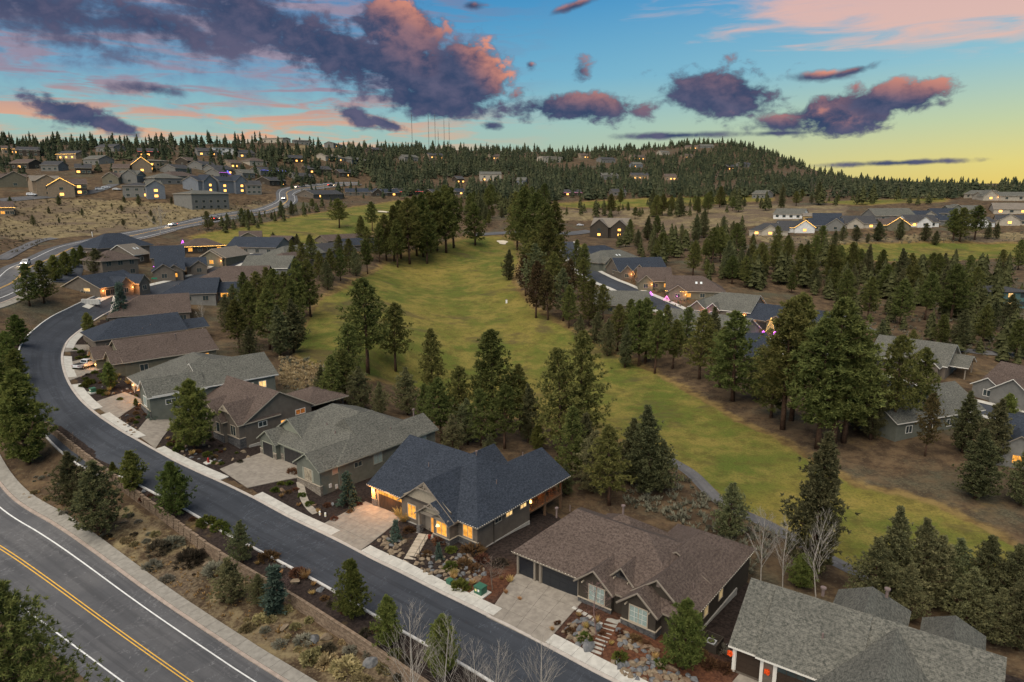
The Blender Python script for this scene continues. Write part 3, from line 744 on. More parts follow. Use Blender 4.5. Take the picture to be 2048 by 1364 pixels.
M_LITF = mat_emit('far_lit_window', (1.0, .45, .10), 3.2, .3, .4); M_LIT = mat_emit('lit_window', (1.0, .42, .07), 1.25, .45, 1.6); M_LITW = mat_emit('lit_window_pale', (1.0, .62, .24), 1.2, .4, 1.5); M_GLOW = mat_emit('lamp_glow', (1.0, .50, .14), 6.0)
M_BULB = mat_emit('white_bulbs', (1.0, .88, .68), 1.3); M_STRING = mat_emit('amber_bulbs', (1.0, .52, .10), 9.0); M_PURPLE = mat_emit('purple_bulbs', (.75, .12, 1.0), 4.0); M_PINK = mat_emit('pink_bulbs', (1.0, .20, .55), 3.0); M_BLUE = mat_emit('blue_bulbs', (.16, .18, 1.0), 4.0); M_RED = mat_emit('red_bulbs', (1.0, .05, .03), 4.0)
M_GARAGE = mat('garage_door_dark', (.028, .027, .028), .5, .4); M_GARAGEB = mat('garage_door_walnut', (.036, .024, .017), .6, .3); M_FOUND = concrete('foundation_concrete', (.30, .29, .26), (.38, .36, .33)); M_PIPE = mat('vent_pipe', (.16, .12, .11), .6); M_WOOD = mat('deck_wood', (.14, .085, .05), .8, .2, .2, 4)
def glow(parent, loc, power, col=(1, .40, .11), r=.12):
    l = bpy.data.lights.new('porch_light_glow', 'POINT'); l.energy = power; l.color = col; l.shadow_soft_size = r
    o = bpy.data.objects.new('porch_light_glow', l); COL.objects.link(o); o.location = loc
    if parent is not None: o.parent = parent
    return o
class House:
    def __init__(s, label, org, rot, wall='taupe', roof='navy', trim='taupe', name='house', group=None, cat='house'):
        s.E = empty(name, org, rot, label, cat, group); s.wall = WALLM[wall]; s.roof = ROOF[roof]; s.trim = TRIM[trim]; s.wings = []
    def wing(s, u0, u1, v0, v1, ze, rise, axis='u', ends='gg', oh=.5, zb=-2.5, hr=(None, None), wallm=None, walls=True, th=.2, roofm=None):
        w = dict(u0=u0, u1=u1, v0=v0, v1=v1, ze=ze, rise=rise, axis=axis); s.wings.append(w)
        if axis == 'u': a0, a1, b0, b1 = u0, u1, v0, v1; P = lambda a, b, z: (a, b, z)
        else: a0, a1, b0, b1 = v0, v1, u0, u1; P = lambda a, b, z: (b, a, z)
        half = (b1 - b0) / 2; sl = rise / half; mid = (b0 + b1) / 2; zo = ze - oh * sl; zr = ze + rise
        og = .45
        A0 = a0 - (og if ends[0] == 'g' else oh); A1 = a1 + (og if ends[1] == 'g' else oh)
        r0 = A0 if ends[0] == 'g' else a0 + (hr[0] if hr[0] is not None else half); r1 = A1 if ends[1] == 'g' else a1 - (hr[1] if hr[1] is not None else half)
        if r1 < r0: r0 = r1 = (r0 + r1) / 2
        top = [P(A0, b0 - oh, zo), P(A1, b0 - oh, zo), P(A1, b1 + oh, zo), P(A0, b1 + oh, zo), P(r0, mid, zr), P(r1, mid, zr)]
        F_ = [[0, 1, 5, 4], [2, 3, 4, 5]]
        if ends[0] == 'h': F_.append([3, 0, 4])
        if ends[1] == 'h': F_.append([1, 2, 5])
        nt = len(F_); V = top + [(x, y, z - th) for x, y, z in top]
        F_ += [[i + 6 for i in f[::-1]] for f in F_[:nt]]
        def side(i, j): F_.append([i, i + 6, j + 6, j])
        side(0, 1); side(2, 3)
        if ends[0] == 'h': side(3, 0)
        else: side(3, 4); side(4, 0)
        if ends[1] == 'h': side(1, 2)
        else: side(1, 5); side(5, 2)
        me = bpy.data.meshes.new('roof'); me.from_pydata(V, [], F_)
        bm = bmesh.new(); bm.from_mesh(me); bmesh.ops.recalc_face_normals(bm, faces=bm.faces)
        bm.faces.ensure_lookup_table(); uvl = bm.loops.layers.uv.new('UVMap'); off = random.uniform(0, 50)
        for i, f in enumerate(bm.faces):
            f.material_index = 0 if i < nt else 1
            n = f.normal
            e = Vector((-n.y, n.x, 0)); e = e.normalized() if e.length > 1e-4 else Vector((1, 0, 0)); upv = n.cross(e)
            for l in f.loops: l[uvl].uv = (l.vert.co.dot(e) + off, l.vert.co.dot(upv) + off)
        bm.to_mesh(me); bm.free(); me.materials.append(roofm or s.roof); me.materials.append(s.trim)
        w['roof'] = link('roof', me, s.E)
        if walls:
            zt = ze - .21; zp = zr - .22
            V = [P(a0, b0, zb), P(a1, b0, zb), P(a1, b1, zb), P(a0, b1, zb), P(a0, b0, zt), P(a1, b0, zt), P(a1, b1, zt), P(a0, b1, zt), P(a0, mid, zp), P(a1, mid, zp)]
            Fw = [[0, 1, 5, 4], [2, 3, 7, 6], [3, 0, 4, 8, 7] if ends[0] == 'g' else [3, 0, 4, 7], [1, 2, 6, 9, 5] if ends[1] == 'g' else [1, 2, 6, 5]]
            if ends[0] == 'h': V[8] = V[4]
            if ends[1] == 'h': V[9] = V[5]
            me = bpy.data.meshes.new('wall'); me.from_pydata(V, [], Fw)
            bm = bmesh.new(); bm.from_mesh(me); bmesh.ops.recalc_face_normals(bm, faces=bm.faces)
            c = Vector(P((a0 + a1) / 2, mid, 0)); f = bm.faces[:][0]
            if (f.calc_center_median() - c).dot(f.normal) < 0: bmesh.ops.reverse_faces(bm, faces=bm.faces)
            bm.to_mesh(me); bm.free(); me.materials.append(wallm or s.wall); w['wall'] = link('wall', me, s.E)
        return w
    def frame(s, w, face, pos):
        """maps (x along the wall, outward y, z) to house coordinates"""
        if face == 'f': return lambda x, y, z: (pos + x, w['v0'] - y, z)
        if face == 'b': return lambda x, y, z: (pos - x, w['v1'] + y, z)
        if face == 'r': return lambda x, y, z: (w['u1'] + y, pos + x, z)
        return lambda x, y, z: (w['u0'] - y, pos - x, z)
    def put(s, b, fr, name, mats, parent=None):
        return mesh_obj(name, [fr(*v) for v in b.v], b.f, mats, parent or s.E, b.mi)
    def window(s, w, face, pos, z, ww, hh, pane=None, fm=None, mull=None, simple=False):
        fr = s.frame(w, face, pos); fm = fm or s.trim; pane = pane or M_GLASS; t = .1
        b = MB(); x0, x1 = -ww / 2, ww / 2
        b.box(x0 - t, x1 + t, -.02, .07, z + hh, z + hh + t).box(x0 - t, x1 + t, -.02, .09, z - t, z).box(x0 - t, x0, -.02, .065, z, z + hh).box(x1, x1 + t, -.02, .065, z, z + hh)
        n = mull if mull is not None else (2 if ww > 1.1 else 1)
        for k in range(1, n): xm = x0 + ww * k / n; b.box(xm - .035, xm + .035, -.02, .055, z, z + hh)
        o = s.put(b, fr, 'window', fm)
        for k in range(n):
            q = MB().box(x0 + ww * k / n + .04 * (k > 0), x0 + ww * (k + 1) / n - .04 * (k < n - 1), -.02, .025, z + .002, z + hh - .002)
            s.put(q, fr, 'pane', pane, o)
        return o
    def garage(s, w, face, pos, z, ww, hh, m=None, litrow=None, rows=4, cols=4, vert=False):
        fr = s.frame(w, face, pos); m = m or M_GARAGE; x0 = -ww / 2
        b = MB().box(x0, -x0, -.02, .03, z, z + hh)
        t = .12; b2 = MB().box(x0 - t, x0, -.02, .09, z, z + hh).box(-x0, -x0 + t, -.02, .09, z, z + hh).box(x0 - t, -x0 + t, -.02, .095, z + hh, z + hh + t)
        o = s.put(b, fr, 'garage_door', m); s.put(b2, fr, 'door_frame', s.trim, o)
        for i in range(rows):
            for j in range(cols):
                xa, xb = x0 + ww * j / cols + .04, x0 + ww * (j + 1) / cols - .04; za, zb = z + hh * i / rows + .03, z + hh * (i + 1) / rows - .03
                if vert and i < rows - 1:
                    if i == 0: s.put(MB().box(xa, xb, 0, .06, z + .04, z + hh * (rows - 1) / rows - .03), fr, 'panel', m, o)
                    continue
                lit = litrow is not None and i == rows - 1
                s.put(MB().box(xa, xb, 0, .05 if not lit else .045, za, zb), fr, 'pane' if lit else 'panel', litrow if lit else m, o)
        return o
    def stone(s, w, face, x0, x1, z0, z1, m=None, cap=True, proud=.09):
        c = (x0 + x1) / 2; hw = (x1 - x0) / 2; fr = s.frame(w, face, c)
        o = s.put(MB().box(-hw, hw, -.03, proud, z0, z1), fr, 'stone_base', m or M_STONE)
        if cap: s.put(MB().box(-hw - .03, hw + .03, -.03, proud + .05, z1, z1 + .09), fr, 'stone_cap', TRIM['tan'], o)
        return o
    def box(s, name, x0, x1, y0, y1, z0, z1, m, parent=None): return MB().box(x0, x1, y0, y1, z0, z1).obj(name, m, parent or s.E)
    def vent(s, u, v, z, hh=.6, r=.06, cap=False):
        b = MB().tube([(u, v, z - .3), (u, v, z + hh)], r, 8)
        if cap: b.tube([(u, v, z + hh), (u, v, z + hh + .18)], r * 1.9, 8)
        return b.obj('roof_vent', M_PIPE, s.E)
    def string(s, pts, m=None, step=.42, r=.042):
        """bulbs on a wire along a line of points"""
        L = resample(pts, step); b = MB()
        for p in L:
            x, y, z = p; b.add([(x+r,y,z),(x-r,y,z),(x,y+r,z),(x,y-r,z),(x,y,z+r),(x,y,z-r)], [[0,2,4],[2,1,4],[1,3,4],[3,0,4],[2,0,5],[1,2,5],[3,1,5],[0,3,5]])
        return stuff(b.obj('light_string', m or M_BULB, s.E))
    def lamp(s, w, face, pos, z, power=25):
        fr = s.frame(w, face, pos)
        o = s.put(MB().box(-.09, .09, .03, .21, z, z + .3), fr, 'porch_lamp', M_GLOW)
        s.put(MB().box(-.12, .12, 0, .24, z + .3, z + .36), fr, 'lamp_cap', TRIM['dark'], o)
        glow(s.E, fr(0, .75, z + .1), power * 3.4)
        return o
    def truss(s, w, u, zr, half, rise, v):
        """open timber truss in a gable peak facing the front"""
        b = MB(); b.tube([(u - half, v, zr - rise), (u, v, zr - .05), (u + half, v, zr - rise)], .09, 4); b.box(u - half * .9, u + half * .9, v - .07, v + .07, zr - rise * .86, zr - rise * .86 + .18)
        b.box(u - .08, u + .08, v - .07, v + .07, zr - rise * .86, zr - .1)
        for k in (-1, 1): b.tube([(u + k * half * .45, v, zr - rise * .8), (u, v, zr - rise * .3)], .06, 4)
        return b.obj('gable_truss', s.trim, s.E)
def local_house(label, wall, roof, trim, z, rot=0.0, org=(0, 0), **kw):
    """house in the frame of the near street; u = s, v = t (optionally turned about org)"""
    p = ST(*org); return House(label, (p[0], p[1], z), ANG + rot, wall, roof, trim, **kw)
# ---------------------------------------------------------------- the five nearest houses (heights absolute: house origin at z = 0)
def house_navy():
    H = local_house('taupe craftsman house with navy shingle roof, lit amber windows and boulder front yard', 'taupe', 'navy', 'taupe', 0)
    zf = .85
    A = H.wing(-14.7, 5.6, 9.5, 25.6, 4.25, 4.75, 'u', 'gh', oh=.6, zb=-2, hr=(None, 7.2), walls=False)
    MB().box(-14.7, 5.6, 9.5, 20.5, -2, 4.03).obj('wall', H.wall, H.E); MB().box(-14.69, -3.0, 20.5, 25.6, -2, 4.02).obj('wall', H.wall, H.E)
    MB().add([(-14.7, 9.5, 4.0), (-14.7, 25.6, 4.0), (-14.7, 17.55, 8.76), (-14.5, 9.5, 4.0), (-14.5, 25.6, 4.0), (-14.5, 17.55, 8.76)], [[0, 2, 1], [3, 4, 5], [0, 1, 4, 3], [1, 2, 5, 4], [2, 0, 3, 5]]).obj('gable_wall', H.wall, H.E)
    B = H.wing(-4.0, 5.55, 17.0, 29.4, 4.22, 2.85, 'v', 'gg', oh=.58, zb=-3, walls=False)
    Rr = H.wing(-9.6, -4.6, 20, 27.5, 4.2, 2.2, 'v', 'gg', oh=.4, zb=-3)
    C = H.wing(-7.6, 2.3, 8.75, 16.5, 4.15, 3.75, 'v', 'gg', oh=.45, zb=-1)
    E_ = H.wing(-3.2, 2.3, 7.7, 9.3, 3.95, 2.0, 'v', 'gg', oh=.4, zb=-1, walls=False)
    En = H.wing(-.9, 2.35, 8.1, 10, 4.02, 1.0, 'v', 'gg', oh=0, zb=-1) if False else None
    # pale gable boards and trusses
    H.put(MB().add([(-4.55, .02, 4.75), (4.55, .02, 4.75), (0, .02, 7.45)], [[0, 1, 2]]), lambda x, y, z: (-2.65 + x, 8.75 - y, z), 'gable_boards', mat('pale_gable_siding', (.30, .26, .20), .85, .2, .1, 3))
    H.box('gable_band', -7.2, 1.9, 8.66, 8.75, 4.45, 4.75, TRIM['dark'])
    H.truss(C, -2.65, 7.6, 1.5, 1.15, 8.32); H.truss(E_, -.42, 5.85, 1.45, .95, 7.35)
    H.put(MB().add([(-2.4, 0, 4.15), (2.4, 0, 4.15), (0, 0, 5.75)], [[0, 1, 2]]), lambda x, y, z: (-.42 + x, 7.78 - y, z), 'gable_boards', MATS['pale_gable_siding'])
    H.box('porch_beam', -3.1, 2.3, 7.62, 7.86, 3.72, 4.1, TRIM['taupe'])
    for x in (-3.05,): H.box('porch_post', x - .16, x + .16, 7.6, 7.92, 1.9, 3.75, TRIM['taupe']); H.box('post_pier', x - .32, x + .32, 7.45, 8.07, .3, 1.95, M_STONE)
    # right bay of the entry, with the big lit window
    bay = H.wing(-.55, 2.3, 7.85, 9.4, 4.0, .6, 'v', 'gg', oh=0, zb=-1, th=.05)
    H.window(bay, 'f', .95, 1.75, 1.75, 1.75, M_LIT, TRIM['tan']); H.stone(bay, 'f', -.6, 2.36, -.4, 1.42, M_STONE2); H.stone(bay, 'r', 7.8, 9.5, -.4, 1.42, M_STONE2)
    H.window(C, 'f', -5.55, 1.75, 1.5, 1.85, M_LIT, TRIM['tan']); H.box('door_recess', -2.9, -.56, 8.66, 8.72, .9, 3.4, TRIM['taupe'])
    dr = H.box('front_door', -1.75, -.75, 8.60, 8.68, .95, 3.25, mat_emit('lit_doorway', (1.0, .40, .08), .95, .35, 2.0)); H.box('door_frame', -1.87, -.63, 8.62, 8.66, .95, 3.37, TRIM['tan'], dr)
    H.box('porch_floor', -3.4, -.55, 7.3, 8.75, .5, .88, M_FOUND); H.box('foundation', -7.65, -3.4, 8.69, 8.8, -.2, 1.05, M_FOUND)
    H.window(A, 'f', 4.0, 1.75, 1.55, 1.75, M_LIT, TRIM['tan']); H.stone(A, 'f', 2.35, 5.68, -.6, 1.42, M_STONE2); H.stone(A, 'r', 9.42, 9.62, -.6, 1.42, M_STONE2)
    # garage with a row of lit panes
    H.garage(A, 'f', -10.75, .75, 4.9, 2.75, M_GARAGEB, M_LIT, rows=4, cols=8, vert=True)
    H.stone(A, 'f', -14.75, -13.7, 0, 1.7, M_STONE); H.box('garage_pillar', -14.6, -13.85, 9.3, 9.46, 1.7, 4.0, mat('warm_stucco', (.42, .30, .17), .9)); H.lamp(A, 'f', -14.2, 3.0, 130); glow(H.E, (-10.7, 8.3, 3.2), 260)
    for v, lit in ((13.6, None), (15.9, M_LITW), (19.0, M_LITW)): H.window(A, 'r', v, 2.75, 1.25, .62, lit, TRIM['tan'])
    H.box('foundation', 5.55, 5.72, 9.7, 20.4, -1.2, .25, M_FOUND); H.box('downspout', 5.62, 5.72, 12.6, 12.72, .1, 3.9, TRIM['dark'])
    # covered deck at the back right: floor, posts, rail, furniture, warm light
    d = H.box('deck', -3.0, 5.3, 20.55, 29.0, .95, 1.17, M_WOOD); H.box('deck_wall', -3.0, 5.55, 20.5, 20.56, 1.0, 4.02, mat('warm_wall', (.30, .21, .12), .9)); H.box('deck_wall', -3.05, -2.98, 20.5, 25.6, 1.0, 4.0, MATS['warm_wall'])
    for (x, y) in ((5.1, 20.8), (5.1, 24.8), (5.1, 28.8), (1, 28.8), (-2.9, 28.8)): H.box('post', x - .14, x + .14, y - .14, y + .14, -2.6, 4.05, M_WOOD, d)
    for z in (1.5, 1.72, 1.94, 2.12): H.box('rail', 5.08, 5.13, 20.9, 28.9, z, z + .035, M_WOOD, d)
    H.box('deck_ceiling', -2.9, 5.3, 20.6, 29.0, 3.86, 3.9, mat('cedar_ceiling', (.34, .20, .09), .8)); glow(H.E, (2.6, 22.6, 3.4), 110); glow(H.E, (2.6, 26.6, 3.4), 110)
    MB().tube([(4.3, 22.4, 1.75), (4.3, 22.4, 2.15)], [.2, .12], 10).obj('table_lamp', M_GLOW, H.E); MB().tube([(4.3, 22.4, 1.17), (4.3, 22.4, 1.75)], .28, 10).obj('side_table', TRIM['dark'], H.E)
    for (x, y) in ((4.2, 23.6), (3.0, 24.6), (4.4, 26.0), (3.2, 27.2), (4.3, 27.9)):
        c = MB().box(x - .3, x + .3, y - .3, y + .3, 1.5, 1.62).box(x - .3, x + .3, y + .24, y + .32, 1.55, 2.15)
        for dx in (-.27, .23):
            for dy in (-.27, .23): c.box(x + dx, x + dx + .05, y + dy, y + dy + .05, 1.17, 1.52)
        c.obj('deck_chair', TRIM['dark'], H.E)
    # holiday bulbs along the eaves
    H.string([(-15.1, 8.85, 3.93), (-8.1, 8.85, 3.93)]); H.string([(2.9, 8.85, 3.93), (6.2, 8.85, 3.93), (6.2, 29.7, 3.85)])
    for u, v, z in ((-7.5, 14, 7.2), (2.7, 16.8, 6.4), (.5, 25.5, 7.2)): H.vent(u, v, z, .35)
    H.vent(-6.0, 22.5, 6.0, .9, .1, True)
    lm = MB().tube([(.35, 8.0, 2.55), (.35, 8.0, 2.8)], [.3, .18], 12).obj('lamp_shade', mat_emit('lamp_shade', (1, .6, .25), 2.5), H.E); lm.location = (0, -.25, .25)
    return H
def house_brown():
    H = local_house('dark brown house with broad brown roof, stone dormer and black garage doors', 'brown', 'brown', 'taupe', 0)
    A = H.wing(12.9, 34.3, 8.65, 22.6, 3.55, 3.6, 'u', 'hh', oh=.55, zb=-2, hr=(3.6, 8.2))
    B = H.wing(25.2, 34.25, 16.0, 26.5, 3.52, 2.55, 'v', 'gh', oh=.53, zb=-3)
    C = H.wing(16.5, 25.5, 15.5, 23.5, 3.5, 2.7, 'u', 'hh', oh=.5, zb=-3)
    g1 = H.wing(21.9, 26.0, 8.0, 13, 3.55, 1.75, 'v', 'gg', oh=.4, zb=-1)
    dm = H.wing(25.05, 27.5, 9.8, 15.0, 4.3, 1.35, 'v', 'gg', oh=.35, zb=2.5, wallm=M_STONE2)
    g2 = H.wing(27.6, 33.7, 9.5, 15.5, 3.55, 2.5, 'v', 'gg', oh=.45, zb=-1)
    g3 = H.wing(27.6, 31.5, 7.45, 12, 3.5, 1.65, 'v', 'gg', oh=.42, zb=-1)
    # dark glazed single and double doors
    m = mat('black_garage_door', (.016, .019, .024), .35, .5)
    H.garage(A, 'f', 14.1, .42, 2.2, 2.45, m, None, rows=4, cols=2); H.garage(A, 'f', 18.9, .42, 4.9, 2.45, m, None, rows=4, cols=4)
    for u in (12.95, 15.45, 16.25): H.box('pilaster', u - .13, u + .13, 8.4, 8.62, .35, 3.3, TRIM['taupe'])
    for wv, pos, ww in ((g1, 24.2, 1.9), (g3, 29.55, 2.0)):
        H.window(wv, 'f', pos, 1.45, ww, 1.75, M_GLASSB, TRIM['tan'])
        o = MB()
        for k in (-.5, 0, .5): o.box(pos + k * ww * .9 * .5 - .015, pos + k * ww * .45 + .015, wv['v0'] - .045, wv['v0'] - .03, 1.45, 3.2)
        for z in (2.0, 2.6): o.box(pos - ww / 2, pos + ww / 2, wv['v0'] - .045, wv['v0'] - .03, z, z + .03)
        o.obj('muntins', TRIM['white'], H.E)
    H.window(g2, 'f', 32.5, 1.45, 1.0, 1.6, M_GLASSB, TRIM['tan'])
    H.stone(g1, 'f', 21.85, 26.06, -.3, 1.22, M_STONE2); H.stone(g3, 'f', 27.55, 31.56, -.6, 1.22, M_STONE2); H.stone(g2, 'f', 31.6, 33.75, -.6, 1.22, M_STONE2); H.stone(g3, 'r', 7.4, 9.4, -.6, 1.22, M_STONE2)
    H.window(dm, 'f', 26.3, 4.4, .6, .6, mat('dormer_hole', (.012, .012, .014), .3), TRIM['dark'], mull=1)
    H.box('front_door', 26.3, 27.3, 10.2, 10.28, .7, 2.9, TRIM['dark']); H.box('porch_floor', 25.9, 27.65, 7.4, 10.4, .3, .68, M_FOUND)
    H.box('gable_vent', 30.45, 30.8, 9.42, 9.5, 5.05, 5.5, mat('pale_vent', (.2, .16, .14), .8))
    # rafter tails and barge boards on the front gables
    for wv in (g1, dm, g3, g2):
        u0, u1, v0 = wv['u0'], wv['u1'], wv['v0']; mid = (u0 + u1) / 2; zr = wv['ze'] + wv['rise']
        MB().tube([(u0 - .4, v0 - .5, wv['ze'] - .35), (mid, v0 - .5, zr - .05), (u1 + .4, v0 - .5, wv['ze'] - .35)], .11, 4).obj('barge_board', TRIM['taupe'], H.E)
        for k in (.15, .85): H.box('bracket', u0 + (u1 - u0) * k - .06, u0 + (u1 - u0) * k + .06, v0 - .45, v0, wv['ze'] - .25, wv['ze'] - .1, TRIM['tan'])
    for v in (13.5, 17.5): H.window(A, 'r', v, 1.2, 1.0, 1.3, mat_emit('dim_lit', (1, .72, .35), .35, .3), TRIM['tan'])
    H.box('foundation', 34.25, 34.45, 9, 22.4, -2, .1, M_FOUND)
    H.string([(12.3, 8.1, 3.25), (21.3, 8.1, 3.25)]); H.string([(34.85, 9.2, 3.25), (34.85, 26.9, 3.2)])
    for u, v, z in ((18, 10.5, 4.6), (33, 13, 4.4)): H.vent(u, v, z, .3)
    H.vent(13.6, 15.5, 5.4, .9, .12, True); H.vent(20.6, 19.8, 6.0, 1.1, .14, True); H.vent(14.6, 17, 6.0, .5)
    # fenced nook with the outdoor unit
    E2 = empty('air_conditioner', (*ST(36.2, 10.6), 0), ANG, 'round topped air conditioning unit in an open brown screen beside the brown house', 'air conditioner')
    MB().box(-.45, .45, -.45, .45, -.6, .6).obj('cabinet', mat('ac_grey', (.30, .31, .31), .5), E2); MB().tube([(0, 0, .6), (0, 0, .64)], .36, 16).obj('fan_grille', TRIM['dark'], E2)
    b = MB()
    for x0, x1, y0, y1 in ((-.9, -.82, -1, 1), (.82, .9, -1, 1), (-.82, .82, -1, -.92), (-.82, .82, .92, 1)): b.box(x0, x1, y0, y1, -.8, .9)
    b.obj('screen', WALLM['brown'], E2)
    return H
def house_sage():
    H = local_house('sage green house with mottled grey roof, stone base and two dark garage doors', 'green', 'gray', 'green', 0)
    A = H.wing(-43.4, -22.9, 10.0, 29.8, 4.85, 4.2, 'u', 'hh', oh=.55, zb=-2, hr=(6.2, 7.0))
    B = H.wing(-35.5, -22.95, 16, 26.5, 4.82, 4.1, 'v', 'hh', oh=.53, zb=-3, walls=False, hr=(.1, 4.5))
    B2 = H.wing(-29.5, -22.9, 24, 30.6, 4.8, 1.9, 'v', 'gg', oh=.52, zb=-3)
    gg = H.wing(-43.0, -34.2, 12.1, 21, 5.25, 2.85, 'v', 'gg', oh=.4, zb=3, wallm=mat_wall('sage_boards', (.20, .21, .165)))
    g1 = H.wing(-43.2, -38.6, 9.2, 15, 4.7, 1.6, 'v', 'gg', oh=.45, zb=-1)
    w2 = H.wing(-29.0, -23.2, 6.7, 16, 4.82, 1.85, 'v', 'gg', oh=.48, zb=-1.5)
    H.garage(g1, 'f', -40.9, 1.5, 2.9, 2.5, M_GARAGE, None, 4, 2); H.garage(A, 'f', -34.9, 1.5, 4.9, 2.45, M_GARAGE, None, 4, 4)
    H.stone(g1, 'f', -43.25, -42.45, 1.2, 2.6, M_STONE3); H.stone(g1, 'f', -39.35, -38.5, 1.2, 2.6, M_STONE3); H.stone(A, 'f', -38.4, -37.5, 1.2, 2.6, M_STONE3, cap=False)
    H.window(w2, 'f', -26.1, 2.3, 1.7, 1.75, mat_emit('curtained_window', (.75, .62, .42), .45, .5, 1.2), TRIM['tan'], mull=3)
    for u in (-27.3, -24.9): H.box('shutter', u - .2, u + .2, 6.62, 6.7, 2.25, 4.1, TRIM['green'])
    H.stone(w2, 'f', -29.06, -23.14, -.2, 2.0, M_STONE3); H.stone(w2, 'r', 6.62, 7.0, -.2, 2.0, M_STONE3)
    H.window(w2, 'r', 10.0, 3.2, 2.0, .75, mat('tan_blind', (.42, .28, .2), .6), TRIM['tan'])
    H.window(A, 'r', 13.6, 3.1, 1.4, .7, M_GLASS, TRIM['green']); H.window(A, 'r', 17.6, 2.4, 1.7, 1.75, M_GLASSB, TRIM['green']); H.window(A, 'r', 27.3, 3.2, 2.2, .8, M_GLASSB, TRIM['green'])
    H.box('gable_vent', -26.3, -25.9, 6.6, 6.7, 5.55, 6.0, TRIM['green']); H.box('gable_vent', -41.1, -40.7, 9.1, 9.2, 5.35, 5.75, TRIM['green'])
    for k, (u, z) in enumerate(((-23.08, 1.3), (-23.08, .8))): H.box('meter_box', -23.2, -23.0, 8.2 + k * 1.1, 8.6 + k * 1.1, z, z + .6, mat('meter_grey', (.5, .5, .48), .5))
    for u, v, z in ((-33, 15.5, 7.3), (-27, 17.5, 7.2), (-25.2, 22.5, 6.3), (-29.5, 14.5, 7)): H.vent(u, v, z, .25, .09)
    H.vent(-26.5, 29, 6.8, .9, .12, True)
    return H
def house_umber():
    H = local_house('taupe house with brown roof and tall plain gable wall beside the sage house', 'taupe', 'brown', 'tan', 0)
    A = H.wing(-67.2, -46.6, 8.6, 22.0, 6.75, 3.85, 'u', 'hg', oh=.55, zb=-1, hr=(3.0, None))
    C = H.wing(-54.2, -46.7, 7.5, 15, 6.7, 2.7, 'v', 'gg', oh=.45, zb=0)
    S_ = H.wing(-54.0, -50.6, 6.8, 10, 6.65, 1.7, 'v', 'gg', oh=.4, zb=0)
    N_ = H.wing(-60.5, -55.0, 8.0, 14, 6.7, 1.9, 'v', 'gg', oh=.4, zb=0)
    H.garage(A, 'f', -63.5, 3.4, 4.9, 2.5, M_GARAGE); H.window(S_, 'f', -52.3, 4.1, 1.0, 1.7, M_GLASS, TRIM['tan']); H.window(C, 'f', -48.6, 4.1, 1.5, 1.7, M_GLASS, TRIM['tan'])
    H.stone(C, 'f', -50.55, -46.65, 1.6, 3.8, M_STONE2); H.stone(S_, 'f', -54.05, -50.55, 1.6, 3.8, M_STONE2); H.stone(C, 'r', 7.4, 8.6, 1.5, 3.8, M_STONE2)
    H.truss(C, -50.45, 9.1, 1.5, 1.1, 7.05)
    H.window(A, 'r', 11.9, 5.0, 1.5, .8, M_GLASS, TRIM['white']); H.window(A, 'r', 16.0, 4.4, 1.0, .6, M_LIT, TRIM['tan']); H.window(A, 'r', 19.6, 5.3, 1.9, .85, mat_emit('dim_amber', (1, .35, .08), .3, .6, 2), TRIM['white'])
    H.box('foundation', -46.6, -46.42, 9, 21.8, 0, 2.3, M_FOUND)
    P_ = H.wing(-57, -47.5, 22.0, 30.5, 6.2, 1.6, 'u', 'hh', oh=.5, walls=False, zb=0)
    for u in (-48, -52, -56.5): H.box('patio_post', u - .15, u + .15, 30, 30.3, 0, 6.1, TRIM['dark'])
    glow(H.E, (-47.6, 24, 5), 18)
    for u, v, z in ((-52, 12.5, 9.2), (-58, 18.5, 8.6)): H.vent(u, v, z, .3)
    return H
def house_south():
    H = local_house('grey shingled house with dark garage doors and red wreaths at the corner', 'taupe', 'gray', 'white', 0, rot=R(3.5), org=(39, 7.6))
    A = H.wing(.4, 20.6, .6, 12.2, 3.4, 3.6, 'u', 'gg', oh=.55, zb=-2)
    A2 = H.wing(3.0, 10.5, .2, 11.8, 3.5, 3.62, 'u', 'gg', oh=.5, zb=-2)
    G1 = H.wing(8.2, 17.8, -3.5, 7, 3.4, 3.4, 'v', 'gg', oh=.45, zb=-2)
    B1 = H.wing(7.2, 13.2, 6.5, 15.0, 3.9, 2.9, 'v', 'gh', oh=.4, zb=-3); B2 = H.wing(15.0, 19.5, 6.5, 14.5, 3.9, 2.3, 'v', 'gh', oh=.4, zb=-3)
    H.garage(A, 'f', 1.75, .35, 2.2, 2.4, M_GARAGEB, None, 4, 2); H.garage(A2, 'f', 6.9, .35, 4.9, 2.4, M_GARAGEB, M_GLASS, 4, 6)
    for u in (.45, 3.1, 4.25): H.box('pilaster', u - .14, u + .14, .1 if u > 2.9 else .4, .32 if u > 2.9 else .56, .2, 3.2, TRIM['white'])
    for u, v, z in ((.1, .35, 2.1), (3.65, -.02, 1.9)):
        b = MB()
        for k in range(14): a = k * 2 * math.pi / 14; b.tube([(u + .17 * math.cos(a), v - .06, z + .2 * math.sin(a)), (u + .17 * math.cos(a + .45), v - .06, z + .2 * math.sin(a + .45))], .09 + .03 * (k % 3), 5)
        b.obj('wreath', mat_emit('red_wreath', (.9, .10, .02), .9, .6, 6), H.E)
    H.string([(-.2, .05, 3.1), (2.6, .05, 3.1), (2.6, -.3, 3.2), (8, -.3, 3.2)], TRIM['white'], .2, .03)
    for u, v, z, c in ((6.2, 9.5, 5.9, 1), (11.5, 12.2, 6.3, 1), (7.5, 3, 5.2, 0), (18.5, 1.8, 4.5, 0)): H.vent(u, v, z, .5, .1 + .05 * c, bool(c))
    glow(H.E, (21.2, 2, 2.2), 8)
    return H
for f in (house_navy, house_brown, house_sage, house_umber, house_south): f()
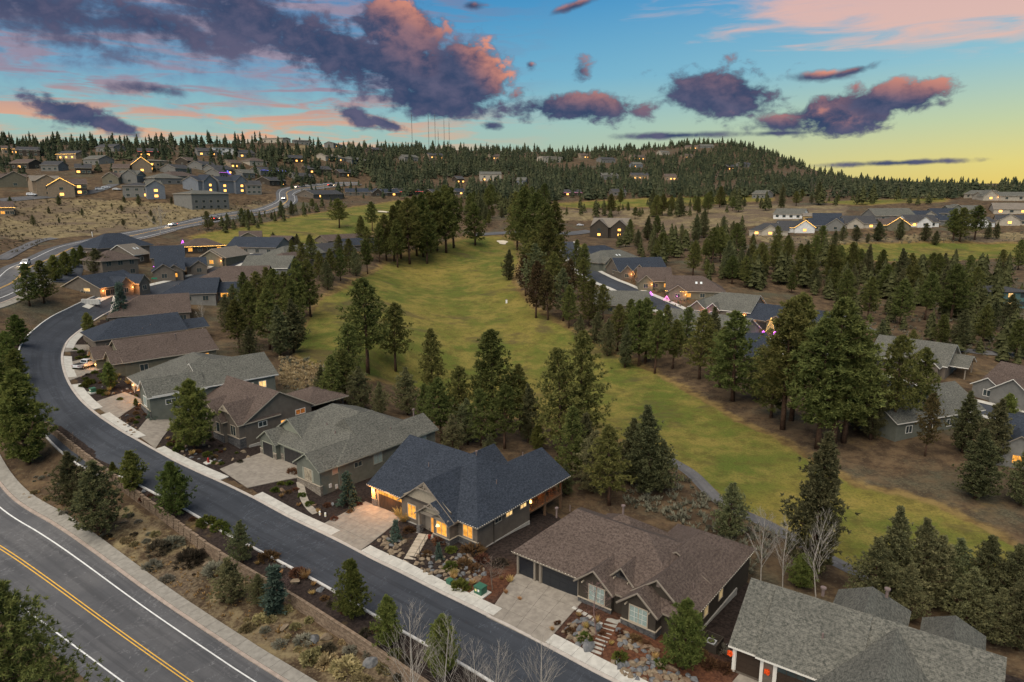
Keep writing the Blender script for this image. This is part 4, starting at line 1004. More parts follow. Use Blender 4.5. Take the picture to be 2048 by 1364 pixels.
# ---------------------------------------------------------------- houses of the rows and hillsides, set by their visible eave
def eave_pt(px, py, eh):
    """point eh above the ground whose picture lies at the pixel"""
    k = eh * 4.0
    for _ in range(6):
        g = G(px, py + k)
        if g[1] > 1900 or g[1] < 20: k += 3; continue
        k = .5 * k + .5 * eh * F / g[1] * (1.02 - .05 * (g[1] < 300))
    return np.array([g[0], g[1], g[2] + eh])
RX = random.Random(3)
def row_house(label, p1, p2, depth, rise, wall, roof, trim='taupe', ends='gg', eh=3.0, gables=(), lit=1, wins=4, axis='u', lamps=0, group=None, string=None, storeys=1, garage=None, power=14, litm=None, hr=(None, None), name='house', sky=False, oh=.5):
    a = eave_pt(*p1, eh); b = eave_pt(*p2, eh)
    # the eave runs level: take the mean height
    d = b[:2] - a[:2]; L = float(np.linalg.norm(d)); rot = math.atan2(d[1], d[0]); zt = (a[2] + b[2]) / 2
    inx = np.array([-d[1], d[0]]) / L * oh; base = zt - eh
    H = House(label, (a[0] + inx[0], a[1] + inx[1], base), rot, wall, roof, trim, name=name, group=group)
    W = H.wing(oh, L - oh, 0, depth, eh + .15, rise, axis, ends, oh=oh, zb=-4, hr=hr)
    faces = []
    for (c, w, pr, gr) in gables:
        x = L * c; g = H.wing(x - w / 2, x + w / 2, -pr, depth * .5, eh + .1, gr, 'v', 'gg', oh=.4, zb=-3); faces.append((g, x, w))
    near = a[1] < 330; lm = (litm or M_LIT) if near else M_LITF
    xs = []
    for k in range(wins):
        x = L * (k + .7) / (wins + .4)
        if any(abs(x - gx) < gw / 2 + .7 for _, gx, gw in faces): continue
        if garage is not None and abs(x - L * garage) < 3.4: continue
        xs.append((W, x))
    xs += [(g, x) for g, x, w in faces]
    RX.shuffle(xs)
    for i, (w, x) in enumerate(xs):
        for st_ in range(storeys):
            H.window(w, 'f', x, .95 + st_ * 2.9, 1.5 if near else 1.8, 1.3, lm if (i < lit and (st_ == 0 or RX.random() < .5)) else M_GLASS, None, 2 if near else 1)
    if garage is not None: H.garage(W, 'f', L * garage, .1, 4.8, 2.3, M_GARAGE, None, 3, 3)
    if ends[0] == 'g' and axis == 'u': H.window(W, 'l', depth * .45, 1.5, 1.4, .9, M_GLASS)
    if ends[1] == 'g' and axis == 'u': H.window(W, 'r', depth * .5, 1.4, 1.4, .9, M_GLASS)
    for k in range(lamps): H.lamp(W if not faces or k % 2 else faces[0][0], 'f', (L * (garage if garage is not None else .4) + (-3 if k == 0 else 3)) if (not faces or k % 2) else faces[0][1] + faces[0][2] / 2 - .4, 2.0, power)
    if string:
        H.string([(0, -oh - .05, eh - .1), (L, -oh - .05, eh - .1)], string, .5, .09)
        for g, x, w in faces: H.string([(x - w/2 - .4, g['v0'] - .5, eh), (x, g['v0'] - .5, eh + g['rise'] + .1), (x + w/2 + .4, g['v0'] - .5, eh)], string, .4, .10)
    if near:
        for k in range(2): u = L * RX.uniform(.2, .8); v = depth * RX.uniform(.1, .3); H.vent(u, v, eh + rise * v / depth * 2, .4, .07)
    if sky:
        for k in range(2):
            u = L * .5 + k * 1.6; v = depth * .25; z = eh + .15 + rise * .5; sl = rise / (depth / 2)
            MB().add([(u, v - .5, z - .5 * sl + .08), (u + .7, v - .5, z - .5 * sl + .08), (u + .7, v + .5, z + .5 * sl + .08), (u, v + .5, z + .5 * sl + .08)], [[0, 1, 2, 3]]).obj('skylight', mat('skylight_glass', (.62, .66, .66), .2, .6), H.E)
    H.L = L; H.W = W; return H
GL = 'houses of the left row and cluster'
def left_cluster():
    o = dict(group=GL)
    # house beyond the umber one: grey roof, turned to the bend of the street
    p = np.array(ST(-81.2, 4.2)); H = House('grey green house with pale grey roof and orange garage lamps at the street bend', (p[0], p[1], 0), ANG - R(9.6), 'green', 'gray', 'white', group=GL)
    A = H.wing(.2, 17.0, .5, 22.6, 9.8, 3.7, 'u', 'hh', oh=.5, zb=2, hr=(3.4, 8.6)); B = H.wing(4.5, 16.95, 9, 22.8, 9.78, 3.2, 'v', 'gg', oh=.48, walls=False)
    C = H.wing(10.9, 17.05, -.4, 9, 9.75, 2.3, 'v', 'gg', oh=.45, zb=2)
    H.window(C, 'f', 14, 7.2, 1.7, 1.7, M_GLASSB, TRIM['white']); H.stone(C, 'f', 10.85, 17.1, 3, 6.8, M_STONE); H.window(C, 'r', 3.2, 7.6, 1.9, .8, M_GLASS, TRIM['white']); H.garage(A, 'f', 5.2, 6.3, 4.9, 2.4, M_GARAGE)
    H.lamp(A, 'f', 2.2, 8.3, 55); H.lamp(A, 'f', 8.3, 8.3, 55); H.lamp(A, 'f', 10.2, 8.0, 35)
    for v in (15, 17.5, 20): H.window(A, 'r', v, 7.4, 1.3, 1.2, M_LITW, TRIM['white'])
    for u, v, z in ((8, 9, 12.6), (13.5, 7, 11.2)): H.vent(u, v, z, .3)
    H = row_house('brown roofed olive house with stone gables above the parked pickup', (249,722), (441,699), 13.5, 3.4, 'olive', 'brown', 'tan', 'gg', 3.4, (), 0, 3, **o)
    gm = dict(zb=-4, oh=.4)
    g = H.wing(-1.6, 4.5, .3, 6.2, 3.5, 1.9, 'u', 'gg', **gm); H.window(g, 'l', 3.2, 1.2, 1.5, 1.5, M_GLASSB, TRIM['tan']); H.stone(g, 'l', .25, 6.2, -3, .9, M_STONE2)
    g = H.wing(-3.2, 4.5, 7.4, 12.8, 3.5, 1.9, 'u', 'gg', **gm); H.lamp(g, 'l', 7.8, 1.9, 12); H.lamp(g, 'l', 12.4, 1.9, 12); H.garage(g, 'l', 10.1, -.3, 3.4, 2.4, M_GARAGEB)
    H.window(H.W, 'f', H.L - 3.6, 1.4, 2.8, 1.2, M_LIT, TRIM['tan']); H.vent(H.L * .62, 4.6, 5.6, 1.2, .12, True)
    H = row_house('long taupe house under a navy hip roof behind the brown roofed olive house', (190,677), (380,662), 13, 3.2, 'taupe', 'navy', 'taupe', 'hg', 3.4, (), 0, 4, **o)
    H.wing(H.L - .6, H.L + 5.5, 2.5, 9.5, 3.2, 1.6, 'u', 'gg', walls=False)
    for v in (3, 9): H.box('patio_post', H.L + 5.1, H.L + 5.3, v, v + .2, -3, 3.2, TRIM['dark'])
    row_house('long house with wide brown roof left of the two thin bare birches', (215,629), (386,628), 14.5, 4.0, 'taupe', 'brown', 'taupe', 'hg', 3.2, (), 0, 6, **o)
    H = row_house('navy roofed house with small lit rear porch left of the pine clump', (318,583), (436,592), 13.5, 3.6, 'gray', 'navy', 'taupe', 'hg', 3.2, (), 0, 3, **o)
    g = H.wing(H.L - .5, H.L + 5.5, 4, 11, 3.0, 2.4, 'u', 'gg'); H.window(g, 'f', H.L + 2.4, 1.2, 4.2, 1.2, M_LIT, TRIM['tan'], 3)
    row_house('house with broad brown roof in the middle of the left cluster', (383,560), (534,565), 15, 3.8, 'taupe', 'brown', 'taupe', 'hg', 3.1, (), 0, 3, **o)
    H = row_house('taupe corner house with navy roof and glowing orange entry by the mailboxes', (202,576), (291,563), 12.5, 3.0, 'taupe', 'navy', 'tan', 'gg', 3.3, ((.52, 5.5, 1.2, 2.1), (.88, 4.2, 2.2, 2.2)), 0, 2, lamps=2, power=70, **o)
    H.lamp(H.W, 'f', 1.5, 2.2, 70); H.garage(H.W, 'f', H.L * .25, .1, 3.6, 2.3, M_GARAGE); H.window(H.W, 'l', 4.3, 2.2, 2.0, .8, M_LITW)
    row_house('two storey taupe house with brown hip roof beside the round evergreen', (206,521), (284,520), 11, 2.6, 'taupe', 'brown', 'taupe', 'hh', 5.6, (), 0, 3, storeys=2, **o)
    row_house('tan roofed gable house with two white skylights', (270,511), (304,506), 11, 3.2, 'taupe', 'tan', 'white', 'gg', 3.4, (), 0, 1, sky=True, **o)
    row_house('broad navy hip roofed house nearest the highway bend', (197,496), (311,491), 15, 4.4, 'taupe', 'navy', 'taupe', 'hh', 3.2, (), 0, 3, **o)
    H = row_house('navy roofed house with amber windows and bare tree in front', (301,515), (373,517), 12, 3.6, 'taupe', 'navy', 'taupe', 'gg', 3.4, (), 2, 3, **o)
    H.string([(1, -.8, .5), (4.5, -.8, .4)], M_PURPLE, .8, .12)
    row_house('navy roofed house with a single amber front window and gabled garage', (312,541), (374,541), 11, 3.4, 'taupe', 'navy', 'taupe', 'gg', 3.2, ((.28, 6.5, 2.2, 2.2), (.62, 5, 1.2, 1.8)), 1, 2, **o)
    row_house('small navy roofed wing with teal lit window in the left cluster', (372,534), (417,531), 9, 2.4, 'taupe', 'navy', 'taupe', 'gg', 3.0, ((.6, 5, .8, 1.8),), 0, 2, **o)
    H = row_house('tan gabled house with brown roof and pink lit tree on its porch', (398,513), (453,517), 15, 2.8, 'olive', 'tan', 'tan', 'gg', 3.3, ((.5, 8.5, 1.0, 2.4),), 3, 3, axis='v', lamps=1, power=30, **o)
    H = row_house('low brown house edged with a bright row of amber bulbs', (368,493), (453,492), 11, 2.6, 'brown', 'brown', 'taupe', 'hh', 2.9, (), 2, 4, string=M_STRING, **o)
    row_house('navy roofed grey house near the upper left green', (452,493), (553,496), 12, 3.4, 'gray', 'navy', 'taupe', 'gg', 3.1, (), 1, 4, lamps=1, **o)
    row_house('tan gabled house at the edge of the upper left green', (478,477), (526,476), 11, 2.6, 'olive', 'brown', 'tan', 'gg', 3.0, ((.4, 9, .6, 2.4),), 0, 2, **o)
    row_house('grey roofed house between the brown roof and the pine clump', (480,533), (577,539), 12, 3.4, 'gray', 'gray', 'white', 'gg', 3.0, (), 0, 2, **o)
    row_house('low brown house half hidden behind the grey roof', (567,524), (632,521), 11, 2.6, 'taupe', 'brown', 'taupe', 'hg', 3.0, (), 0, 2, **o)
    row_house('pale grey roofed house behind the left pines', (572,511), (653,508), 12, 3.2, 'gray', 'gray', 'taupe', 'hg', 3.0, (), 0, 2, **o)
    row_house('brown roofed house with amber entry lamps near the lit yellow tree', (528,487), (572,489), 11, 2.8, 'brown', 'brown', 'tan', 'gg', 3.0, (), 1, 2, lamps=2, power=20, **o)
    row_house('low grey roofed house by the left pine grove', (640,502), (716,500), 11, 2.8, 'gray', 'dark', 'taupe', 'gg', 3.0, (), 0, 2, **o)
    row_house('low navy roofed house touching the left pine grove', (690,489), (760,490), 11, 2.6, 'gray', 'navy', 'taupe', 'gg', 3.0, (), 0, 2, **o)
    row_house('low brown roofed house highest beside the left pine grove', (655,480), (740,479), 11, 2.2, 'taupe', 'brown', 'taupe', 'gg', 3.0, (), 0, 2, **o)
GR = 'houses of the right row'
def right_row():
    o = dict(group=GR)
    H = row_house('navy roofed house with dark solar panels at the far end of the right row', (1184,511), (1252,506), 13, 3.4, 'gray', 'navy', 'taupe', 'gh', 3.0, (), 2, 3, lamps=2, power=60, **o)
    H = row_house('grey roofed house with two white skylights, second in the right row', (1196,529), (1292,517), 15, 4.0, 'green', 'gray', 'taupe', 'hh', 3.2, ((.2, 5, 1.5, 2),), 0, 3, garage=.5, sky=True, **o)
    row_house('navy roofed house with orange lamps at its gabled front in the right row', (1236,542), (1337,541), 14, 4.2, 'taupe', 'navy', 'tan', 'gg', 3.2, ((.14, 4.5, 2, 2.2), (.38, 5, 1.5, 2.4)), 0, 3, lamps=2, power=50, **o)
    row_house('brown roofed house between the navy roof and the pink lit house', (1276,562), (1347,563), 14, 4.0, 'olive', 'brown', 'tan', 'gg', 3.2, ((.2, 5, 2, 2.2),), 1, 3, lamps=1, power=40, **o)
    H = row_house('brown roofed house with two skylights and pink lit porch', (1330,579), (1452,586), 14, 4.2, 'olive', 'brown', 'tan', 'gh', 3.2, ((.2, 6, 2, 2.0),), 1, 4, string=None, sky=True, lamps=1, power=40, **o)
    H.string([(0, -.6, 3.1), (7, -2.6, 3.1)], M_STRING, .5, .08); glow(H.E, (4, -4, 1.2), 80, (1, .25, .7))
    H = row_house('grey roofed taupe house with pink glowing porch in the right row', (1374,608), (1500,630), 15, 4.2, 'taupe', 'gray', 'white', 'hg', 3.2, ((.18, 5, 1.5, 2.2), (.42, 4, .8, 1.8)), 0, 3, lamps=2, power=45, garage=.75, **o)
    glow(H.E, (7, -2.5, 1.2), 110, (1, .15, .75)); H.lamp(H.W, 'r', 9, 1.8, 30)
    H = row_house('navy roofed house with orange garage lamps and pale gable by the lit yellow tree', (1487,632), (1650,662), 14, 3.6, 'olive', 'navy', 'taupe', 'gg', 3.1, ((.42, 6, .8, 1.9),), 0, 5, lamps=2, power=60, garage=.25, **o)
    H.lamp(H.W, 'f', 2, 2.0, 50)
    H = row_house('long grey house with mottled grey roof at the right end of the far street', (1733,706), (1892,736), 14, 4.0, 'taupe', 'gray', 'white', 'gg', 3.1, ((.62, 5, 1.6, 2.4), (.80, 4, 2.4, 1.8)), 0, 3, garage=.22, **o)
    H.window(H.W, 'r', 9, 1.2, 1.6, 1.2, M_LITW, TRIM['white']); H.wing(H.L - .6, H.L + 3.2, 3, 11, 3.0, 2.0, 'u', 'gg', walls=False)
    for v in (3.4, 10.6): H.box('porch_post', H.L + 2.8, H.L + 3.05, v - .12, v + .12, -2, 3, TRIM['taupe'])
    H = row_house('taupe house with brown roof and pale board gables at the right edge', (1950,764), (2085,800), 13, 4.2, 'gray', 'brown', 'white', 'gg', 3.0, ((.22, 6.5, 1.5, 2.0), (.62, 9, 2.2, 3.2)), 0, 2, garage=.62, **o)
    # seen from behind, on the near side of the far street
    row_house('grey roofed house behind the fairway oaks', (1186,612), (1302,609), 13, 3.6, 'olive', 'gray', 'taupe', 'gg', 3.0, (), 0, 2, **o)
    row_house('grey roofed house with white barge boards behind the fairway pines', (1316,642), (1478,674), 13, 3.6, 'green', 'gray', 'white', 'gg', 3.0, ((.12, 7, 1.2, 2.6),), 0, 3, **o)
    H = row_house('navy roofed house with green lit patio door behind the round pine', (1490,716), (1560,706), 14, 4.2, 'brown', 'navy', 'taupe', 'gg', 3.2, ((.35, 6, 2.5, 2.0),), 0, 1, **o)
    H.window(H.wings and H.W, 'f', H.L * .8, .3, 1.6, 2.1, mat_emit('green_blind', (.35, .55, .42), .35, .3), TRIM['white'])
    H = row_house('grey house with teal windows half hidden by two slim pines', (1790,850), (1968,812), 13, 3.8, 'green', 'gray', 'white', 'gg', 3.4, (), 0, 4, litm=M_GLASSB, **o)
    row_house('navy roofed house with one orange window at the right picture edge', (1990,888), (2085,902), 12, 4.0, 'gray', 'navy', 'gray' if False else 'taupe', 'gg', 3.4, ((.45, 6, 1, 2.4),), 2, 2, **o)
    H = row_house('teal house with tall amber windows among the right pines', (1976,584), (2062,586), 12, 1.2, 'teal', 'dark', 'dark', 'hh', 5.6, (), 2, 3, storeys=2, litm=M_LITW, group=None)
    H = row_house('large brown timber lodge with wavy tan roof beyond the fairway', (1180,453), (1256,455), 16, 5.0, 'brown', 'tan', 'dark', 'gg', 6.0, ((.25, 11, 2, 4.5), (.78, 10, 2, 4.2)), 2, 4, storeys=2, group=None)
    H.string([(2, -3, .6), (H.L - 2, -3, .6)], TRIM['dark'], .3, .1)
left_cluster(); right_row()
def cluster(specs, where, group, depth=11, eh=3.0):
    n = len(specs)
    for i, sp in enumerate(sorted(specs, key=lambda q: q[0] + q[1])):
        x0, x1, y, wall, roof, lit, kw = (*sp, {})[:7] if len(sp) == 6 else sp
        kw = dict(kw); e = kw.pop('eh', eh); dsc = kw.pop('dsc', None)
        rn = dict(navy='navy', brown='brown', gray='grey', tan='tan', dark='charcoal')[roof]
        wn = dict(taupe='taupe', green='sage', brown='dark brown', gray='grey', beige='beige', white='white', olive='olive', blue='blue grey', teal='teal', raw='unfinished timber', tan='tan')[wall]
        lab = dsc or '%s house, %s roof, %s from left %s' % (wn, rn, ordinal(i + 1), where)
        row_house(lab, (x0, y), (x1, y + kw.pop('dy', 0)), kw.pop('depth', depth), kw.pop('rise', 2.6), wall, roof, kw.pop('trim', 'tan'), kw.pop('ends', 'gg'), e, kw.pop('gables', ()), lit, kw.pop('wins', 3), group=group, **kw)
S = M_STRING
cluster([(1496,1577,461,'beige','dark',2,dict(gables=((.55,9,1,3),),ends='hg',litm=M_LIT,depth=14,rise=3.6)), (1562,1628,455,'white','dark',1,dict(gables=((.7,11,1,4),),string=S,depth=14,rise=3.4)), (1618,1690,451,'gray','navy',0,dict(gables=((.72,11,1,4),),depth=14,rise=3.8)),
         (1690,1756,447,'beige','dark',1,dict(gables=((.3,9,.8,3),),depth=14,rise=4)), (1766,1824,450,'olive','brown',0,dict(gables=((.5,13,1,4.2),),string=S,depth=13,rise=3.2)), (1816,1880,444,'white','dark',1,dict(gables=((.5,9,1,3),),depth=14,rise=3.8)),
         (1544,1605,428,'white','gray',0,dict(depth=11,rise=3.2,wins=4)), (1604,1646,432,'raw','tan',0,dict(depth=9,rise=1.5,eh=3.6)), (1624,1684,436,'white','navy',0,dict(depth=11)), (1750,1832,431,'gray','gray',0,dict(depth=13,rise=4)), (1832,1884,431,'beige','navy',1,dict(gables=((.5,9,1,2.6),),depth=12)),
         (1866,1918,426,'gray','navy',0,dict(depth=12)), (1898,1970,420,'green','gray',0,dict(gables=((.2,10,1,3.4),),depth=13)), (1936,1992,444,'white','dark',0,dict(gables=((.5,8,1,2.8),),depth=12)), (1990,2062,440,'beige','dark',1,dict(gables=((.4,10,1,3.4),),depth=13)), (1985,2062,418,'beige','tan',2,dict(depth=13,rise=3.4)), (1880,1940,441,'gray','navy',0,dict(depth=12))],
        'in the bright cluster above the right green', 'houses of the right hillside cluster')
cluster([(1925,1975,388,'beige','gray',0,dict(depth=12)), (1966,2062,392,'beige','gray',1,dict(gables=((.15,10,1,4),),depth=14,lamps=1)), (1502,1530,387,'gray','gray',0,dict(depth=12,eh=4))], 'on the upper right slope', 'houses of the upper right slope')
cluster([(0,32,415,'tan','brown',1,dict(string=S,depth=12,eh=4)), (2,60,358,'olive','brown',0,dict(depth=14,eh=4.5,gables=((.5,14,1,4),))), (66,128,362,'tan','tan',0,dict(depth=14,eh=8,storeys=2,gables=((.5,10,1,3),))), (110,146,372,'tan','brown',3,dict(depth=12,eh=6,storeys=2,gables=((.4,12,1,4),),string=S)), (142,178,368,'brown','brown',1,dict(depth=12,eh=6,storeys=2)),
         (205,240,355,'olive','brown',0,dict(depth=12,eh=4,gables=((.5,9,1,3),))), (236,276,350,'gray','gray',0,dict(depth=12,eh=5,gables=((.6,9,1,3),))), (244,305,372,'gray','dark',1,dict(depth=12,eh=6.5,storeys=2,litm=M_LITW,rise=1.6,ends='hh')), (296,330,372,'blue','gray',1,dict(depth=11,eh=7,storeys=2,gables=((.5,9,1,3),),litm=M_LITW)), (310,370,356,'gray','gray',0,dict(depth=14,eh=4,ends='hh')),
         (385,462,388,'gray','gray',0,dict(depth=14,eh=8.5,storeys=2,ends='hh',rise=1.6,wins=5)), (398,440,362,'blue','navy',2,dict(depth=12,eh=7,storeys=2,gables=((.5,10,1.5,3.6),))), (440,495,362,'blue','navy',3,dict(depth=12,eh=7.5,storeys=2,gables=((.75,9,2,3.6),))), (492,526,370,'gray','dark',0,dict(depth=11,eh=6,storeys=2)), (345,400,352,'gray','brown',0,dict(depth=12,ends='hh',eh=4))],
        'along the dry slope over the highway', 'houses on the left slope')
cluster([(5,42,298,'tan','brown',2,dict(string=S)), (32,82,300,'brown','dark',0,dict(eh=5,storeys=2)), (112,152,308,'tan','dark',3,dict(string=S,eh=4)), (190,228,294,'gray','dark',0), (272,303,330,'tan','brown',2,dict(string=S,gables=((.4,12,1,5),),eh=5)), (288,347,322,'tan','tan',2,dict(rise=.7,ends='hh',eh=7,storeys=2,wins=5)), (276,318,303,'brown','dark',2,dict(string=M_RED)), (395,436,302,'gray','dark',2),
         (426,470,296,'white','gray',0,dict(rise=.6,eh=6,storeys=2)), (478,512,306,'gray','dark',1), (430,470,338,'gray','dark',1,dict(eh=4)), (462,486,326,'tan','brown',2), (500,536,322,'beige','brown',0,dict(ends='hh')), (522,572,341,'gray','dark',0,dict(string=M_BLUE)), (576,612,316,'brown','dark',2), (614,665,338,'brown','dark',1), (652,690,314,'beige','tan',3,dict(litm=M_LITW)), (704,740,320,'gray','gray',0,dict(eh=4,ends='hh')),
         (520,566,277,'beige','tan',0,dict(rise=1)), (588,622,279,'gray','dark',0,dict(rise=1)), (668,694,285,'gray','dark',2), (440,458,345,'gray','dark',0,dict(string=M_PURPLE)), (150,186,336,'brown','dark',1), (80,118,330,'gray','dark',0), (18,58,326,'brown','brown',1), (165,198,318,'gray','gray',0), (224,260,336,'tan','brown',1), (352,386,337,'gray','dark',0), (376,408,322,'brown','brown',2), (405,438,330,'gray','dark',0), (486,512,346,'gray','gray',0), (540,574,361,'brown','dark',1), (592,628,352,'gray','dark',0), (680,712,345,'brown','dark',2)], 'high on the left hill', 'houses high on the left hill', 12, 4.0)
cluster([(628,690,388,'taupe','dark',1,dict(depth=12)), (690,744,384,'taupe','navy',0,dict(depth=12)), (744,800,385,'brown','navy',1,dict(depth=12,gables=((.2,8,1,3),))), (800,846,383,'brown','dark',0,dict(depth=12,string=M_RED)), (1128,1164,385,'brown','dark',1,dict(string=M_PINK)), (1226,1254,384,'gray','dark',0), (866,885,385,'brown','dark',1), (912,934,383,'gray','navy',1)], 'at the foot of the far hill', 'houses at the foot of the far hill')
cluster([(746,770,299,'brown','dark',0), (810,838,314,'gray','gray',0,dict(eh=5)), (858,890,310,'tan','dark',3,dict(litm=M_LITW)), (984,1006,312,'tan','brown',3), (960,1004,348,'beige','gray',3,dict(eh=7,storeys=2,litm=M_LITW)), (914,930,357,'brown','dark',2), (1032,1052,360,'blue','gray',0), (1085,1126,314,'beige','tan',0,dict(eh=7,storeys=2,rise=1)), (1162,1180,310,'tan','brown',2), (1203,1232,318,'gray','dark',0,dict(eh=5)),
         (1266,1292,313,'tan','brown',3), (1266,1286,328,'blue','gray',1), (1206,1238,350,'gray','gray',0,dict(eh=5)), (1262,1298,350,'tan','dark',3), (1322,1340,304,'beige','gray',0), (1368,1396,293,'tan','brown',2), (1370,1386,310,'tan','brown',2), (1400,1428,291,'gray','gray',0), (1455,1476,333,'brown','dark',2), (1330,1354,352,'tan','brown',2), (1484,1504,328,'gray','dark',0)], 'among the trees of the far hill', 'houses in the trees of the far hill', 12, 4.5)
# ---------------------------------------------------------------- foliage materials
def leaf(name, c1, c2, c3=None, trans=.35, ns=1.1):
    m = bpy.data.materials.new(name); m.use_nodes = True; T = NT(m.node_tree); T.n.clear()
    tc = T.node('ShaderNodeTexCoord'); oi = T.node('ShaderNodeObjectInfo')
    n = T.noise(tc.outputs['Object'], ns, 4, .7); n2 = T.noise(tc.outputs['Object'], 7.0 if ns > .5 else .35, 2, .6)
    c = T.mix(T.smooth(n, .35, .66), c1, c2); c = T.mix(T.m('MULTIPLY', T.smooth(n2, .52, .72), .6), c, c3 or tuple(x * 1.5 for x in c2))
    hs = T.node('ShaderNodeHueSaturation'); T.put(hs.inputs['Color'], c)
    T.put(hs.inputs['Value'], T.m('ADD', T.m('MULTIPLY', oi.outputs['Random'], .7), .95)); T.put(hs.inputs['Hue'], T.m('ADD', T.m('MULTIPLY', T.m('FRACT', T.m('MULTIPLY', oi.outputs['Random'], 9.7)), .05), .472))
    d = T.node('ShaderNodeBsdfDiffuse'); T.put(d.inputs[0], hs.outputs[0]); t = T.node('ShaderNodeBsdfTranslucent'); T.put(t.inputs[0], hs.outputs[0])
    mx = T.node('ShaderNodeMixShader'); mx.inputs[0].default_value = trans; T.l.new(d.outputs[0], mx.inputs[1]); T.l.new(t.outputs[0], mx.inputs[2])
    o = T.node('ShaderNodeOutputMaterial'); T.l.new(mx.outputs[0], o.inputs[0]); return m
L_PINE = leaf('pine_needles', (.060, .072, .024), (.125, .132, .042), (.220, .208, .066)); L_YOUNG = leaf('young_pine_needles', (.065, .084, .024), (.130, .148, .042), (.210, .205, .066))
L_JUN = leaf('juniper_foliage', (.070, .078, .040), (.130, .132, .062), (.20, .182, .084)); L_SPR = leaf('spruce_needles', (.045, .070, .055), (.095, .130, .100)); L_BROWN = leaf('brown_leaves', (.045, .036, .018), (.090, .068, .032))
L_FAR = leaf('far_forest', (.026, .034, .022), (.060, .066, .036), (.100, .092, .054), ns=.06); L_FARG = leaf('bare_aspen_haze', (.10, .085, .07), (.17, .15, .125))
L_SHRUB = leaf('green_shrub', (.040, .055, .014), (.095, .105, .025)); L_RABBIT = leaf('rabbitbrush', (.16, .14, .065), (.34, .29, .15), (.48, .42, .24)); L_SAGE = leaf('sagebrush', (.095, .092, .070), (.185, .175, .135)); L_RED = leaf('russet_shrub', (.065, .035, .022), (.135, .075, .040)); L_GOLD = leaf('dry_grass', (.22, .145, .055), (.40, .28, .12)); L_DARKSH = leaf('dark_shrub', (.030, .028, .020), (.075, .062, .042))
M_BARK = mat('pine_bark', (.085, .052, .036), .9, .1, .3, 4); M_BIRCH = mat('birch_bark', (.33, .30, .265), .8, .1, .25, 3); M_TWIG = mat('brown_twigs', (.16, .125, .10), .9, .1, .2, 3); M_TWIGR = mat('rosy_twigs', (.20, .13, .12), .9, .1, .2, 3)
def blades(centres, dirs, length, width, per, rg, spread=1.0, droop=0.0):
    """needle tufts: `per` thin triangles fanning from each centre"""
    n = len(centres); C = np.repeat(centres, per, 0); D = np.repeat(dirs, per, 0)
    d = D + rg.normal(0, spread, C.shape) * .75; d[:, 2] += .25 - droop; d /= np.linalg.norm(d, axis=1)[:, None]
    s = np.cross(d, rg.normal(0, 1, C.shape)); s /= np.linalg.norm(s, axis=1)[:, None] + 1e-9
    ln = length * rg.uniform(.6, 1.25, (len(C), 1)); w = width * rg.uniform(.7, 1.3, (len(C), 1))
    tip = C + d * ln; mid = C + d * ln * .35
    V = np.stack([mid - s * w, mid + s * w, tip], 1)
    # second face towards the branch gives each blade a leaf outline
    V2 = np.stack([mid + s * w, mid - s * w, C], 1)
    return np.concatenate([V, V2]).reshape(-1, 3)
def tri_mesh(name, V, mats):
    me = bpy.data.meshes.new(name); n = len(V) // 3
    me.vertices.add(len(V)); me.vertices.foreach_set('co', V.astype(np.float32).ravel()); me.loops.add(len(V)); me.loops.foreach_set('vertex_index', np.arange(len(V), dtype=np.int32))
    me.polygons.add(n); me.polygons.foreach_set('loop_start', np.arange(0, len(V), 3, dtype=np.int32)); me.polygons.foreach_set('loop_total', np.full(n, 3, np.int32))
    me.update(calc_edges=True); me.materials.append(mats); return me
def mb_mesh(name, b, m):
    me = bpy.data.meshes.new(name); me.from_pydata(b.v, [], b.f); me.materials.append(m)
    me.polygons.foreach_set('use_smooth', [True] * len(me.polygons)); return me
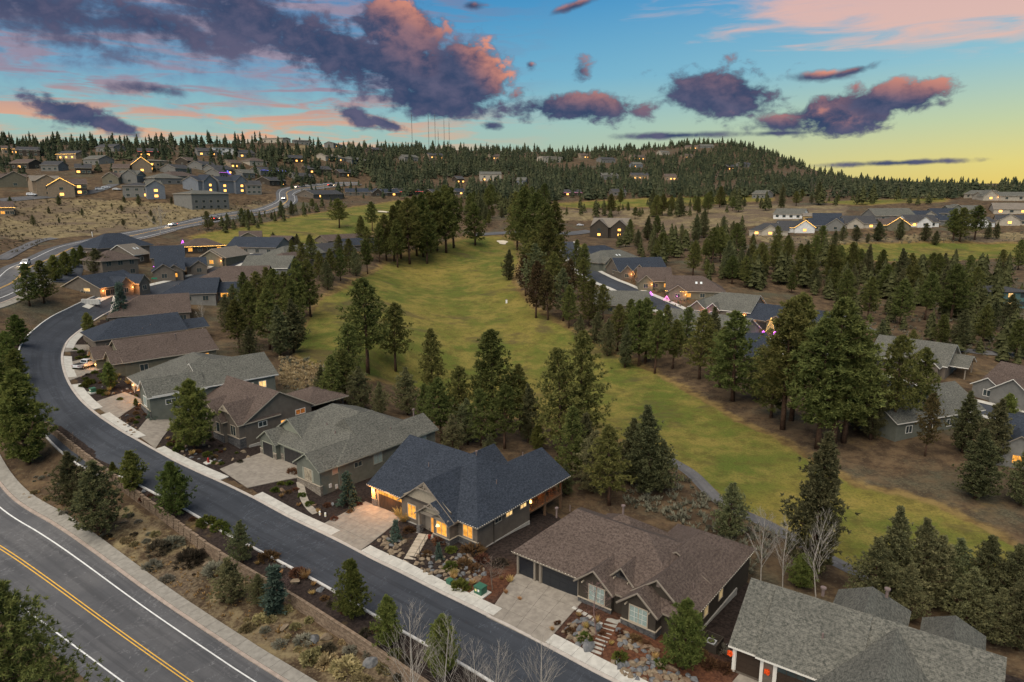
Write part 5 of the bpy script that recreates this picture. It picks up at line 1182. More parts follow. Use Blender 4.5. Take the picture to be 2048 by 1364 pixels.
def conifer(seed, H=16., base=.16, rmax=.2, shape='pine', nb=80, nt=9, per=7, bl=.5, bw=.09, m=None, lean=.0, gap=.12):
    rg = np.random.default_rng(seed); b = MB(); rr = random.Random(seed)
    tw = [np.array([lean * H * t * t + .012 * H * math.sin(3 * t + seed), .012 * H * math.sin(2.3 * t + seed * 2), H * t]) for t in np.linspace(0, .97, 7)]
    b.tube(tw, [H * .019 * (1 - t) + .02 for t in np.linspace(0, .97, 7)], 7)
    cs, ds = [], []; side = rg.uniform(.75, 1.2, 12)
    for i in range(nb):
        t = (i + rg.uniform(0, 1)) / nb; z = base + (1 - base) * t
        if shape == 'pine': prof = (1 - t) ** .62 * (.62 + .38 * min(1, t / .18))
        elif shape == 'young': prof = (1 - t) ** .6 * (.55 + .5 * min(1, t / .22))
        elif shape == 'juniper': prof = (1 - t ** 1.7) * (.72 + .28 * min(1, t / .2))
        else: prof = (1 - t) ** .95 + .03
        a = i * 2.399963 + rg.uniform(-.4, .4); irr = side[int(a / (2 * math.pi) * 12) % 12]
        L = max(.25, H * rmax * prof * irr * rg.uniform(.72, 1.15))
        if rg.uniform() < gap: L *= .5
        k = min(int(z / .97 * 6), 5); p0 = tw[k] + (tw[k + 1] - tw[k]) * (z / .97 * 6 - k)
        up = dict(pine=.12 + .35 * t, young=.35 + .4 * t, juniper=.6, spruce=-.12)[shape] + rg.uniform(-.12, .12)
        d = np.array([math.cos(a), math.sin(a), up]); d /= np.linalg.norm(d)
        p1 = p0 + d * L * .6 + np.array([0, 0, .04 * L]); p2 = p0 + d * L + np.array([0, 0, (.16 if shape != 'spruce' else -.02) * L])
        if L > .8 and i % 2 == 0: b.tube([p0, p1, p2 * .9 + p1 * .1], [.012 * L + .02, .008 * L + .012, .008], 4, cap=False)
        m_ = max(3, int(nt * (.45 + .55 * prof)))
        for q in rg.uniform(.18, 1.0, m_) ** .7:
            c = p0 + (p2 - p0) * q + rg.normal(0, 1, 3) * np.array([1, 1, .6]) * L * .13 * (1.1 - .3 * q)
            cs.append(c); ds.append(d * .8)
    cs.append(tw[-1] + [0, 0, .02 * H]); ds.append(np.array([0, 0, 1.5]))
    V = blades(np.array(cs), np.array(ds), bl, bw, per, rg, .9)
    return mb_mesh('trunk', b, M_BARK), tri_mesh('crown', V, m or L_PINE), H
def bare_tree(seed, H=7., m=None, spread=.5, n0=18, white=True):
    rr = random.Random(seed); b = MB()
    def grow(p, d, L, r, lev):
        p = Vector(p); d = Vector(d).normalized(); q = p + d * L * .5 + Vector((rr.uniform(-1, 1), rr.uniform(-1, 1), rr.uniform(-.3, .6))) * L * .06; e = p + d * L + Vector((0, 0, L * .08))
        b.tube([p, q, e], [r, r * .72, r * .3], 5 if lev < 1 else 3, cap=False)
        if lev >= 2: return
        k = [n0 + 6, 7, 0][lev]
        for i in range(k):
            t = rr.uniform(.22, .98) if lev == 0 else rr.uniform(.25, .95); o = p.lerp(e, t); a = rr.uniform(0, 6.283)
            side = Vector((math.cos(a), math.sin(a), 0)); nd = d * (.75 if lev == 0 else .7) + side * spread
            grow(o, nd, L * (.42 * (1.15 - t) + .08 if lev == 0 else .38), max(.009, r * (.42 if lev == 0 else .5) * (1.2 - t)), lev + 1)
    grow((0, 0, 0), (rr.uniform(-.03, .03), rr.uniform(-.03, .03), 1), H, H * .0075 + .012, 0)
    return mb_mesh('trunk', b, m or (M_BIRCH if white else M_TWIG)), None, H
def shrub(seed, m, n=90, per=6, bl=.22, bw=.05, flat=.8):
    """unit shrub, about 1 m across"""
    rg = np.random.default_rng(seed); v = rg.normal(0, 1, (n, 3)); v /= np.linalg.norm(v, axis=1)[:, None]; v[:, 2] = np.abs(v[:, 2]) * flat
    lump = 1 + .22 * np.sin(v[:, 0] * 5 + seed) * np.cos(v[:, 1] * 4 + seed)
    c = v * (rg.uniform(.45, 1, (n, 1)) ** .5) * .42 * lump[:, None]
    return tri_mesh('shrub', blades(c, v * 1.2, bl, bw, per, rg, .6), m)
def tuft(seed, m):
    rg = np.random.default_rng(seed); n = 60; a = rg.uniform(0, 6.28, n); d = np.stack([np.cos(a) * .7, np.sin(a) * .7, np.full(n, 1.2)], -1)
    return tri_mesh('grass_tuft', blades(d * .08, d, .85, .03, 2, rg, .35), m)
KINDS = {
 'P': [conifer(10 + i, 16, .13 + .07 * (i % 3), .25 + .04 * (i % 2), 'pine', 110, 17, 10, .50, .075, L_PINE, .02 * (i % 3 - 1)) for i in range(6)],
 'Y': [conifer(30 + i, 6, .03, .36 - .03 * (i % 2), 'young', 120, 18, 11, .27, .034, L_YOUNG) for i in range(4)],
 'J': [conifer(50 + i, 8, .02, .34 - .03 * (i % 3), 'juniper', 120, 18, 10, .26, .046, L_JUN, 0, .2) for i in range(5)],
 'L': [conifer(60 + i, 15, .03, .25 - .03 * (i % 2), 'juniper', 150, 20, 9, .42, .085, L_JUN, 0, .25) for i in range(2)],
 'S': [conifer(70 + i, 4, .03, .27, 'spruce', 80, 8, 6, .26, .05, L_SPR, 0, .05) for i in range(2)],
 'O': [conifer(80 + i, 12, .18, .30, 'young', 84, 10, 7, .50, .10, L_BROWN if i else L_JUN, 0, .1) for i in range(2)],
 'C': [conifer(90, 4, .02, .16, 'young', 70, 8, 6, .3, .05, L_SPR)],
 'B': [bare_tree(100 + i, 8, None, .42, 20) for i in range(4)],
 'D': [bare_tree(110 + i, 5, M_TWIGR if i % 2 else M_TWIG, .75, 16) for i in range(3)]}
KNAME = dict(P=('pine_tree', 'pine'), Y=('pine_tree', 'pine'), J=('juniper_tree', 'juniper'), L=('juniper_tree', 'juniper'), S=('spruce_tree', 'spruce'), O=('oak_tree', 'tree'), C=('columnar_juniper', 'juniper'), B=('bare_birch', 'birch'), D=('bare_tree', 'tree'))
RT = random.Random(11)
def plant_tree(kind, p, H, label, group, wf=1.0, var=None):
    if kind == 'J' and H > 10.5: kind = 'L'
    K = KINDS[kind]; tr, cr, h0 = K[RT.randrange(len(K)) if var is None else var % len(K)]
    nm, cat = KNAME[kind]; E = empty(nm, p, RT.uniform(0, 6.28), label, cat, group)
    s = H / h0; E.scale = (s * wf, s * wf, s)
    link('trunk', tr, E)
    if cr is not None: link('crown', cr, E)
    return E
def size_word(H): return 'tall' if H > 15 else ('small' if H < 5 else 'mid-sized')
def grove(zone, group, items, dead=True):
    """items: (base x, base y, top y, kind[, width factor]); labels count from the left"""
    rows = []
    for it in items:
        bx, by, ty, k = it[:4]; wf = it[4] if len(it) > 4 else 1.0
        p = G(bx, by) if by < 1340 else at_z(bx, by, -1.0 if bx < 300 else 0)
        if by >= 1340: p[2] = float(h(p[0], p[1]))
        top = at_y(bx, ty, p[1])[2]; rows.append((bx, p, max(1.0, float(top - p[2])), k, wf))
    rows.sort(key=lambda r: r[0]); cnt = {}; tot = {}
    for r in rows: c = KNAME[r[3]][1] + ('b' if r[3] in 'BD' else ''); tot[c] = tot.get(c, 0) + 1
    for bx, p, H, k, wf in rows:
        c = KNAME[k][1]; key = c + ('b' if k in 'BD' else ''); cnt[key] = cnt.get(key, 0) + 1
        ad = dict(P='dark green', Y='bushy green', J='olive green', S='blue green', O='broad dark', C='narrow blue green', B='white barked bare', D='leafless twiggy')[k]
        lab = ('%s %s %s' % (ad, c, zone)) if tot[key] == 1 else '%s %s, %s %s from left %s' % (ad, c, ordinal(cnt[key]), c, zone)
        plant_tree(k, p, H, lab, group, wf)
grove('on the planted strip between street and highway', 'trees of the planted strip', [(57,928,748,'Y',1.05),(150,1018,905,'J',1.25),(202,1068,925,'J',1.3),(266,982,905,'Y',1.2),(352,1032,928,'Y',1.05),(228,958,925,'Y'),(486,1125,1043,'J',1.1),(462,1205,1118,'J',1.5),(552,1228,1138,'C',1.5),(706,1238,1124,'Y',.95),(776,1292,1196,'Y',1.05),(886,1350,1236,'Y',1.05),(520,1210,1150,'J',1.3)])
grove('rising from the bottom edge by the street', 'bare trees at the bottom edge', [(822,1425,1250,'B'),(902,1425,1275,'B'),(945,1435,1312,'B'),(995,1440,1308,'B'),(1078,1455,1296,'B')])
KINDS['Q'] = [conifer(18, 21, .06, .34, 'pine', 240, 30, 12, .42, .04, L_PINE, 0, .04)]; KNAME['Q'] = ('pine_tree', 'pine')
plant_tree('Q', at_z(70, 1640, -2), 20, 'huge dark pine filling the bottom left corner over the highway', None, 1.0, 0)
plant_tree('D', G(150, 897), 2.6, 'small leafless shrub tree beside the near curb of the street', None); plant_tree('D', G(575, 1188), 2.0, 'rosy leafless bush on the planted strip near the spruce', None, 1.3)
grove('left of the street bend', 'trees left of the street bend', [(38,692,632,'Y',1.2),(18,728,665,'Y',1.2),(36,765,700,'Y',1.2),(8,805,725,'Y',1.2),(28,852,785,'Y',1.3),(60,612,528,'P',1.3),(88,606,522,'P',1.4),(112,562,512,'Y',1.3),(135,552,505,'Y',1.2),(152,535,498,'Y'),(165,530,492,'Y'),(195,548,498,'J',1.6),(65,668,630,'D')])
grove('in the front yards of the left row', 'front yard trees', [(178,668,627,'Y',1.2),(246,642,566,'S',1.1),(222,778,726,'Y',1.2),(272,812,797,'Y',1.3),(306,838,806,'S',1.3),(390,898,765,'Y',1.05),(696,1012,945,'S',1.35),(792,1082,1040,'S',1.2),(878,1118,1086,'S',1.2),(1366,1338,1205,'Y',1.0),(175,715,690,'D'),(350,632,602,'B'),(365,632,598,'B'),(405,658,610,'B',1.1),(318,505,487,'D',1.4),(320,470,418,'B',2.0),(1192,1270,1175,'D',1.2),(985,1180,1120,'D',1.6),(622,978,945,'D')])
grove('in the clump between left row and fairway', 'left pine clump', [(480,705,600,'P',1.1),(505,690,565,'P'),(540,700,580,'P',1.1),(560,712,612,'J',1.2),(590,680,560,'P'),(520,650,545,'P'),(552,655,540,'P'),(455,660,590,'J'),(575,640,545,'P',1.1),(600,640,520,'P'),(621,634,520,'P'),(470,640,570,'J'),(588,705,600,'J',1.2),(490,610,545,'P'),(535,615,535,'P'),(500,720,655,'J',1.3)])
grove('along the left edge of the fairway', 'pines along the left fairway edge', [(640,562,503,'P',1.1),(662,560,498,'P'),(682,562,496,'P'),(655,580,520,'J'),(700,545,478,'P'),(735,548,480,'P'),(712,552,500,'J'),(760,525,450,'P'),(605,545,485,'P'),(585,528,480,'P'),(622,535,470,'P'),(735,520,455,'P'),(680,520,470,'P'),(595,500,468,'J'),(548,492,465,'J')])
grove('in the tall grove left of the fairway', 'tall grove left of the fairway', [(772,522,430,'P'),(788,522,412,'P'),(803,518,402,'P'),(818,528,398,'P'),(832,512,393,'P'),(848,514,388,'P'),(862,506,386,'P'),(876,502,383,'P'),(893,506,373,'P'),(906,496,376,'P'),(745,462,404,'P'),(724,492,432,'P'),(840,500,400,'P',1.2),(855,528,420,'P'),(796,535,440,'P')])
grove('standing alone on the fairway turf', 'lone pines on the turf', [(679,456,398,'P',1.5),(950,491,408,'P',1.35)])
grove('in the grove right of the fairway', 'grove right of the fairway', [(1034,500,385,'P'),(1050,510,376,'P',1.1),(1075,516,388,'P',1.1),(1092,522,408,'P'),(1110,516,404,'P',1.1),(1070,565,462,'P',1.1),(1096,578,442,'P',1.1),(1050,592,512,'O'),(1073,636,525,'O'),(1095,640,545,'O'),(1125,642,540,'O'),(1138,656,572,'P'),(1166,602,518,'P'),(1180,652,560,'P',1.1),(1168,562,488,'P'),(1194,686,625,'J',1.3),(1152,545,480,'P'),(1120,560,470,'P'),(1140,600,520,'O'),(1068,602,490,'O'),(1108,600,505,'P',1.1),(1205,640,570,'P'),(1160,690,630,'J'),(1055,545,450,'P'),(1018,560,500,'J',1.2)])
grove('in the line right of the fairway', 'line of pines right of the fairway', [(1236,702,610,'P',1.15),(1276,732,603,'P'),(1289,727,598,'P',1.1),(1311,747,622,'P'),(1346,737,640,'P',1.1),(1400,758,622,'P',1.1),(1372,705,615,'P'),(1425,715,615,'J',1.1),(1464,803,625,'P',1.35),(1440,775,655,'P'),(1540,835,690,'P',1.1),(1566,860,602,'P',1.1),(1585,842,590,'P'),(1632,898,640,'P',1.25),(1662,893,603,'P',1.1),(1690,885,650,'P',1.2),(1712,862,690,'J',1.2),(1782,873,675,'P'),(1833,855,698,'P'),(1850,912,790,'O',.8),(1950,997,862,'J',1.45),(1925,905,785,'J',1.2),(1985,930,800,'J',1.2),(1250,735,650,'J'),(1215,712,640,'J'),(1330,690,610,'P'),(1260,690,600,'P'),(1740,880,740,'J',1.1),(2010,860,790,'Y'),(1515,800,700,'J'),(2040,1010,900,'J',1.2)])
grove('in the grove behind the navy house', 'grove behind the navy house', [(735,748,560,'P',1.1),(792,742,608,'P',1.05),(700,765,650,'P',1.1),(690,805,700,'P',1.2),(665,812,712,'P',1.2),(722,820,735,'J',1.3),(760,832,765,'J'),(815,830,737,'J',1.1),(866,805,660,'P',.85),(850,865,770,'P'),(882,885,758,'P',1.2),(918,872,735,'P'),(935,888,800,'J',1.2),(985,874,664,'P',1.1),(962,892,780,'P',1.1),(1040,862,730,'P'),(1010,897,772,'P',1.1),(1056,884,770,'J'),(1076,902,850,'Y',1.1),(1116,908,700,'P',1.0),(1162,895,664,'P',1.0),(1140,965,815,'P'),(1186,985,865,'J',1.3),(1216,1010,852,'P',1.2),(1292,988,815,'J',1.25),(1262,965,838,'J',1.2),(1322,985,885,'J',1.2),(1170,940,830,'J',1.2),(905,905,830,'J',1.2),(645,800,735,'J',1.2),(980,930,870,'J',1.2),(1130,990,930,'J',1.3)])
grove('beside the cart path', 'trees beside the cart path', [(1625,1152,868,'J',1.0),(1456,1078,968,'J',1.15),(1521,1170,1038,'B'),(1565,1182,1060,'B'),(1632,1202,1053,'B'),(1602,1175,1110,'Y',1.3)])
grove('in the juniper thicket behind the grey house', 'juniper thicket at lower right', [(1782,1205,1018,'J',1.1),(1742,1215,1080,'J',1.3),(1832,1210,1040,'J',1.1),(1902,1215,1080,'J',1.1),(1962,1225,1075,'J',1.1),(2012,1240,1095,'J',1.2),(1868,1212,1075,'J',1.2),(1932,1255,1140,'J',1.3),(2042,1215,1070,'J'),(1990,1290,1180,'J',1.3),(2035,1300,1160,'J',1.2),(1810,1240,1130,'J',1.3)])
grove('below the bright cluster of houses', 'trees below the right cluster', [(1640,512,452,'P',1.2),(1668,500,462,'J',1.2),(1684,482,452,'J',1.3),(1712,482,452,'J',1.4),(1755,482,444,'J',1.6),(1800,480,440,'J',1.3),(1850,482,447,'J',1.4),(1905,482,418,'P',1.3),(1920,484,416,'P',1.3),(1950,480,412,'P',1.3),(1975,478,445,'J'),(1992,478,446,'J'),(1447,458,432,'J',1.2),(1870,490,462,'J',1.5),(1735,486,466,'J')])
grove('among the rocks below the right green', 'trees below the right green', [(1690,620,540,'P'),(1735,640,555,'P',1.1),(1800,650,560,'P',1.2),(1850,640,545,'P',1.1),(1900,640,530,'P',1.2),(1945,612,535,'P',1.1),(1985,660,600,'J'),(1880,700,630,'P',1.1),(1920,705,620,'J',1.2),(1965,690,610,'P'),(2015,655,590,'J',1.2),(2030,720,640,'P',1.1),(1760,690,640,'J'),(1820,720,660,'P'),(1840,560,510,'P'),(2000,560,500,'P'),(2035,540,480,'P'),(1760,560,500,'P',1.1),(1700,560,485,'P'),(1660,570,490,'P',1.1)])
# ---------------------------------------------------------------- belts of forest, sampled inside picture polygons, each tree on the ground
HB = []      # picture boxes of houses that must stay in sight
def _boxes():
    for o in bpy.data.objects:
        if o.parent is None and o.name.startswith('house') and o.location.y > 300:
            pts = [o.matrix_basis @ Vector(c) for ch in o.children if ch.name.startswith(('roof', 'wall')) for c in ch.bound_box]
            if not pts: continue
            q = [proj(np.array(p)) for p in pts if p.z > o.location.z - .5]; x = [a[0] for a in q]; y = [a[1] for a in q]
            HB.append((min(x), max(x), min(y), max(y), o.location.y))
_boxes()
def inpt(x, y, poly):
    c = False; xj, yj = poly[-1][:2]
    for q in poly:
        xi, yi = q[0], q[1]
        if (yi > y) != (yj > y) and x < (xj - xi) * (y - yi) / (yj - yi) + xi: c = not c
        xj, yj = xi, yi
    return c
def sample(poly, n, hmin, hmax, seed, mind=5.0, hide=.75, clear=False):
    rg = random.Random(seed); xs = [p[0] for p in poly]; ys = [p[1] for p in poly]; out = []; tries = 0; cells = {}; PA = np.array(poly, float)
    while len(out) < n and tries < n * 14:
        tries += 1; x = rg.uniform(min(xs), max(xs)); y = rg.uniform(min(ys), max(ys))
        if not inpt(x, y, poly): continue
        ci, cj = int(x // mind), int(2 * y // mind)
        if any((x - a) ** 2 + ((y - b) * 2) ** 2 < mind ** 2 for i in (-1, 0, 1) for j in (-1, 0, 1) for a, b in cells.get((ci + i, cj + j), ())): continue
        p = G(x, y); 
        if p[1] > 1900: continue
        if clear and math.sin(p[0] * .021 + seed) * math.sin(p[1] * .013 + 2) + .5 * math.sin(p[0] * .05 - p[1] * .031) > .62: continue
        H = hmin * .7 + (hmax * 1.12 - hmin * .7) * rg.random() ** 1.3; ty = y - H * F / p[1]; hw = H * .2 * F / p[1]
        if any(x0 - hw < x < x1 + hw and ty < y1 - 1 and y > y0 + (y1 - y0) * .3 and p[1] < Y + 4 for x0, x1, y0, y1, Y in HB) and rg.random() < hide: continue
        out.append((x, y, p, H)); cells.setdefault((ci, cj), []).append((x, y))
    return out
def belt(zone, group, poly, n, hmin, hmax, seed, mind=9, kinds='PPPJ'):
    S_ = sample(poly, n, hmin, hmax, seed, mind); rg = random.Random(seed); S_.sort(key=lambda s: s[0]); c = {}
    for x, y, p, H in S_:
        k = rg.choice(kinds); nm = KNAME[k][1]; c[nm] = c.get(nm, 0) + 1
        plant_tree(k, p, H, '%s %s, %s %s from left %s' % (size_word(H), nm, ordinal(c[nm]), nm, zone), group, rg.uniform(.95, 1.3))
belt('in the forest belt behind the right row', 'forest belt behind the right row', [(1240,478),(1480,470),(1600,520),(1720,545),(1960,575),(1900,610),(1700,600),(1600,592),(1480,578),(1350,545),(1270,515),(1240,505)], 75, 9, 14, 21, 13)
belt('between the far greens', 'trees between the far greens', [(1120,425),(1250,412),(1560,400),(1700,404),(1560,416),(1400,432),(1300,440),(1200,440)], 34, 8, 15, 22, 14)
belt('at the head of the fairway', 'trees at the head of the fairway', [(880,405),(1080,405),(1100,420),(1010,440),(985,462),(960,445),(900,425)], 26, 8, 16, 23, 12)
belt('along the highway and upper left green', 'trees by the highway', [(400,468),(520,446),(640,420),(720,402),(620,418),(500,440),(400,458)], 14, 4, 8, 24, 15, 'JJP')
belt('on the dry slope', 'junipers on the dry slope', [(0,400),(540,405),(430,430),(200,465),(0,475)], 16, 2.5, 5, 25, 26, 'J')
# ---------------------------------------------------------------- the far woods: one mass of small trees
def beyond(n, seed):
    """trees that carry the woods on past both sides of the picture"""
    rg = random.Random(seed); out = []
    for _ in range(n):
        a = R(rg.uniform(38, 62)) * rg.choice((-1, -1, 1)); r = math.exp(rg.uniform(math.log(230), math.log(1100))); x, y = r * math.sin(a), r * math.cos(a)
        out.append((0, 0, np.array([x, y, float(h(x, y)) - .5]), rg.uniform(7, 14)))
    return out
def far_wood(name, label, polys, m, seed, nb=34, aspen=False, extra=()):
    rg = np.random.default_rng(seed); allV = []
    for poly, n, hmin, hmax, mind in polys + [(None, 0, 0, 0, 0)]:
        for x, y, p, H in (list(extra) if poly is None else sample(poly, n, hmin, hmax, seed, mind, .92, nb < 100)):
            wf = rg.uniform(.15, .32)
            if not aspen:
                # ragged skirts of boughs stacked up the stem
                nt_ = 5 if nb < 100 else 9; ns = 7 if nb < 100 else 9
                for k in range(nt_):
                    t0 = k / nt_; z0 = H * (.10 + .80 * t0) ; r0 = H * wf * (1 - t0) ** .8 + .12; z1 = z0 + H * (.30 if nb < 100 else .20) * (1.05 - .4 * t0)
                    a = np.arange(ns) * 6.283 / ns + rg.uniform(0, 1); rr_ = r0 * rg.uniform(.62, 1.2, ns); w2 = 3.1416 / ns * rg.uniform(.8, 1.3, ns)
                    top = np.tile(np.array([0, 0, min(z1, H)]), (ns, 1)) + p; zz = z0 + rg.uniform(-.04, .04, ns) * H
                    A1 = np.stack([np.cos(a - w2) * rr_, np.sin(a - w2) * rr_, zz], -1) + p; A2 = np.stack([np.cos(a + w2) * rr_ * rg.uniform(.8, 1.1, ns), np.sin(a + w2) * rr_, zz + rg.uniform(-.03, .03, ns) * H], -1) + p
                    allV.append(np.stack([A1, A2, top], 1).reshape(-1, 3))
            nb2 = nb if aspen else nb // 2
            t = rg.uniform(0, 1, nb2) ** .85; a = rg.uniform(0, 6.283, nb2)
            r = H * wf * (1 - t) ** .8 * rg.uniform(.5, 1.1, nb2); c = np.stack([np.cos(a) * r, np.sin(a) * r, H * (.10 + .84 * t)], -1) + p
            s = H * (.07 if nb < 100 else .045) * (1.25 - t); d = np.stack([np.cos(a), np.sin(a), rg.uniform(-.3, .6, nb2)], -1); u = np.cross(d, rg.normal(0, 1, (nb2, 3))); u /= np.linalg.norm(u, axis=1)[:, None]
            if aspen: s = s * .5
            V = np.stack([c - u * s[:, None], c + u * s[:, None], c + d * s[:, None] * (1.5 if not aspen else 4)], 1); allV.append(V.reshape(-1, 3))
            tr = H * .018; allV.append(np.array([p + [-tr, 0, 0], p + [tr, 0, 0], p + [0, 0, H * 1.0]]))
    me = tri_mesh(name, np.concatenate(allV), m); o = stuff(link(name, me)); tag(o, label, 'forest'); return o
far_wood('belt_forest', 'mass of pines and junipers filling the belt behind the right row', [([(1230,478),(1480,468),(1620,520),(1740,548),(2047,575),(2047,640),(1900,640),(1700,612),(1600,600),(1480,585),(1350,548),(1270,518),(1230,505)], 150, 8, 13, 9), ([(1650,600),(1750,620),(2047,640),(2047,740),(1900,710),(1760,680)], 26, 6, 10, 22), ([(1110,425),(1250,408),(1560,398),(1800,402),(1900,410),(1700,412),(1500,425),(1300,438),(1180,442)], 60, 7, 13, 9), ([(450,470),(560,448),(700,410),(640,408),(500,438),(420,460)], 26, 4, 7, 9), ([(880,398),(1080,400),(1110,420),(1020,440),(900,425)], 40, 8, 14, 8)], leaf('belt_foliage', (.034, .042, .019), (.066, .074, .032), (.100, .098, .045)), 34, 230)
HILL = [(620,310),(700,300),(800,297),(1000,298),(1250,300),(1330,292),(1440,283),(1520,298),(1620,338),(1720,367),(1900,380),(2048,382),(2048,397),(1850,400),(1560,394),(1250,398),(1080,404),(900,402),(770,385),(730,350)]
RIDGE = [(640,300),(800,301),(1000,303),(1250,304),(1330,297),(1440,288),(1520,302),(1620,342),(1720,371),(1900,383),(2048,385),(2048,379),(1900,376),(1720,363),(1620,333),(1520,294),(1440,278),(1330,288),(1250,296),(1000,294),(800,293),(640,291)]
far_wood('forest', 'dense dark conifer forest covering the far hill', [(HILL, 3300, 9, 14.5, 2.5), (RIDGE, 460, 8, 14, 2.2)], L_FAR, 31)
far_wood('hillside_wood', 'scattered dark conifers among the houses of the left hill', [([(0,292),(250,292),(540,284),(700,290),(740,350),(640,372),(560,372),(430,352),(200,345),(0,352)], 460, 7, 12, 5), ([(0,286),(250,286),(420,276),(560,270),(700,280),(700,290),(560,282),(420,288),(250,298),(0,298)], 130, 8, 14, 4), ([(560,375),(640,345),(740,350),(860,380),(850,400),(640,398)], 50, 6, 12, 8)], L_FAR, 32, extra=beyond(420, 5))
far_wood('bare_aspens', 'pale leafless aspens scattered over the far hill', [(HILL, 70, 8, 13, 14), ([(0,300),(700,300),(700,360),(0,360)], 60, 7, 11, 12)], L_FARG, 33, 26, True)
# ---------------------------------------------------------------- boulders
def rock_mesh(seed, m):
    rg = np.random.default_rng(seed); bm = bmesh.new(); bmesh.ops.create_icosphere(bm, subdivisions=2, radius=.5)
    pl = [(v / np.linalg.norm(v), rg.uniform(.22, .40)) for v in rg.normal(0, 1, (12, 3))]
    for v in bm.verts:
        p = np.array(v.co)
        for n, d in pl:
            k = p @ n
            if k > d: p = p - n * (k - d)
        v.co = Vector(p * np.array([1.15, .95, .85]) * (1 + rg.normal(0, .012)))
    me = bpy.data.meshes.new('boulder'); bm.to_mesh(me); bm.free(); me.materials.append(m); return me
M_ROCKS = [mat('boulder_tan', (.13, .098, .066), .95, .15, color2=(.225, .178, .125), nscale=2.2, bump=.5, bscale=6), mat('boulder_grey', (.075, .080, .088), .95, .15, color2=(.165, .165, .165), nscale=2.2, bump=.5, bscale=6), mat('boulder_rust', (.11, .070, .045), .95, .15, color2=(.20, .145, .10), nscale=2.5, bump=.5, bscale=6)]
ROCKS = [rock_mesh(200 + i, M_ROCKS[(0, 1, 0, 2, 1, 0)[i % 6]]) for i in range(9)]
RR_ = random.Random(5)
def put_rock(name, p, d, parent=None, label=None):
    o = link(name, ROCKS[RR_.randrange(9)], parent); o.scale = (d * RR_.uniform(.9, 1.25), d * RR_.uniform(.85, 1.1), d * RR_.uniform(.75, 1.0)); o.rotation_euler = (RR_.uniform(-.3, .3), RR_.uniform(-.3, .3), RR_.uniform(0, 6.28)); o.location = tuple(map(float, p))
    if label: tag(o, label, 'boulder', 'single landscape boulders')
    return o
def rockery(label, poly, n, dmin, dmax, seed, mind):
    rg = random.Random(seed); xs = [p[0] for p in poly]; ys = [p[1] for p in poly]; pts = []; t = 0
    while len(pts) < n and t < n * 40:
        t += 1; x, y = rg.uniform(min(xs), max(xs)), rg.uniform(min(ys), max(ys))
        if inpoly(np.array([x]), np.array([y]), poly)[0] and all(math.hypot(x - a, (y - b) * 1.25) > mind for a, b in pts): pts.append((x, y))
    P = [G(*p) for p in pts]; c = np.mean(P, 0); E = empty('rock_wall', c, 0, label, 'rock wall')
    for p in P: put_rock('stone', p - c + np.array([0, 0, .05]), rg.uniform(dmin, dmax) * 1.05, E)
rockery('stacked boulders holding the bed between navy house driveway and front steps', [(758,1076),(778,1072),(808,1080),(806,1096),(800,1114),(775,1106),(762,1092)], 26, .6, 1.15, 1, 8)
rockery('long pile of grey and tan boulders right of the navy house steps', [(828,1112),(850,1108),(890,1114),(930,1108),(962,1128),(975,1152),(945,1166),(895,1160),(838,1142)], 62, .6, 1.1, 2, 8.5)
rockery('low boulder edge of the bed beside the brown house driveway', [(1120,1258),(1148,1238),(1172,1236),(1200,1252),(1190,1280),(1165,1292),(1128,1278)], 22, .6, 1.25, 3, 10)
rockery('upper boulder row in front of the brown house window', [(1236,1262),(1252,1262),(1262,1285),(1322,1300),(1318,1312),(1252,1298),(1235,1285)], 26, .55, .95, 4, 8.5)
rockery('lower boulder wall along the sidewalk below the brown house', [(1225,1322),(1260,1328),(1300,1312),(1345,1335),(1400,1362),(1330,1372),(1245,1352)], 54, .6, 1.1, 5, 9)
rockery('mossy rocks beside the umber house drive', [(232,838),(262,838),(278,862),(262,872),(240,856)], 14, .5, .9, 6, 7)
rockery('flat rocks of the bed under the gabled umber house', [(352,895),(400,908),(450,922),(430,930),(370,915)], 14, .5, .8, 7, 8)
for i, (x, y, d, lab) in enumerate([(133,905,.9,'rounded tan boulder on the dark strip by the upper wall end'),(287,984,1.0,'round grey boulder between two young pines on the strip'),(432,1060,1.1,'pair boulder beside green shrubs, left one, on the strip'),(419,1056,1.0,'grey boulder touching the green shrubs on the strip'),(416,1133,1.5,'bluish boulder below the retaining wall among sagebrush'),(566,1135,1.0,'pale boulder above the wall near the scruffy juniper'),(592,1166,1.5,'angular tan boulder by the russet bush on the strip'),(640,1182,1.0,'whitish boulder on the strip near the street curb'),(568,1258,1.2,'pale rock among rabbitbrush under the wall'),(628,1280,1.5,'large tan boulder below the wall, left of its neighbour'),(652,1278,1.5,'large tan boulder below the wall, right of its neighbour'),(248,1045,1.4,'upright rusty boulder between junipers and the wall'),(771,1283,1.1,'rusty boulder under the bushy pine on the strip'),(742,1330,1.6,'brown boulder at the bottom edge below the wall'),(665,1010,1.0,'flat grey boulder in the sage house bed near the spruce'),(628,1012,.8,'small boulder in the sage house bed by the path'),(563,982,1.0,'grey boulder beside shrubs left of the sage house path'),(487,905,1.0,'flat pale boulder by the sage house garage'),(496,915,.9,'pale landing stone near the sage house garage'),(1176,1296,1.6,'big blue grey boulder by the brown house sidewalk bed'),(932,1137,.9,'tan boulder under the round shrub right of the navy steps')]):
    put_rock('boulder', G(x, y) + np.array([0, 0, .12 * d]), d, None, lab)
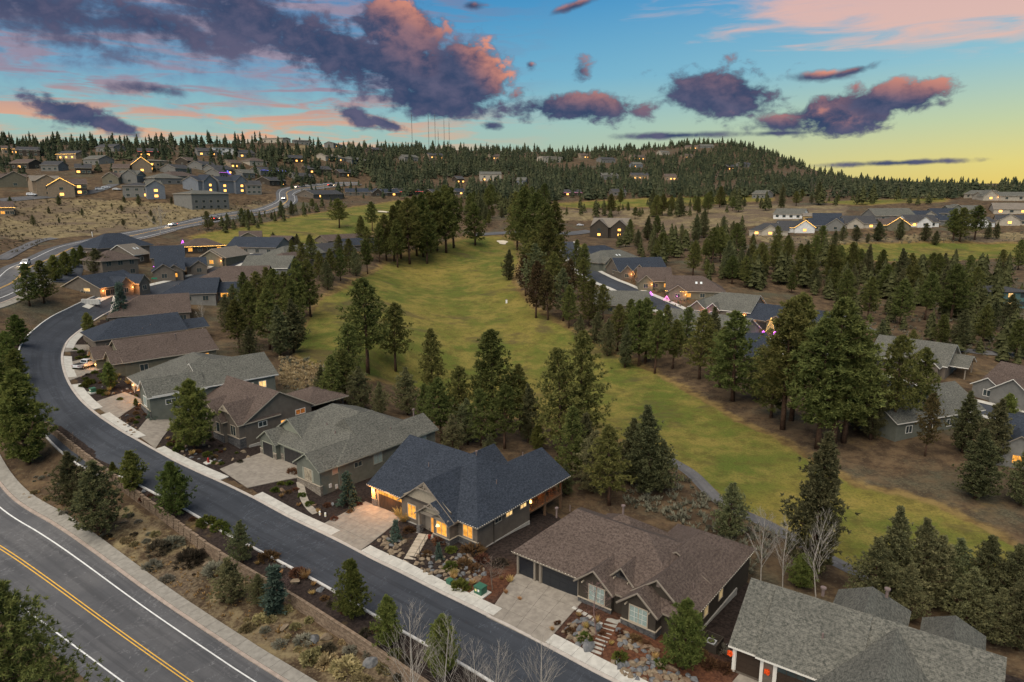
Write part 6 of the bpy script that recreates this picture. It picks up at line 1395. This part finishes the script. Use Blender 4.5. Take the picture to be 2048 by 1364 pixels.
# ---------------------------------------------------------------- shrubs and tufts
SH = dict(S=[shrub(300 + i, L_SHRUB, 110, 7, .2, .04) for i in range(2)], R=[shrub(310 + i, L_RABBIT, 120, 7, .18, .045, .7) for i in range(3)], A=[shrub(320 + i, L_SAGE, 90, 7, .24, .03, .7) for i in range(2)], K=[shrub(330 + i, L_DARKSH, 90, 7, .26, .03, .8) for i in range(2)], U=[shrub(340 + i, L_RED, 90, 7, .26, .028, .8) for i in range(2)], T=[tuft(350 + i, L_GOLD) for i in range(2)])
SNAME = dict(S=('green_shrub', 'shrub', 'round green'), R=('rabbitbrush', 'shrub', 'pale yellow'), A=('sagebrush', 'shrub', 'grey'), K=('dark_shrub', 'shrub', 'dark brown'), U=('russet_shrub', 'shrub', 'russet'), T=('grass_tuft', 'grass tuft', 'golden'))
def shrubs(zone, group, items):
    rows = sorted(it for it in items if 'bank' not in zone or seg_dist(*[np.array([q]) for q in (G(it[0], it[1])[:2] if it[1] < 1345 else at_z(it[0], it[1], -1.0)[:2])], HIGH[::3])[0][0] > 8.0); c = {}; tot = {}
    for it in rows: tot[it[3]] = tot.get(it[3], 0) + 1
    for x, y, r, k in rows:
        p = G(x, y) if y < 1345 else at_z(x, y, -1.0)
        p = np.array([p[0], p[1], float(h(p[0], p[1]))]); d = max(.35, 2.1 * r * p[1] / F * 1.05); nm, cat, ad = SNAME[k]; c[k] = c.get(k, 0) + 1
        lab = '%s %s, %s of its kind from left %s' % (ad, nm.replace('_', ' ').replace('green shrub', 'shrub').replace('dark shrub', 'shrub').replace('russet shrub', 'shrub'), ordinal(c[k]), zone) if tot[k] > 1 else '%s %s %s' % (ad, cat, zone)
        o = link(nm, RR_.choice(SH[k])); o.location = tuple(map(float, p)); o.scale = (d * RR_.uniform(.9, 1.15), d * RR_.uniform(.9, 1.15), d * RR_.uniform(.8, 1.05)); o.rotation_euler = (0, 0, RR_.uniform(0, 6.28)); tag(o, lab, cat, group)
bank = [(255,1082,14,'R'),(268,1090,9,'R'),(310,1070,10,'R'),(318,1100,24,'K'),(345,1088,20,'A'),(378,1125,28,'K'),(305,1135,18,'A'),(335,1160,14,'A'),(430,1145,22,'A'),(400,1112,16,'K'),(458,1242,20,'R'),(495,1258,17,'R'),(520,1242,17,'R'),(542,1240,12,'R'),(572,1222,13,'R'),(590,1255,12,'R'),(618,1242,11,'R'),(608,1285,20,'A'),(622,1318,24,'R'),(655,1328,24,'R'),(690,1340,30,'R'),(668,1358,26,'R'),(640,1352,18,'R'),(722,1355,20,'R'),(772,1338,20,'R'),(505,1300,12,'K'),(560,1290,14,'A'),(596,1300,9,'R'),(740,1310,14,'A'),(700,1305,16,'A'),(530,1262,10,'A'),(480,1268,11,'R'),(215,1075,9,'K'),(70,985,8,'R'),(95,998,9,'R'),(60,1005,7,'R'),(125,1012,6,'T'),(655,1300,14,'K'),(800,1350,14,'K'),(575,1275,8,'R'),(685,1285,9,'R'),(640,1300,9,'R')]
_rb = random.Random(77)
for _ in range(46):
    u = _rb.uniform(0, 1); a = (30 + u * 560, 965 + u * 355); v = _rb.uniform(.05, .9); bank.append((a[0] + v * 60 * (1 + u), a[1] - v * 70 * (.5 + u * .8) + 8, _rb.uniform(3, 8), _rb.choice('RAAKT')))
shrubs('on the highway bank', 'shrubs on the highway bank', bank)
strip = [(412,1048,18,'S'),(440,1056,16,'S'),(453,1066,9,'S'),(538,1118,18,'U'),(597,1152,18,'U'),(612,1158,12,'T'),(500,1100,6,'T'),(286,1000,7,'U'),(300,992,5,'U'),(208,965,6,'T'),(214,948,6,'T'),(515,1130,6,'T'),(560,1150,7,'T'),(627,1172,7,'T'),(625,1190,7,'T'),(650,1198,9,'U'),(790,1310,15,'S'),(815,1325,14,'K'),(320,1012,8,'K'),(385,1040,6,'U'),(660,1210,8,'K'),(690,1225,9,'U'),(730,1268,12,'K'),(745,1262,9,'U')]
shrubs('on the planted strip', 'shrubs of the planted strip', strip)
yard = [(551,982,9,'S'),(562,968,7,'S'),(579,968,7,'S'),(586,946,11,'U'),(604,992,9,'S'),(618,1010,9,'S'),(636,1026,5,'T'),(597,1013,5,'T'),(563,995,5,'T'),(655,1012,8,'U'),(668,1040,8,'U'),(592,980,6,'U'),(576,985,6,'U'),(800,1036,13,'T'),(808,1046,11,'T'),(880,1084,15,'U'),(902,1102,13,'S'),(946,1106,22,'U'),(965,1122,16,'U'),(901,1136,15,'S'),(854,1110,10,'U'),(819,1062,11,'U'),(909,1152,9,'T'),(928,1130,14,'U'),(950,1140,14,'U'),(1169,1278,15,'S'),(1240,1318,16,'S'),(1173,1258,8,'T'),(1194,1246,9,'T'),(1158,1234,6,'T'),(1139,1264,10,'U'),(1240,1268,10,'U'),(1272,1282,14,'U'),(1292,1290,10,'U'),(1322,1330,14,'S'),(1310,1318,9,'T'),(920,1176,18,'S'),(907,1160,9,'T'),(945,1170,8,'T'),(1012,1188,6,'T'),(1020,1165,8,'T'),(1003,1160,6,'T'),(1040,1200,5,'T'),(168,774,8,'S'),(178,767,9,'S'),(202,786,9,'S'),(216,792,6,'T'),(264,842,7,'U'),(356,900,10,'S'),(352,885,12,'U'),(415,912,10,'S'),(380,885,10,'K'),(395,905,7,'U'),(430,915,6,'U'),(340,890,7,'S'),(1400,1310,16,'U'),(1420,1330,18,'U'),(1440,1300,16,'A'),(1450,1340,18,'U'),(150,700,5,'S'),(165,712,6,'K'),(150,738,5,'S'),(240,800,6,'S'),(310,690,6,'U'),(250,660,7,'U'),(700,1025,7,'U'),(718,1010,7,'U'),(480,925,6,'K'),(1060,1122,9,'K'),(1040,1110,8,'K'),(1000,1130,14,'K'),(985,1150,10,'U'),(1150,1255,6,'U'),(1205,1268,7,'U'),(1222,1290,6,'T'),(1105,1262,6,'T'),(1115,1248,7,'U')]
shrubs('in the near front yards', 'shrubs of the front yards', yard)
# the beds along the bend, between the driveways
def bend_yards():
    rg = random.Random(19); out = []; rocks = []; Nn = normals(RE); n0 = near_index(RE, G(470, 980)[:2]); n1 = near_index(RE, G(150, 660)[:2])
    for _ in range(400):
        i = rg.randrange(n0, n1); p = RE[i] - Nn[i] * rg.uniform(2.8, 9.5)
        if any(inpoly(np.array([p[0]]), np.array([p[1]]), d)[0] for d in DRIVES): continue
        x, y = proj((p[0], p[1], float(h(p[0], p[1])))); 
        if any(math.hypot(x - a, y - b) < 9 for a, b, *_ in out + rocks): continue
        if rg.random() < .35 and len(rocks) < 24: rocks.append((float(x), float(y)))
        elif len(out) < 60: out.append((float(x), float(y), rg.uniform(3, 6.5), rg.choice('SSUKTS')))
    shrubs('in the beds along the street bend', 'shrubs along the street bend', out)
    for i, (x, y) in enumerate(sorted(rocks)): put_rock('boulder', G(x, y) + np.array([0, 0, .06]), rg.uniform(.5, 1.1), None, 'small landscape boulder, %s from left in the street bend beds' % ordinal(i + 1))
bend_yards()
# ground cover nobody could count: bunch grass on the bank and rough, scrub behind the houses
def cover(name, label, polys, m, seed, n_each, size, per=10, pale=None):
    rg = np.random.default_rng(seed); Vs = []
    for poly, n in polys:
        xs = [p[0] for p in poly]; ys = [p[1] for p in poly]; k = 0
        x = rg.uniform(min(xs), max(xs), n * 3); y = rg.uniform(min(ys), max(ys), n * 3); ok = inpoly(x, y, poly)
        for a, b in list(zip(x[ok], y[ok]))[:n]:
            p = G(a, b)
            if p[1] > 1500 or (name == 'bunch_grass' and seg_dist(p[:1], p[1:2], HIGH[::3])[0][0] < 7.8): continue
            s = rg.uniform(*size); ang = rg.uniform(0, 6.28, n_each); d = np.stack([np.cos(ang), np.sin(ang), rg.uniform(.5, 1.6, n_each)], -1)
            Vs.append(blades(p + d * s * .15, d, s * .55, s * .09, per, rg, .5))
    o = stuff(link(name, tri_mesh(name, np.concatenate(Vs), m))); return tag(o, label, 'ground cover')
cover('bunch_grass', 'dry bunch grass tufts scattered over the highway bank', [([(10,960),(120,985),(240,1065),(420,1150),(600,1260),(760,1364),(560,1330),(300,1160),(60,1010)], 520)], L_GOLD, 41, 4, (.25, .6), 5)
cover('rough_scrub', 'low sagebrush and dead brush over the rough around the fairway', [([(560,712),(640,725),(680,790),(620,800),(555,775)], 60), ([(1240,930),(1330,925),(1420,1000),(1560,1080),(1500,1150),(1380,1060),(1250,1010)], 260), ([(1640,545),(2047,560),(2047,720),(1850,715),(1700,650)], 420), ([(400,470),(560,440),(720,405),(640,400),(480,430),(380,455)], 220), ([(1500,470),(2047,465),(2047,484),(1560,492)], 220), ([(1640,520),(2047,520),(2047,545),(1700,540)], 160), ([(1230,560),(1500,590),(1700,640),(1640,700),(1400,640)], 120)], L_SAGE, 42, 5, (.7, 1.7), 4)
cover('hill_brush', 'dark brush dotted over the dry slope above the highway', [([(0,400),(560,402),(440,432),(170,470),(0,478)], 650), ([(545,300),(700,292),(720,330),(600,325)], 90), ([(0,480),(120,475),(60,500),(0,515)], 40)], leaf('slope_brush', (.060, .055, .036), (.120, .105, .065)), 43, 5, (.7, 1.5), 4)
cover('pale_grass', 'tall pale grass patch left of the fairway', [([(560,715),(640,728),(652,756),(600,782),(560,770)], 420)], leaf('pale_bunch_grass', (.20, .16, .085), (.36, .30, .17)), 44, 4, (.6, 1.2), 6)
# ---------------------------------------------------------------- steps
def steps(label, a, b, n, w, m):
    """a: foot (s,t,z), b: head (s,t,z) in the street frame"""
    A_ = np.array([*ST(a[0], a[1]), a[2]]); B_ = np.array([*ST(b[0], b[1]), b[2]]); d = B_ - A_; rot = math.atan2(d[1], d[0]); L = math.hypot(d[0], d[1])
    E = empty('stone_steps', A_, rot, label, 'steps')
    for i in range(n): MB().box(L * i / n, L * (i + 1) / n + .08, -w / 2, w / 2, d[2] * i / n - .8, d[2] * (i + 1) / n).obj('step', m, E)
    return E, L, d[2]
M_STEP = concrete('step_concrete', (.30, .26, .205), (.40, .35, .28)); M_IRON = mat('black_iron', (.02, .02, .02), .5)
E, L, hz = steps('flight of concrete steps climbing to the lit porch of the navy house', (.5, 2.2, .12), (-1.9, 7.4, 1.05), 9, 1.5, M_STEP)
for y in (-.85,): 
    b = MB().tube([(0, y, 1.0), (L, y, hz + 1.0)], .03, 6)
    for k in (0, .33, .66, 1): b.tube([(L * k, y, hz * k - .3), (L * k, y, hz * k + 1.0)], .025, 6)
    b.obj('handrail', M_IRON, E)
b = ST(-2.4, 7.6); o = MB().tube([(0, 0, 0), (0, 0, .45)], [.16, .24], 10).obj('flower_pot', mat('red_glaze', (.18, .03, .02), .3)); o.location = (*ST(-.75, 7.25), .9); tag(o, 'dark red glazed pot beside the navy house door', 'pot')
E, L, hz = steps('long flight of slab steps up to the brown house entry', (27.6, 2.2, .1), (26.7, 7.4, .7), 9, 1.3, concrete('slab_steps', (.24, .23, .205), (.34, .325, .29)))
b = MB().tube([(0, -.8, .95), (1.0, -.8, 1.05)], .025, 6).tube([(0, -.8, -.2), (0, -.8, .95)], .025, 6).tube([(1, -.8, -.1), (1, -.8, 1.05)], .025, 6); b.obj('handrail', M_IRON, E)
for i in range(6):
    p = STZ(22.3 + i * .72, 6.6 - i * .13, .06); o = MB().box(-.26, .26, -.22, .22, -.1, .04).obj('stepping_stone', M_WALK); o.location = p; o.rotation_euler = (0, 0, ANG); tag(o, 'square stepping stone, %s from the driveway, before the brown house' % ordinal(i + 1), 'stepping stone', 'stepping stones')
L_ = resample(smoothline([G(*p)[:2] for p in [(600,965),(603,980),(608,1000),(620,1018),(632,1028)]], 2), .7); structure(ribbon('garden_path', L_, -.55, .55, .07, concrete('flagstone', (.22, .20, .17), (.32, .29, .24)), nx=2))
# ---------------------------------------------------------------- small street things
def box_thing(name, label, cat, px, py, parts, rot=None, group=None):
    E = empty(name, G(px, py), ANG if rot is None else rot, label, cat, group)
    for nm, dims, m in parts: MB().box(*dims).obj(nm, m, E)
    return E
M_GREENBOX = mat('transformer_green', (.030, .105, .065), .55, .4, .1, 3); M_STICK = mat('warning_sticker', (.75, .70, .30), .6); M_SW = mat('sticker_white', (.7, .7, .68), .6)
for (x, y, k, lab) in ((961, 1187, 1.0, 'green transformer box with stickers on a pale pad by the sidewalk'), (186, 785, .9, 'green transformer box on a pad among left yard shrubs')):
    box_thing('transformer_box', lab, 'utility box', x, y, [('pad', (-.95*k, .95*k, -.85*k, .85*k, -.3, .14), M_WALK), ('cabinet', (-.55*k, .55*k, -.5*k, .5*k, .14, .95*k), M_GREENBOX), ('lid', (-.6*k, .6*k, -.55*k, .55*k, .95*k, 1.03*k), M_GREENBOX), ('warning_label', (-.4*k, -.15*k, -.515*k, -.5*k, .45*k, .72*k), M_STICK), ('label_plate', (.0, .25*k, -.515*k, -.5*k, .5*k, .78*k), M_SW)])
box_thing('pedestal_box', 'small dark green utility box behind the transformer', 'utility box', 900, 1168, [('cabinet', (-.35, .35, -.3, .3, -.1, .55), M_GREENBOX), ('lid', (-.38, .38, -.33, .33, .55, .62), M_GREENBOX)])
for x, y, lab in ((640, 1030, 'low white utility pedestal in the sage house bed'), (651, 1033, 'low teal utility pedestal beside the white one')):
    E = empty('utility_pedestal', G(x, y), ANG, lab, 'pedestal'); MB().tube([(0, 0, -.1), (0, 0, .55), (0, 0, .62)], [.13, .13, .07], 10).obj('post', M_SW if 'white' in lab else M_GREENBOX, E); MB().tube([(0, 0, .2), (0, 0, .3)], .14, 10).obj('band', M_STICK, E)
E = empty('fire_hydrant', G(417, 925), ANG, 'red fire hydrant on a pad between sidewalk and bed', 'hydrant'); M_HYD = mat('hydrant_red', (.28, .018, .015), .45, .4)
MB().box(-.7, .7, -.7, .7, -.3, .06).obj('pad', M_WALK, E); MB().tube([(0, 0, .06), (0, 0, .12), (0, 0, .13), (0, 0, .62), (0, 0, .64), (0, 0, .78), (0, 0, .86)], [.2, .2, .13, .13, .17, .12, .04], 12).obj('barrel', M_HYD, E)
for dx, dy in ((.2, 0), (-.2, 0), (0, -.24)): MB().tube([(0, 0, .48), (dx, dy, .48)], .075, 8).obj('nozzle', M_HYD, E)
E = empty('mailbox_cluster', G(183, 611), R(-4), 'white bank of mailboxes on the curb of the upper street', 'mailbox'); M_MB = mat('mailbox_white', (.50, .49, .46), .6)
for i in range(6):
    o = MB().box(-2.6 + i * .87, -1.78 + i * .87, -.25, .25, .35, 1.75).obj('mailbox', M_MB, E)
    for j in range(4): MB().box(-2.5 + i * .87, -1.88 + i * .87, -.27, -.25, .45 + j * .32, .72 + j * .32).obj('door', mat('mailbox_door', (.42, .41, .39), .5), o)
    MB().box(-2.25 + i * .87, -2.1 + i * .87, -.08, .08, -.3, .35).obj('post', M_IRON, E)
E = empty('street_sign', G(311, 578), R(10), 'green street name sign on a post in the left cluster', 'street sign'); MB().tube([(0, 0, -.3), (0, 0, 3.4)], .05, 6).obj('post', M_PIPE, E); MB().box(-.8, .8, -.03, .03, 3.1, 3.5).obj('sign_plate', mat('sign_green', (.01, .22, .12), .4), E)
E = empty('yardage_post', G(1013, 606), 0, 'small grey marker post on the fairway edge', 'marker post'); MB().box(-.3, .3, -.3, .3, -.3, 1.2).obj('post', M_SW, E); MB().box(-.35, .35, -.35, .35, 1.2, 1.32).obj('cap', M_PIPE, E)
E = empty('utility_post', G(185, 474), 0, 'thin white marker post beside the highway', 'post'); MB().tube([(0, 0, -.3), (0, 0, 2.2)], .12, 6).obj('post', M_SW, E); MB().tube([(0, 0, 2.2), (0, 0, 2.35)], .16, 6).obj('cap', M_PIPE, E)
for i, (x, y0, y1) in enumerate([(825, 296, 228), (858, 296, 230), (871, 296, 230), (889, 298, 240), (877, 298, 262), (899, 298, 245)]):
    p = G(x, y0 + 8); Hh = at_y(x, y1, p[1])[2] - p[2]; E = empty('radio_mast', p, 0, 'thin lattice radio mast on the far ridge, %s from left' % ordinal(i + 1), 'radio mast', 'radio masts on the ridge'); b = MB(); r = .55
    for k in range(3): a = k * 2.094; b.tube([(r * math.cos(a), r * math.sin(a), 0), (r * .6 * math.cos(a), r * .6 * math.sin(a), Hh)], .14, 4)
    for j in range(int(Hh / 2.2)):
        z = j * 2.2; a = j * 2.094; b.tube([(r * math.cos(a), r * math.sin(a), z), (r * math.cos(a + 2.094), r * math.sin(a + 2.094), z + 2.2)], .09, 3)
    b.obj('lattice', mat('mast_steel', (.10, .09, .09), .6), E); MB().tube([(0, 0, Hh), (0, 0, Hh + 4)], .12, 4).obj('antenna', MATS['mast_steel'], E)
# ---------------------------------------------------------------- vehicles
M_TIRE = mat('tyre_rubber', (.015, .015, .015), .8); M_RIM = mat('wheel_rim', (.35, .35, .36), .35, .5, metal=.7); M_CARGL = mat('car_glass', (.015, .02, .025), .06, .6); M_HEAD = mat_emit('headlight_on', (1, .78, .5), 30); M_HEADOFF = mat('headlight_off', (.6, .6, .6), .2); M_TAIL = mat_emit('tail_light_on', (1, .05, .02), 14); M_TAILOFF = mat('tail_light_off', (.2, .01, .01), .3)
def loft(profile, half, inset, name, m, parent):
    """side profile (x, z) swept across the width, its upper points drawn in"""
    zs = [p[1] for p in profile]; z0, z1 = min(zs), max(zs); V = []
    for sgn in (-1, 1):
        for x, z in profile: V.append((x, sgn * (half - inset * max(0, (z - z0) / (z1 - z0 + 1e-6)) ** 1.5), z))
    n = len(profile); F_ = [list(range(n))[::-1], list(range(n, 2 * n))] + [[i, (i + 1) % n, n + (i + 1) % n, n + i] for i in range(n)]
    o = mesh_obj(name, V, F_, m, parent); bm = bmesh.new(); bm.from_mesh(o.data); bmesh.ops.recalc_face_normals(bm, faces=bm.faces); bmesh.ops.bevel(bm, geom=[e for e in bm.edges if e.calc_face_angle(0) > .5], offset=.05, segments=2, affect='EDGES'); bm.to_mesh(o.data); bm.free(); o.data.polygons.foreach_set('use_smooth', [False] * len(o.data.polygons)); return o
def vehicle(kind, label, p, rot, color, on=False, scale=1.0, group=None):
    nm = dict(car='car', suv='car', pickup='pickup_truck')[kind]; E = empty(nm, p, rot, label, 'truck' if kind == 'pickup' else 'car', group); E.scale = (scale,) * 3
    m = mat('car_paint_%s' % color, dict(white=(.55, .56, .58), black=(.015, .016, .018), blue=(.02, .05, .09), silver=(.38, .39, .40), red=(.20, .02, .02), grey=(.10, .105, .11))[color], .25, .6)
    if kind == 'pickup':
        B = [(-2.85, .55), (-2.85, 1.12), (-.75, 1.16), (-.7, 1.12), (1.15, 1.15), (2.65, 1.05), (2.85, .85), (2.85, .5), (2.3, .38), (-2.4, .42)]; Cb = [(-.72, 1.1), (-.55, 1.72), (.25, 1.76), (1.2, 1.1)]; hw = .95; ax = 1.78
    elif kind == 'suv':
        B = [(-2.3, .5), (-2.32, 1.1), (1.0, 1.12), (2.2, 1.0), (2.35, .75), (2.3, .42), (-2.2, .4)]; Cb = [(-2.28, 1.05), (-2.05, 1.68), (.1, 1.72), (1.05, 1.05)]; hw = .93; ax = 1.42
    else:
        B = [(-2.25, .5), (-2.28, .95), (-1.5, 1.0), (.9, .98), (2.1, .82), (2.3, .62), (2.25, .36), (-2.2, .36)]; Cb = [(-1.75, .92), (-1.05, 1.4), (.05, 1.44), (1.0, .92)]; hw = .89; ax = 1.38
    body = loft(B, hw, .06, 'body', m, E); cab = loft(Cb, hw - .06, .16, 'cabin', m, E)
    # glazing set just proud of the cabin sides, front and back
    a, b_, c, d = Cb; z0 = a[1] + .1; g = MB()
    def at(zq, fr): 
        P, Q = (a, b_) if fr == 'r' else (d, c); t = (zq - P[1]) / (Q[1] - P[1]); return P[0] + (Q[0] - P[0]) * t
    zt = c[1] - .1; zb = a[1] + .14; y_ = lambda z: hw - .06 - .16 * max(0, (z - a[1]) / (c[1] - a[1])) ** 1.5 + .012
    for sgn in (-1, 1):
        xm = (at(zb, 'r') + at(zb, 'f')) / 2
        for x0, x1, X0, X1 in ((at(zb, 'r') + .15, xm - .05, at(zt, 'r') + .15, xm - .05), (xm + .05, at(zb, 'f') - .2, xm + .05, at(zt, 'f') - .12)):
            g.add([(x0, sgn * y_(zb), zb), (x1, sgn * y_(zb), zb), (X1, sgn * y_(zt), zt), (X0, sgn * y_(zt), zt)], [[0, 1, 2, 3] if sgn < 0 else [3, 2, 1, 0]])
    o = g.obj('side_windows', M_CARGL, E); stuff(o)
    for fr, s in (('f', 1), ('r', -1)):
        y0, y1 = hw - .2, hw - .3; MB().add([(at(zb, fr) + .02 * s, -y0, zb), (at(zb, fr) + .02 * s, y0, zb), (at(zt, fr) + .02 * s, y1, zt), (at(zt, fr) + .02 * s, -y1, zt)], [[0, 1, 2, 3] if s > 0 else [3, 2, 1, 0]]).obj('windscreen' if s > 0 else 'rear_window', M_CARGL, E)
    if kind == 'pickup': MB().box(-2.72, -.82, -.78, .78, 1.13, 1.175).obj('bed_cover', M_TIRE, E)
    for sx in (-ax, ax):
        for sy in (-1, 1):
            w = MB().tube([(sx, sy * (hw - .22), .36), (sx, sy * (hw + .02), .36)], .36, 16).obj('wheel', M_TIRE, E); MB().tube([(sx, sy * (hw + .005), .36), (sx, sy * (hw + .03), .36)], .21, 12).obj('rim', M_RIM, w)
    xf, xb = B[-3][0] if kind != 'pickup' else 2.85, B[0][0]
    for sy in (-1, 1):
        MB().box(xf - .12, xf + .02, sy * (hw - .32) - .16, sy * (hw - .32) + .16, .66, .84).obj('headlight', M_HEAD if on else M_HEADOFF, E); MB().box(xb - .03, xb + .1, sy * (hw - .2) - .1, sy * (hw - .2) + .1, .75, 1.0).obj('tail_light', M_TAIL if on else M_TAILOFF, E)
    if on:
        for sy in (-.6, .6):
            l = bpy.data.lights.new('headlight_beam', 'SPOT'); l.energy = 900; l.color = (1, .75, .45); l.spot_size = R(70); l.spot_blend = .8; lo = bpy.data.objects.new('headlight_beam', l); COL.objects.link(lo); lo.parent = E; lo.location = (xf + .1, sy, .75); lo.rotation_euler = (0, R(-80), 0)
    return E
a, b = G(150, 741), G(197, 729); d = b - a; vehicle('pickup', 'silver white pickup parked on the driveway by the glowing garage', (a + b) / 2 + np.array([0, 0, .1]), math.atan2(d[1], d[0]), 'white')
def on_highway(px, py, off, rev, kind, color, label):
    i = near_index(HIGH, G(px, py)[:2]); i = min(max(i, 1), len(HIGH) - 2); N = normals(HIGH[i-1:i+2])[1]; t = HIGH[i+1] - HIGH[i-1]; p = HIGH[i] + N * off
    vehicle(kind, label, (*p, float(lift(p[0], p[1], .05))), math.atan2(t[1], t[0]) + (math.pi if rev else 0), color, True, 1.0, 'cars driving on the highway')
on_highway(50, 530, 2.2, True, 'suv', 'silver', 'car with bright headlights nearest on the highway at the left edge'); on_highway(350, 453, 2.2, True, 'car', 'white', 'car with headlights in the middle of the straight highway'); on_highway(425, 439, -2.2, False, 'car', 'red', 'car with red tail lights following the highway away')
on_highway(577, 400, 2.2, True, 'suv', 'white', 'car with glaring headlights in the highway S bend'); on_highway(596, 377, 2.2, True, 'car', 'silver', 'car with lights just above the highway S bend'); on_highway(655, 370, -2.2, False, 'car', 'black', 'car with red tail lights at the far end of the highway')
for x, y, rz, k, c, lab in ((64,392,.1,'suv','white','white car parked by the pale slope road at far left'),(200,381,.5,'suv','white','white car parked on the hill street, left of the pair'),(212,377,.5,'car','white','white car parked on the hill street, right of the pair'),(234,381,.1,'car','silver','silver car at the turn of the hill street'),(376,396,0,'car','blue','dark blue car beside the blocky grey hillside house'),(1298,578,.9,'suv','black','dark car parked before the pink lit house'),(1168,522,1.0,'car','white','white car at the head of the right street'),(1183,522,.2,'car','blue','dark car by the lit trees of the right street'),(1160,452,.1,'car','white','white car on the road near the timber lodge'),(1945,577,.2,'car','silver','silver car beside the teal house')):
    vehicle(k, lab, G(x, y) + np.array([0, 0, .12]), rz, c)
vehicle('suv', 'black car on the drive of the grey house at the bottom edge', STZ(43.6, 4.6, .08), ANG + R(93), 'black')
# ---------------------------------------------------------------- holiday lights that stand on their own
M_TREEL = mat_emit('warm_tree_bulbs', (1.0, .55, .14), 3.2)
def lit_cone(name, label, px, py, H, m, rad=.35, n=130, power=0, col=(1, .6, .2)):
    rg = random.Random(px); E = empty(name, G(px, py), 0, label, 'light display'); b = MB(); f = MB().tube([(0, 0, -.2), (0, 0, H)], [.07, .02], 6); f.obj('pole', M_PIPE, E)
    for i in range(n):
        t = i / n; a = i * 2.4; r_ = H * rad * (1 - t) + .05; x, y, z = r_ * math.cos(a), r_ * math.sin(a), .2 + H * t; r = .075
        b.add([(x+r,y,z),(x-r,y,z),(x,y+r,z),(x,y-r,z),(x,y,z+r),(x,y,z-r)], [[0,2,4],[2,1,4],[1,3,4],[3,0,4],[2,0,5],[1,2,5],[3,1,5],[0,3,5]])
    stuff(b.obj('bulbs', m, E))
    if power: glow(E, (0, -1.2, H * .5), power, col)
lit_cone('light_tree', 'tall cone of yellow lights on the lawn of the right row', 1540, 668, 4.6, M_TREEL, .3, 90, 60)
lit_cone('light_tree', 'yellow lit tree left of the tall left grove', 620, 496, 4.0, M_TREEL, .45, 90, 30); lit_cone('light_tree', 'orange lit tree at the far end of the right row', 1172, 512, 4.5, M_TREEL, .5, 110, 60); lit_cone('light_tree', 'small orange lit shrub beside the orange lit tree', 1182, 516, 2.4, M_TREEL, .6, 60)
lit_cone('light_bush', 'purple lit bush left of the yellow light cone', 1526, 672, 1.3, M_PURPLE, .8, 70, 10, (.6, .2, 1)); lit_cone('light_bush', 'purple lit bush right of the yellow light cone', 1553, 672, 1.6, M_PURPLE, .9, 90, 10, (.8, .2, .9)); lit_cone('light_bush', 'pink lit display before the brown skylight house', 1333, 602, 1.6, M_PINK, .7, 80); lit_cone('light_bush', 'green and violet lit display by the far street', 1301, 592, 1.3, M_PURPLE, .7, 60)
lit_cone('light_bush', 'pink lit tree on the porch of the tan gabled house', 428, 524, 1.8, M_PINK, .4, 70); lit_cone('light_bush', 'purple figure of lights by the amber bulb house', 366, 490, 1.8, M_PURPLE, .4, 60); lit_cone('light_bush', 'white and pink light figure near the left grove', 647, 482, 1.8, M_PINK, .4, 60); lit_cone('light_bush', 'violet lit patch among the left hill houses', 456, 350, 3.0, M_BLUE, .7, 120); lit_cone('light_bush', 'pink and violet lights at the grey roofed right house', 1402, 626, 1.8, M_PINK, .5, 80)
lit_cone('light_tree', 'conifer wound with white lights before the wide brown roof', 232, 632, 5.2, M_BULB, .3, 120)
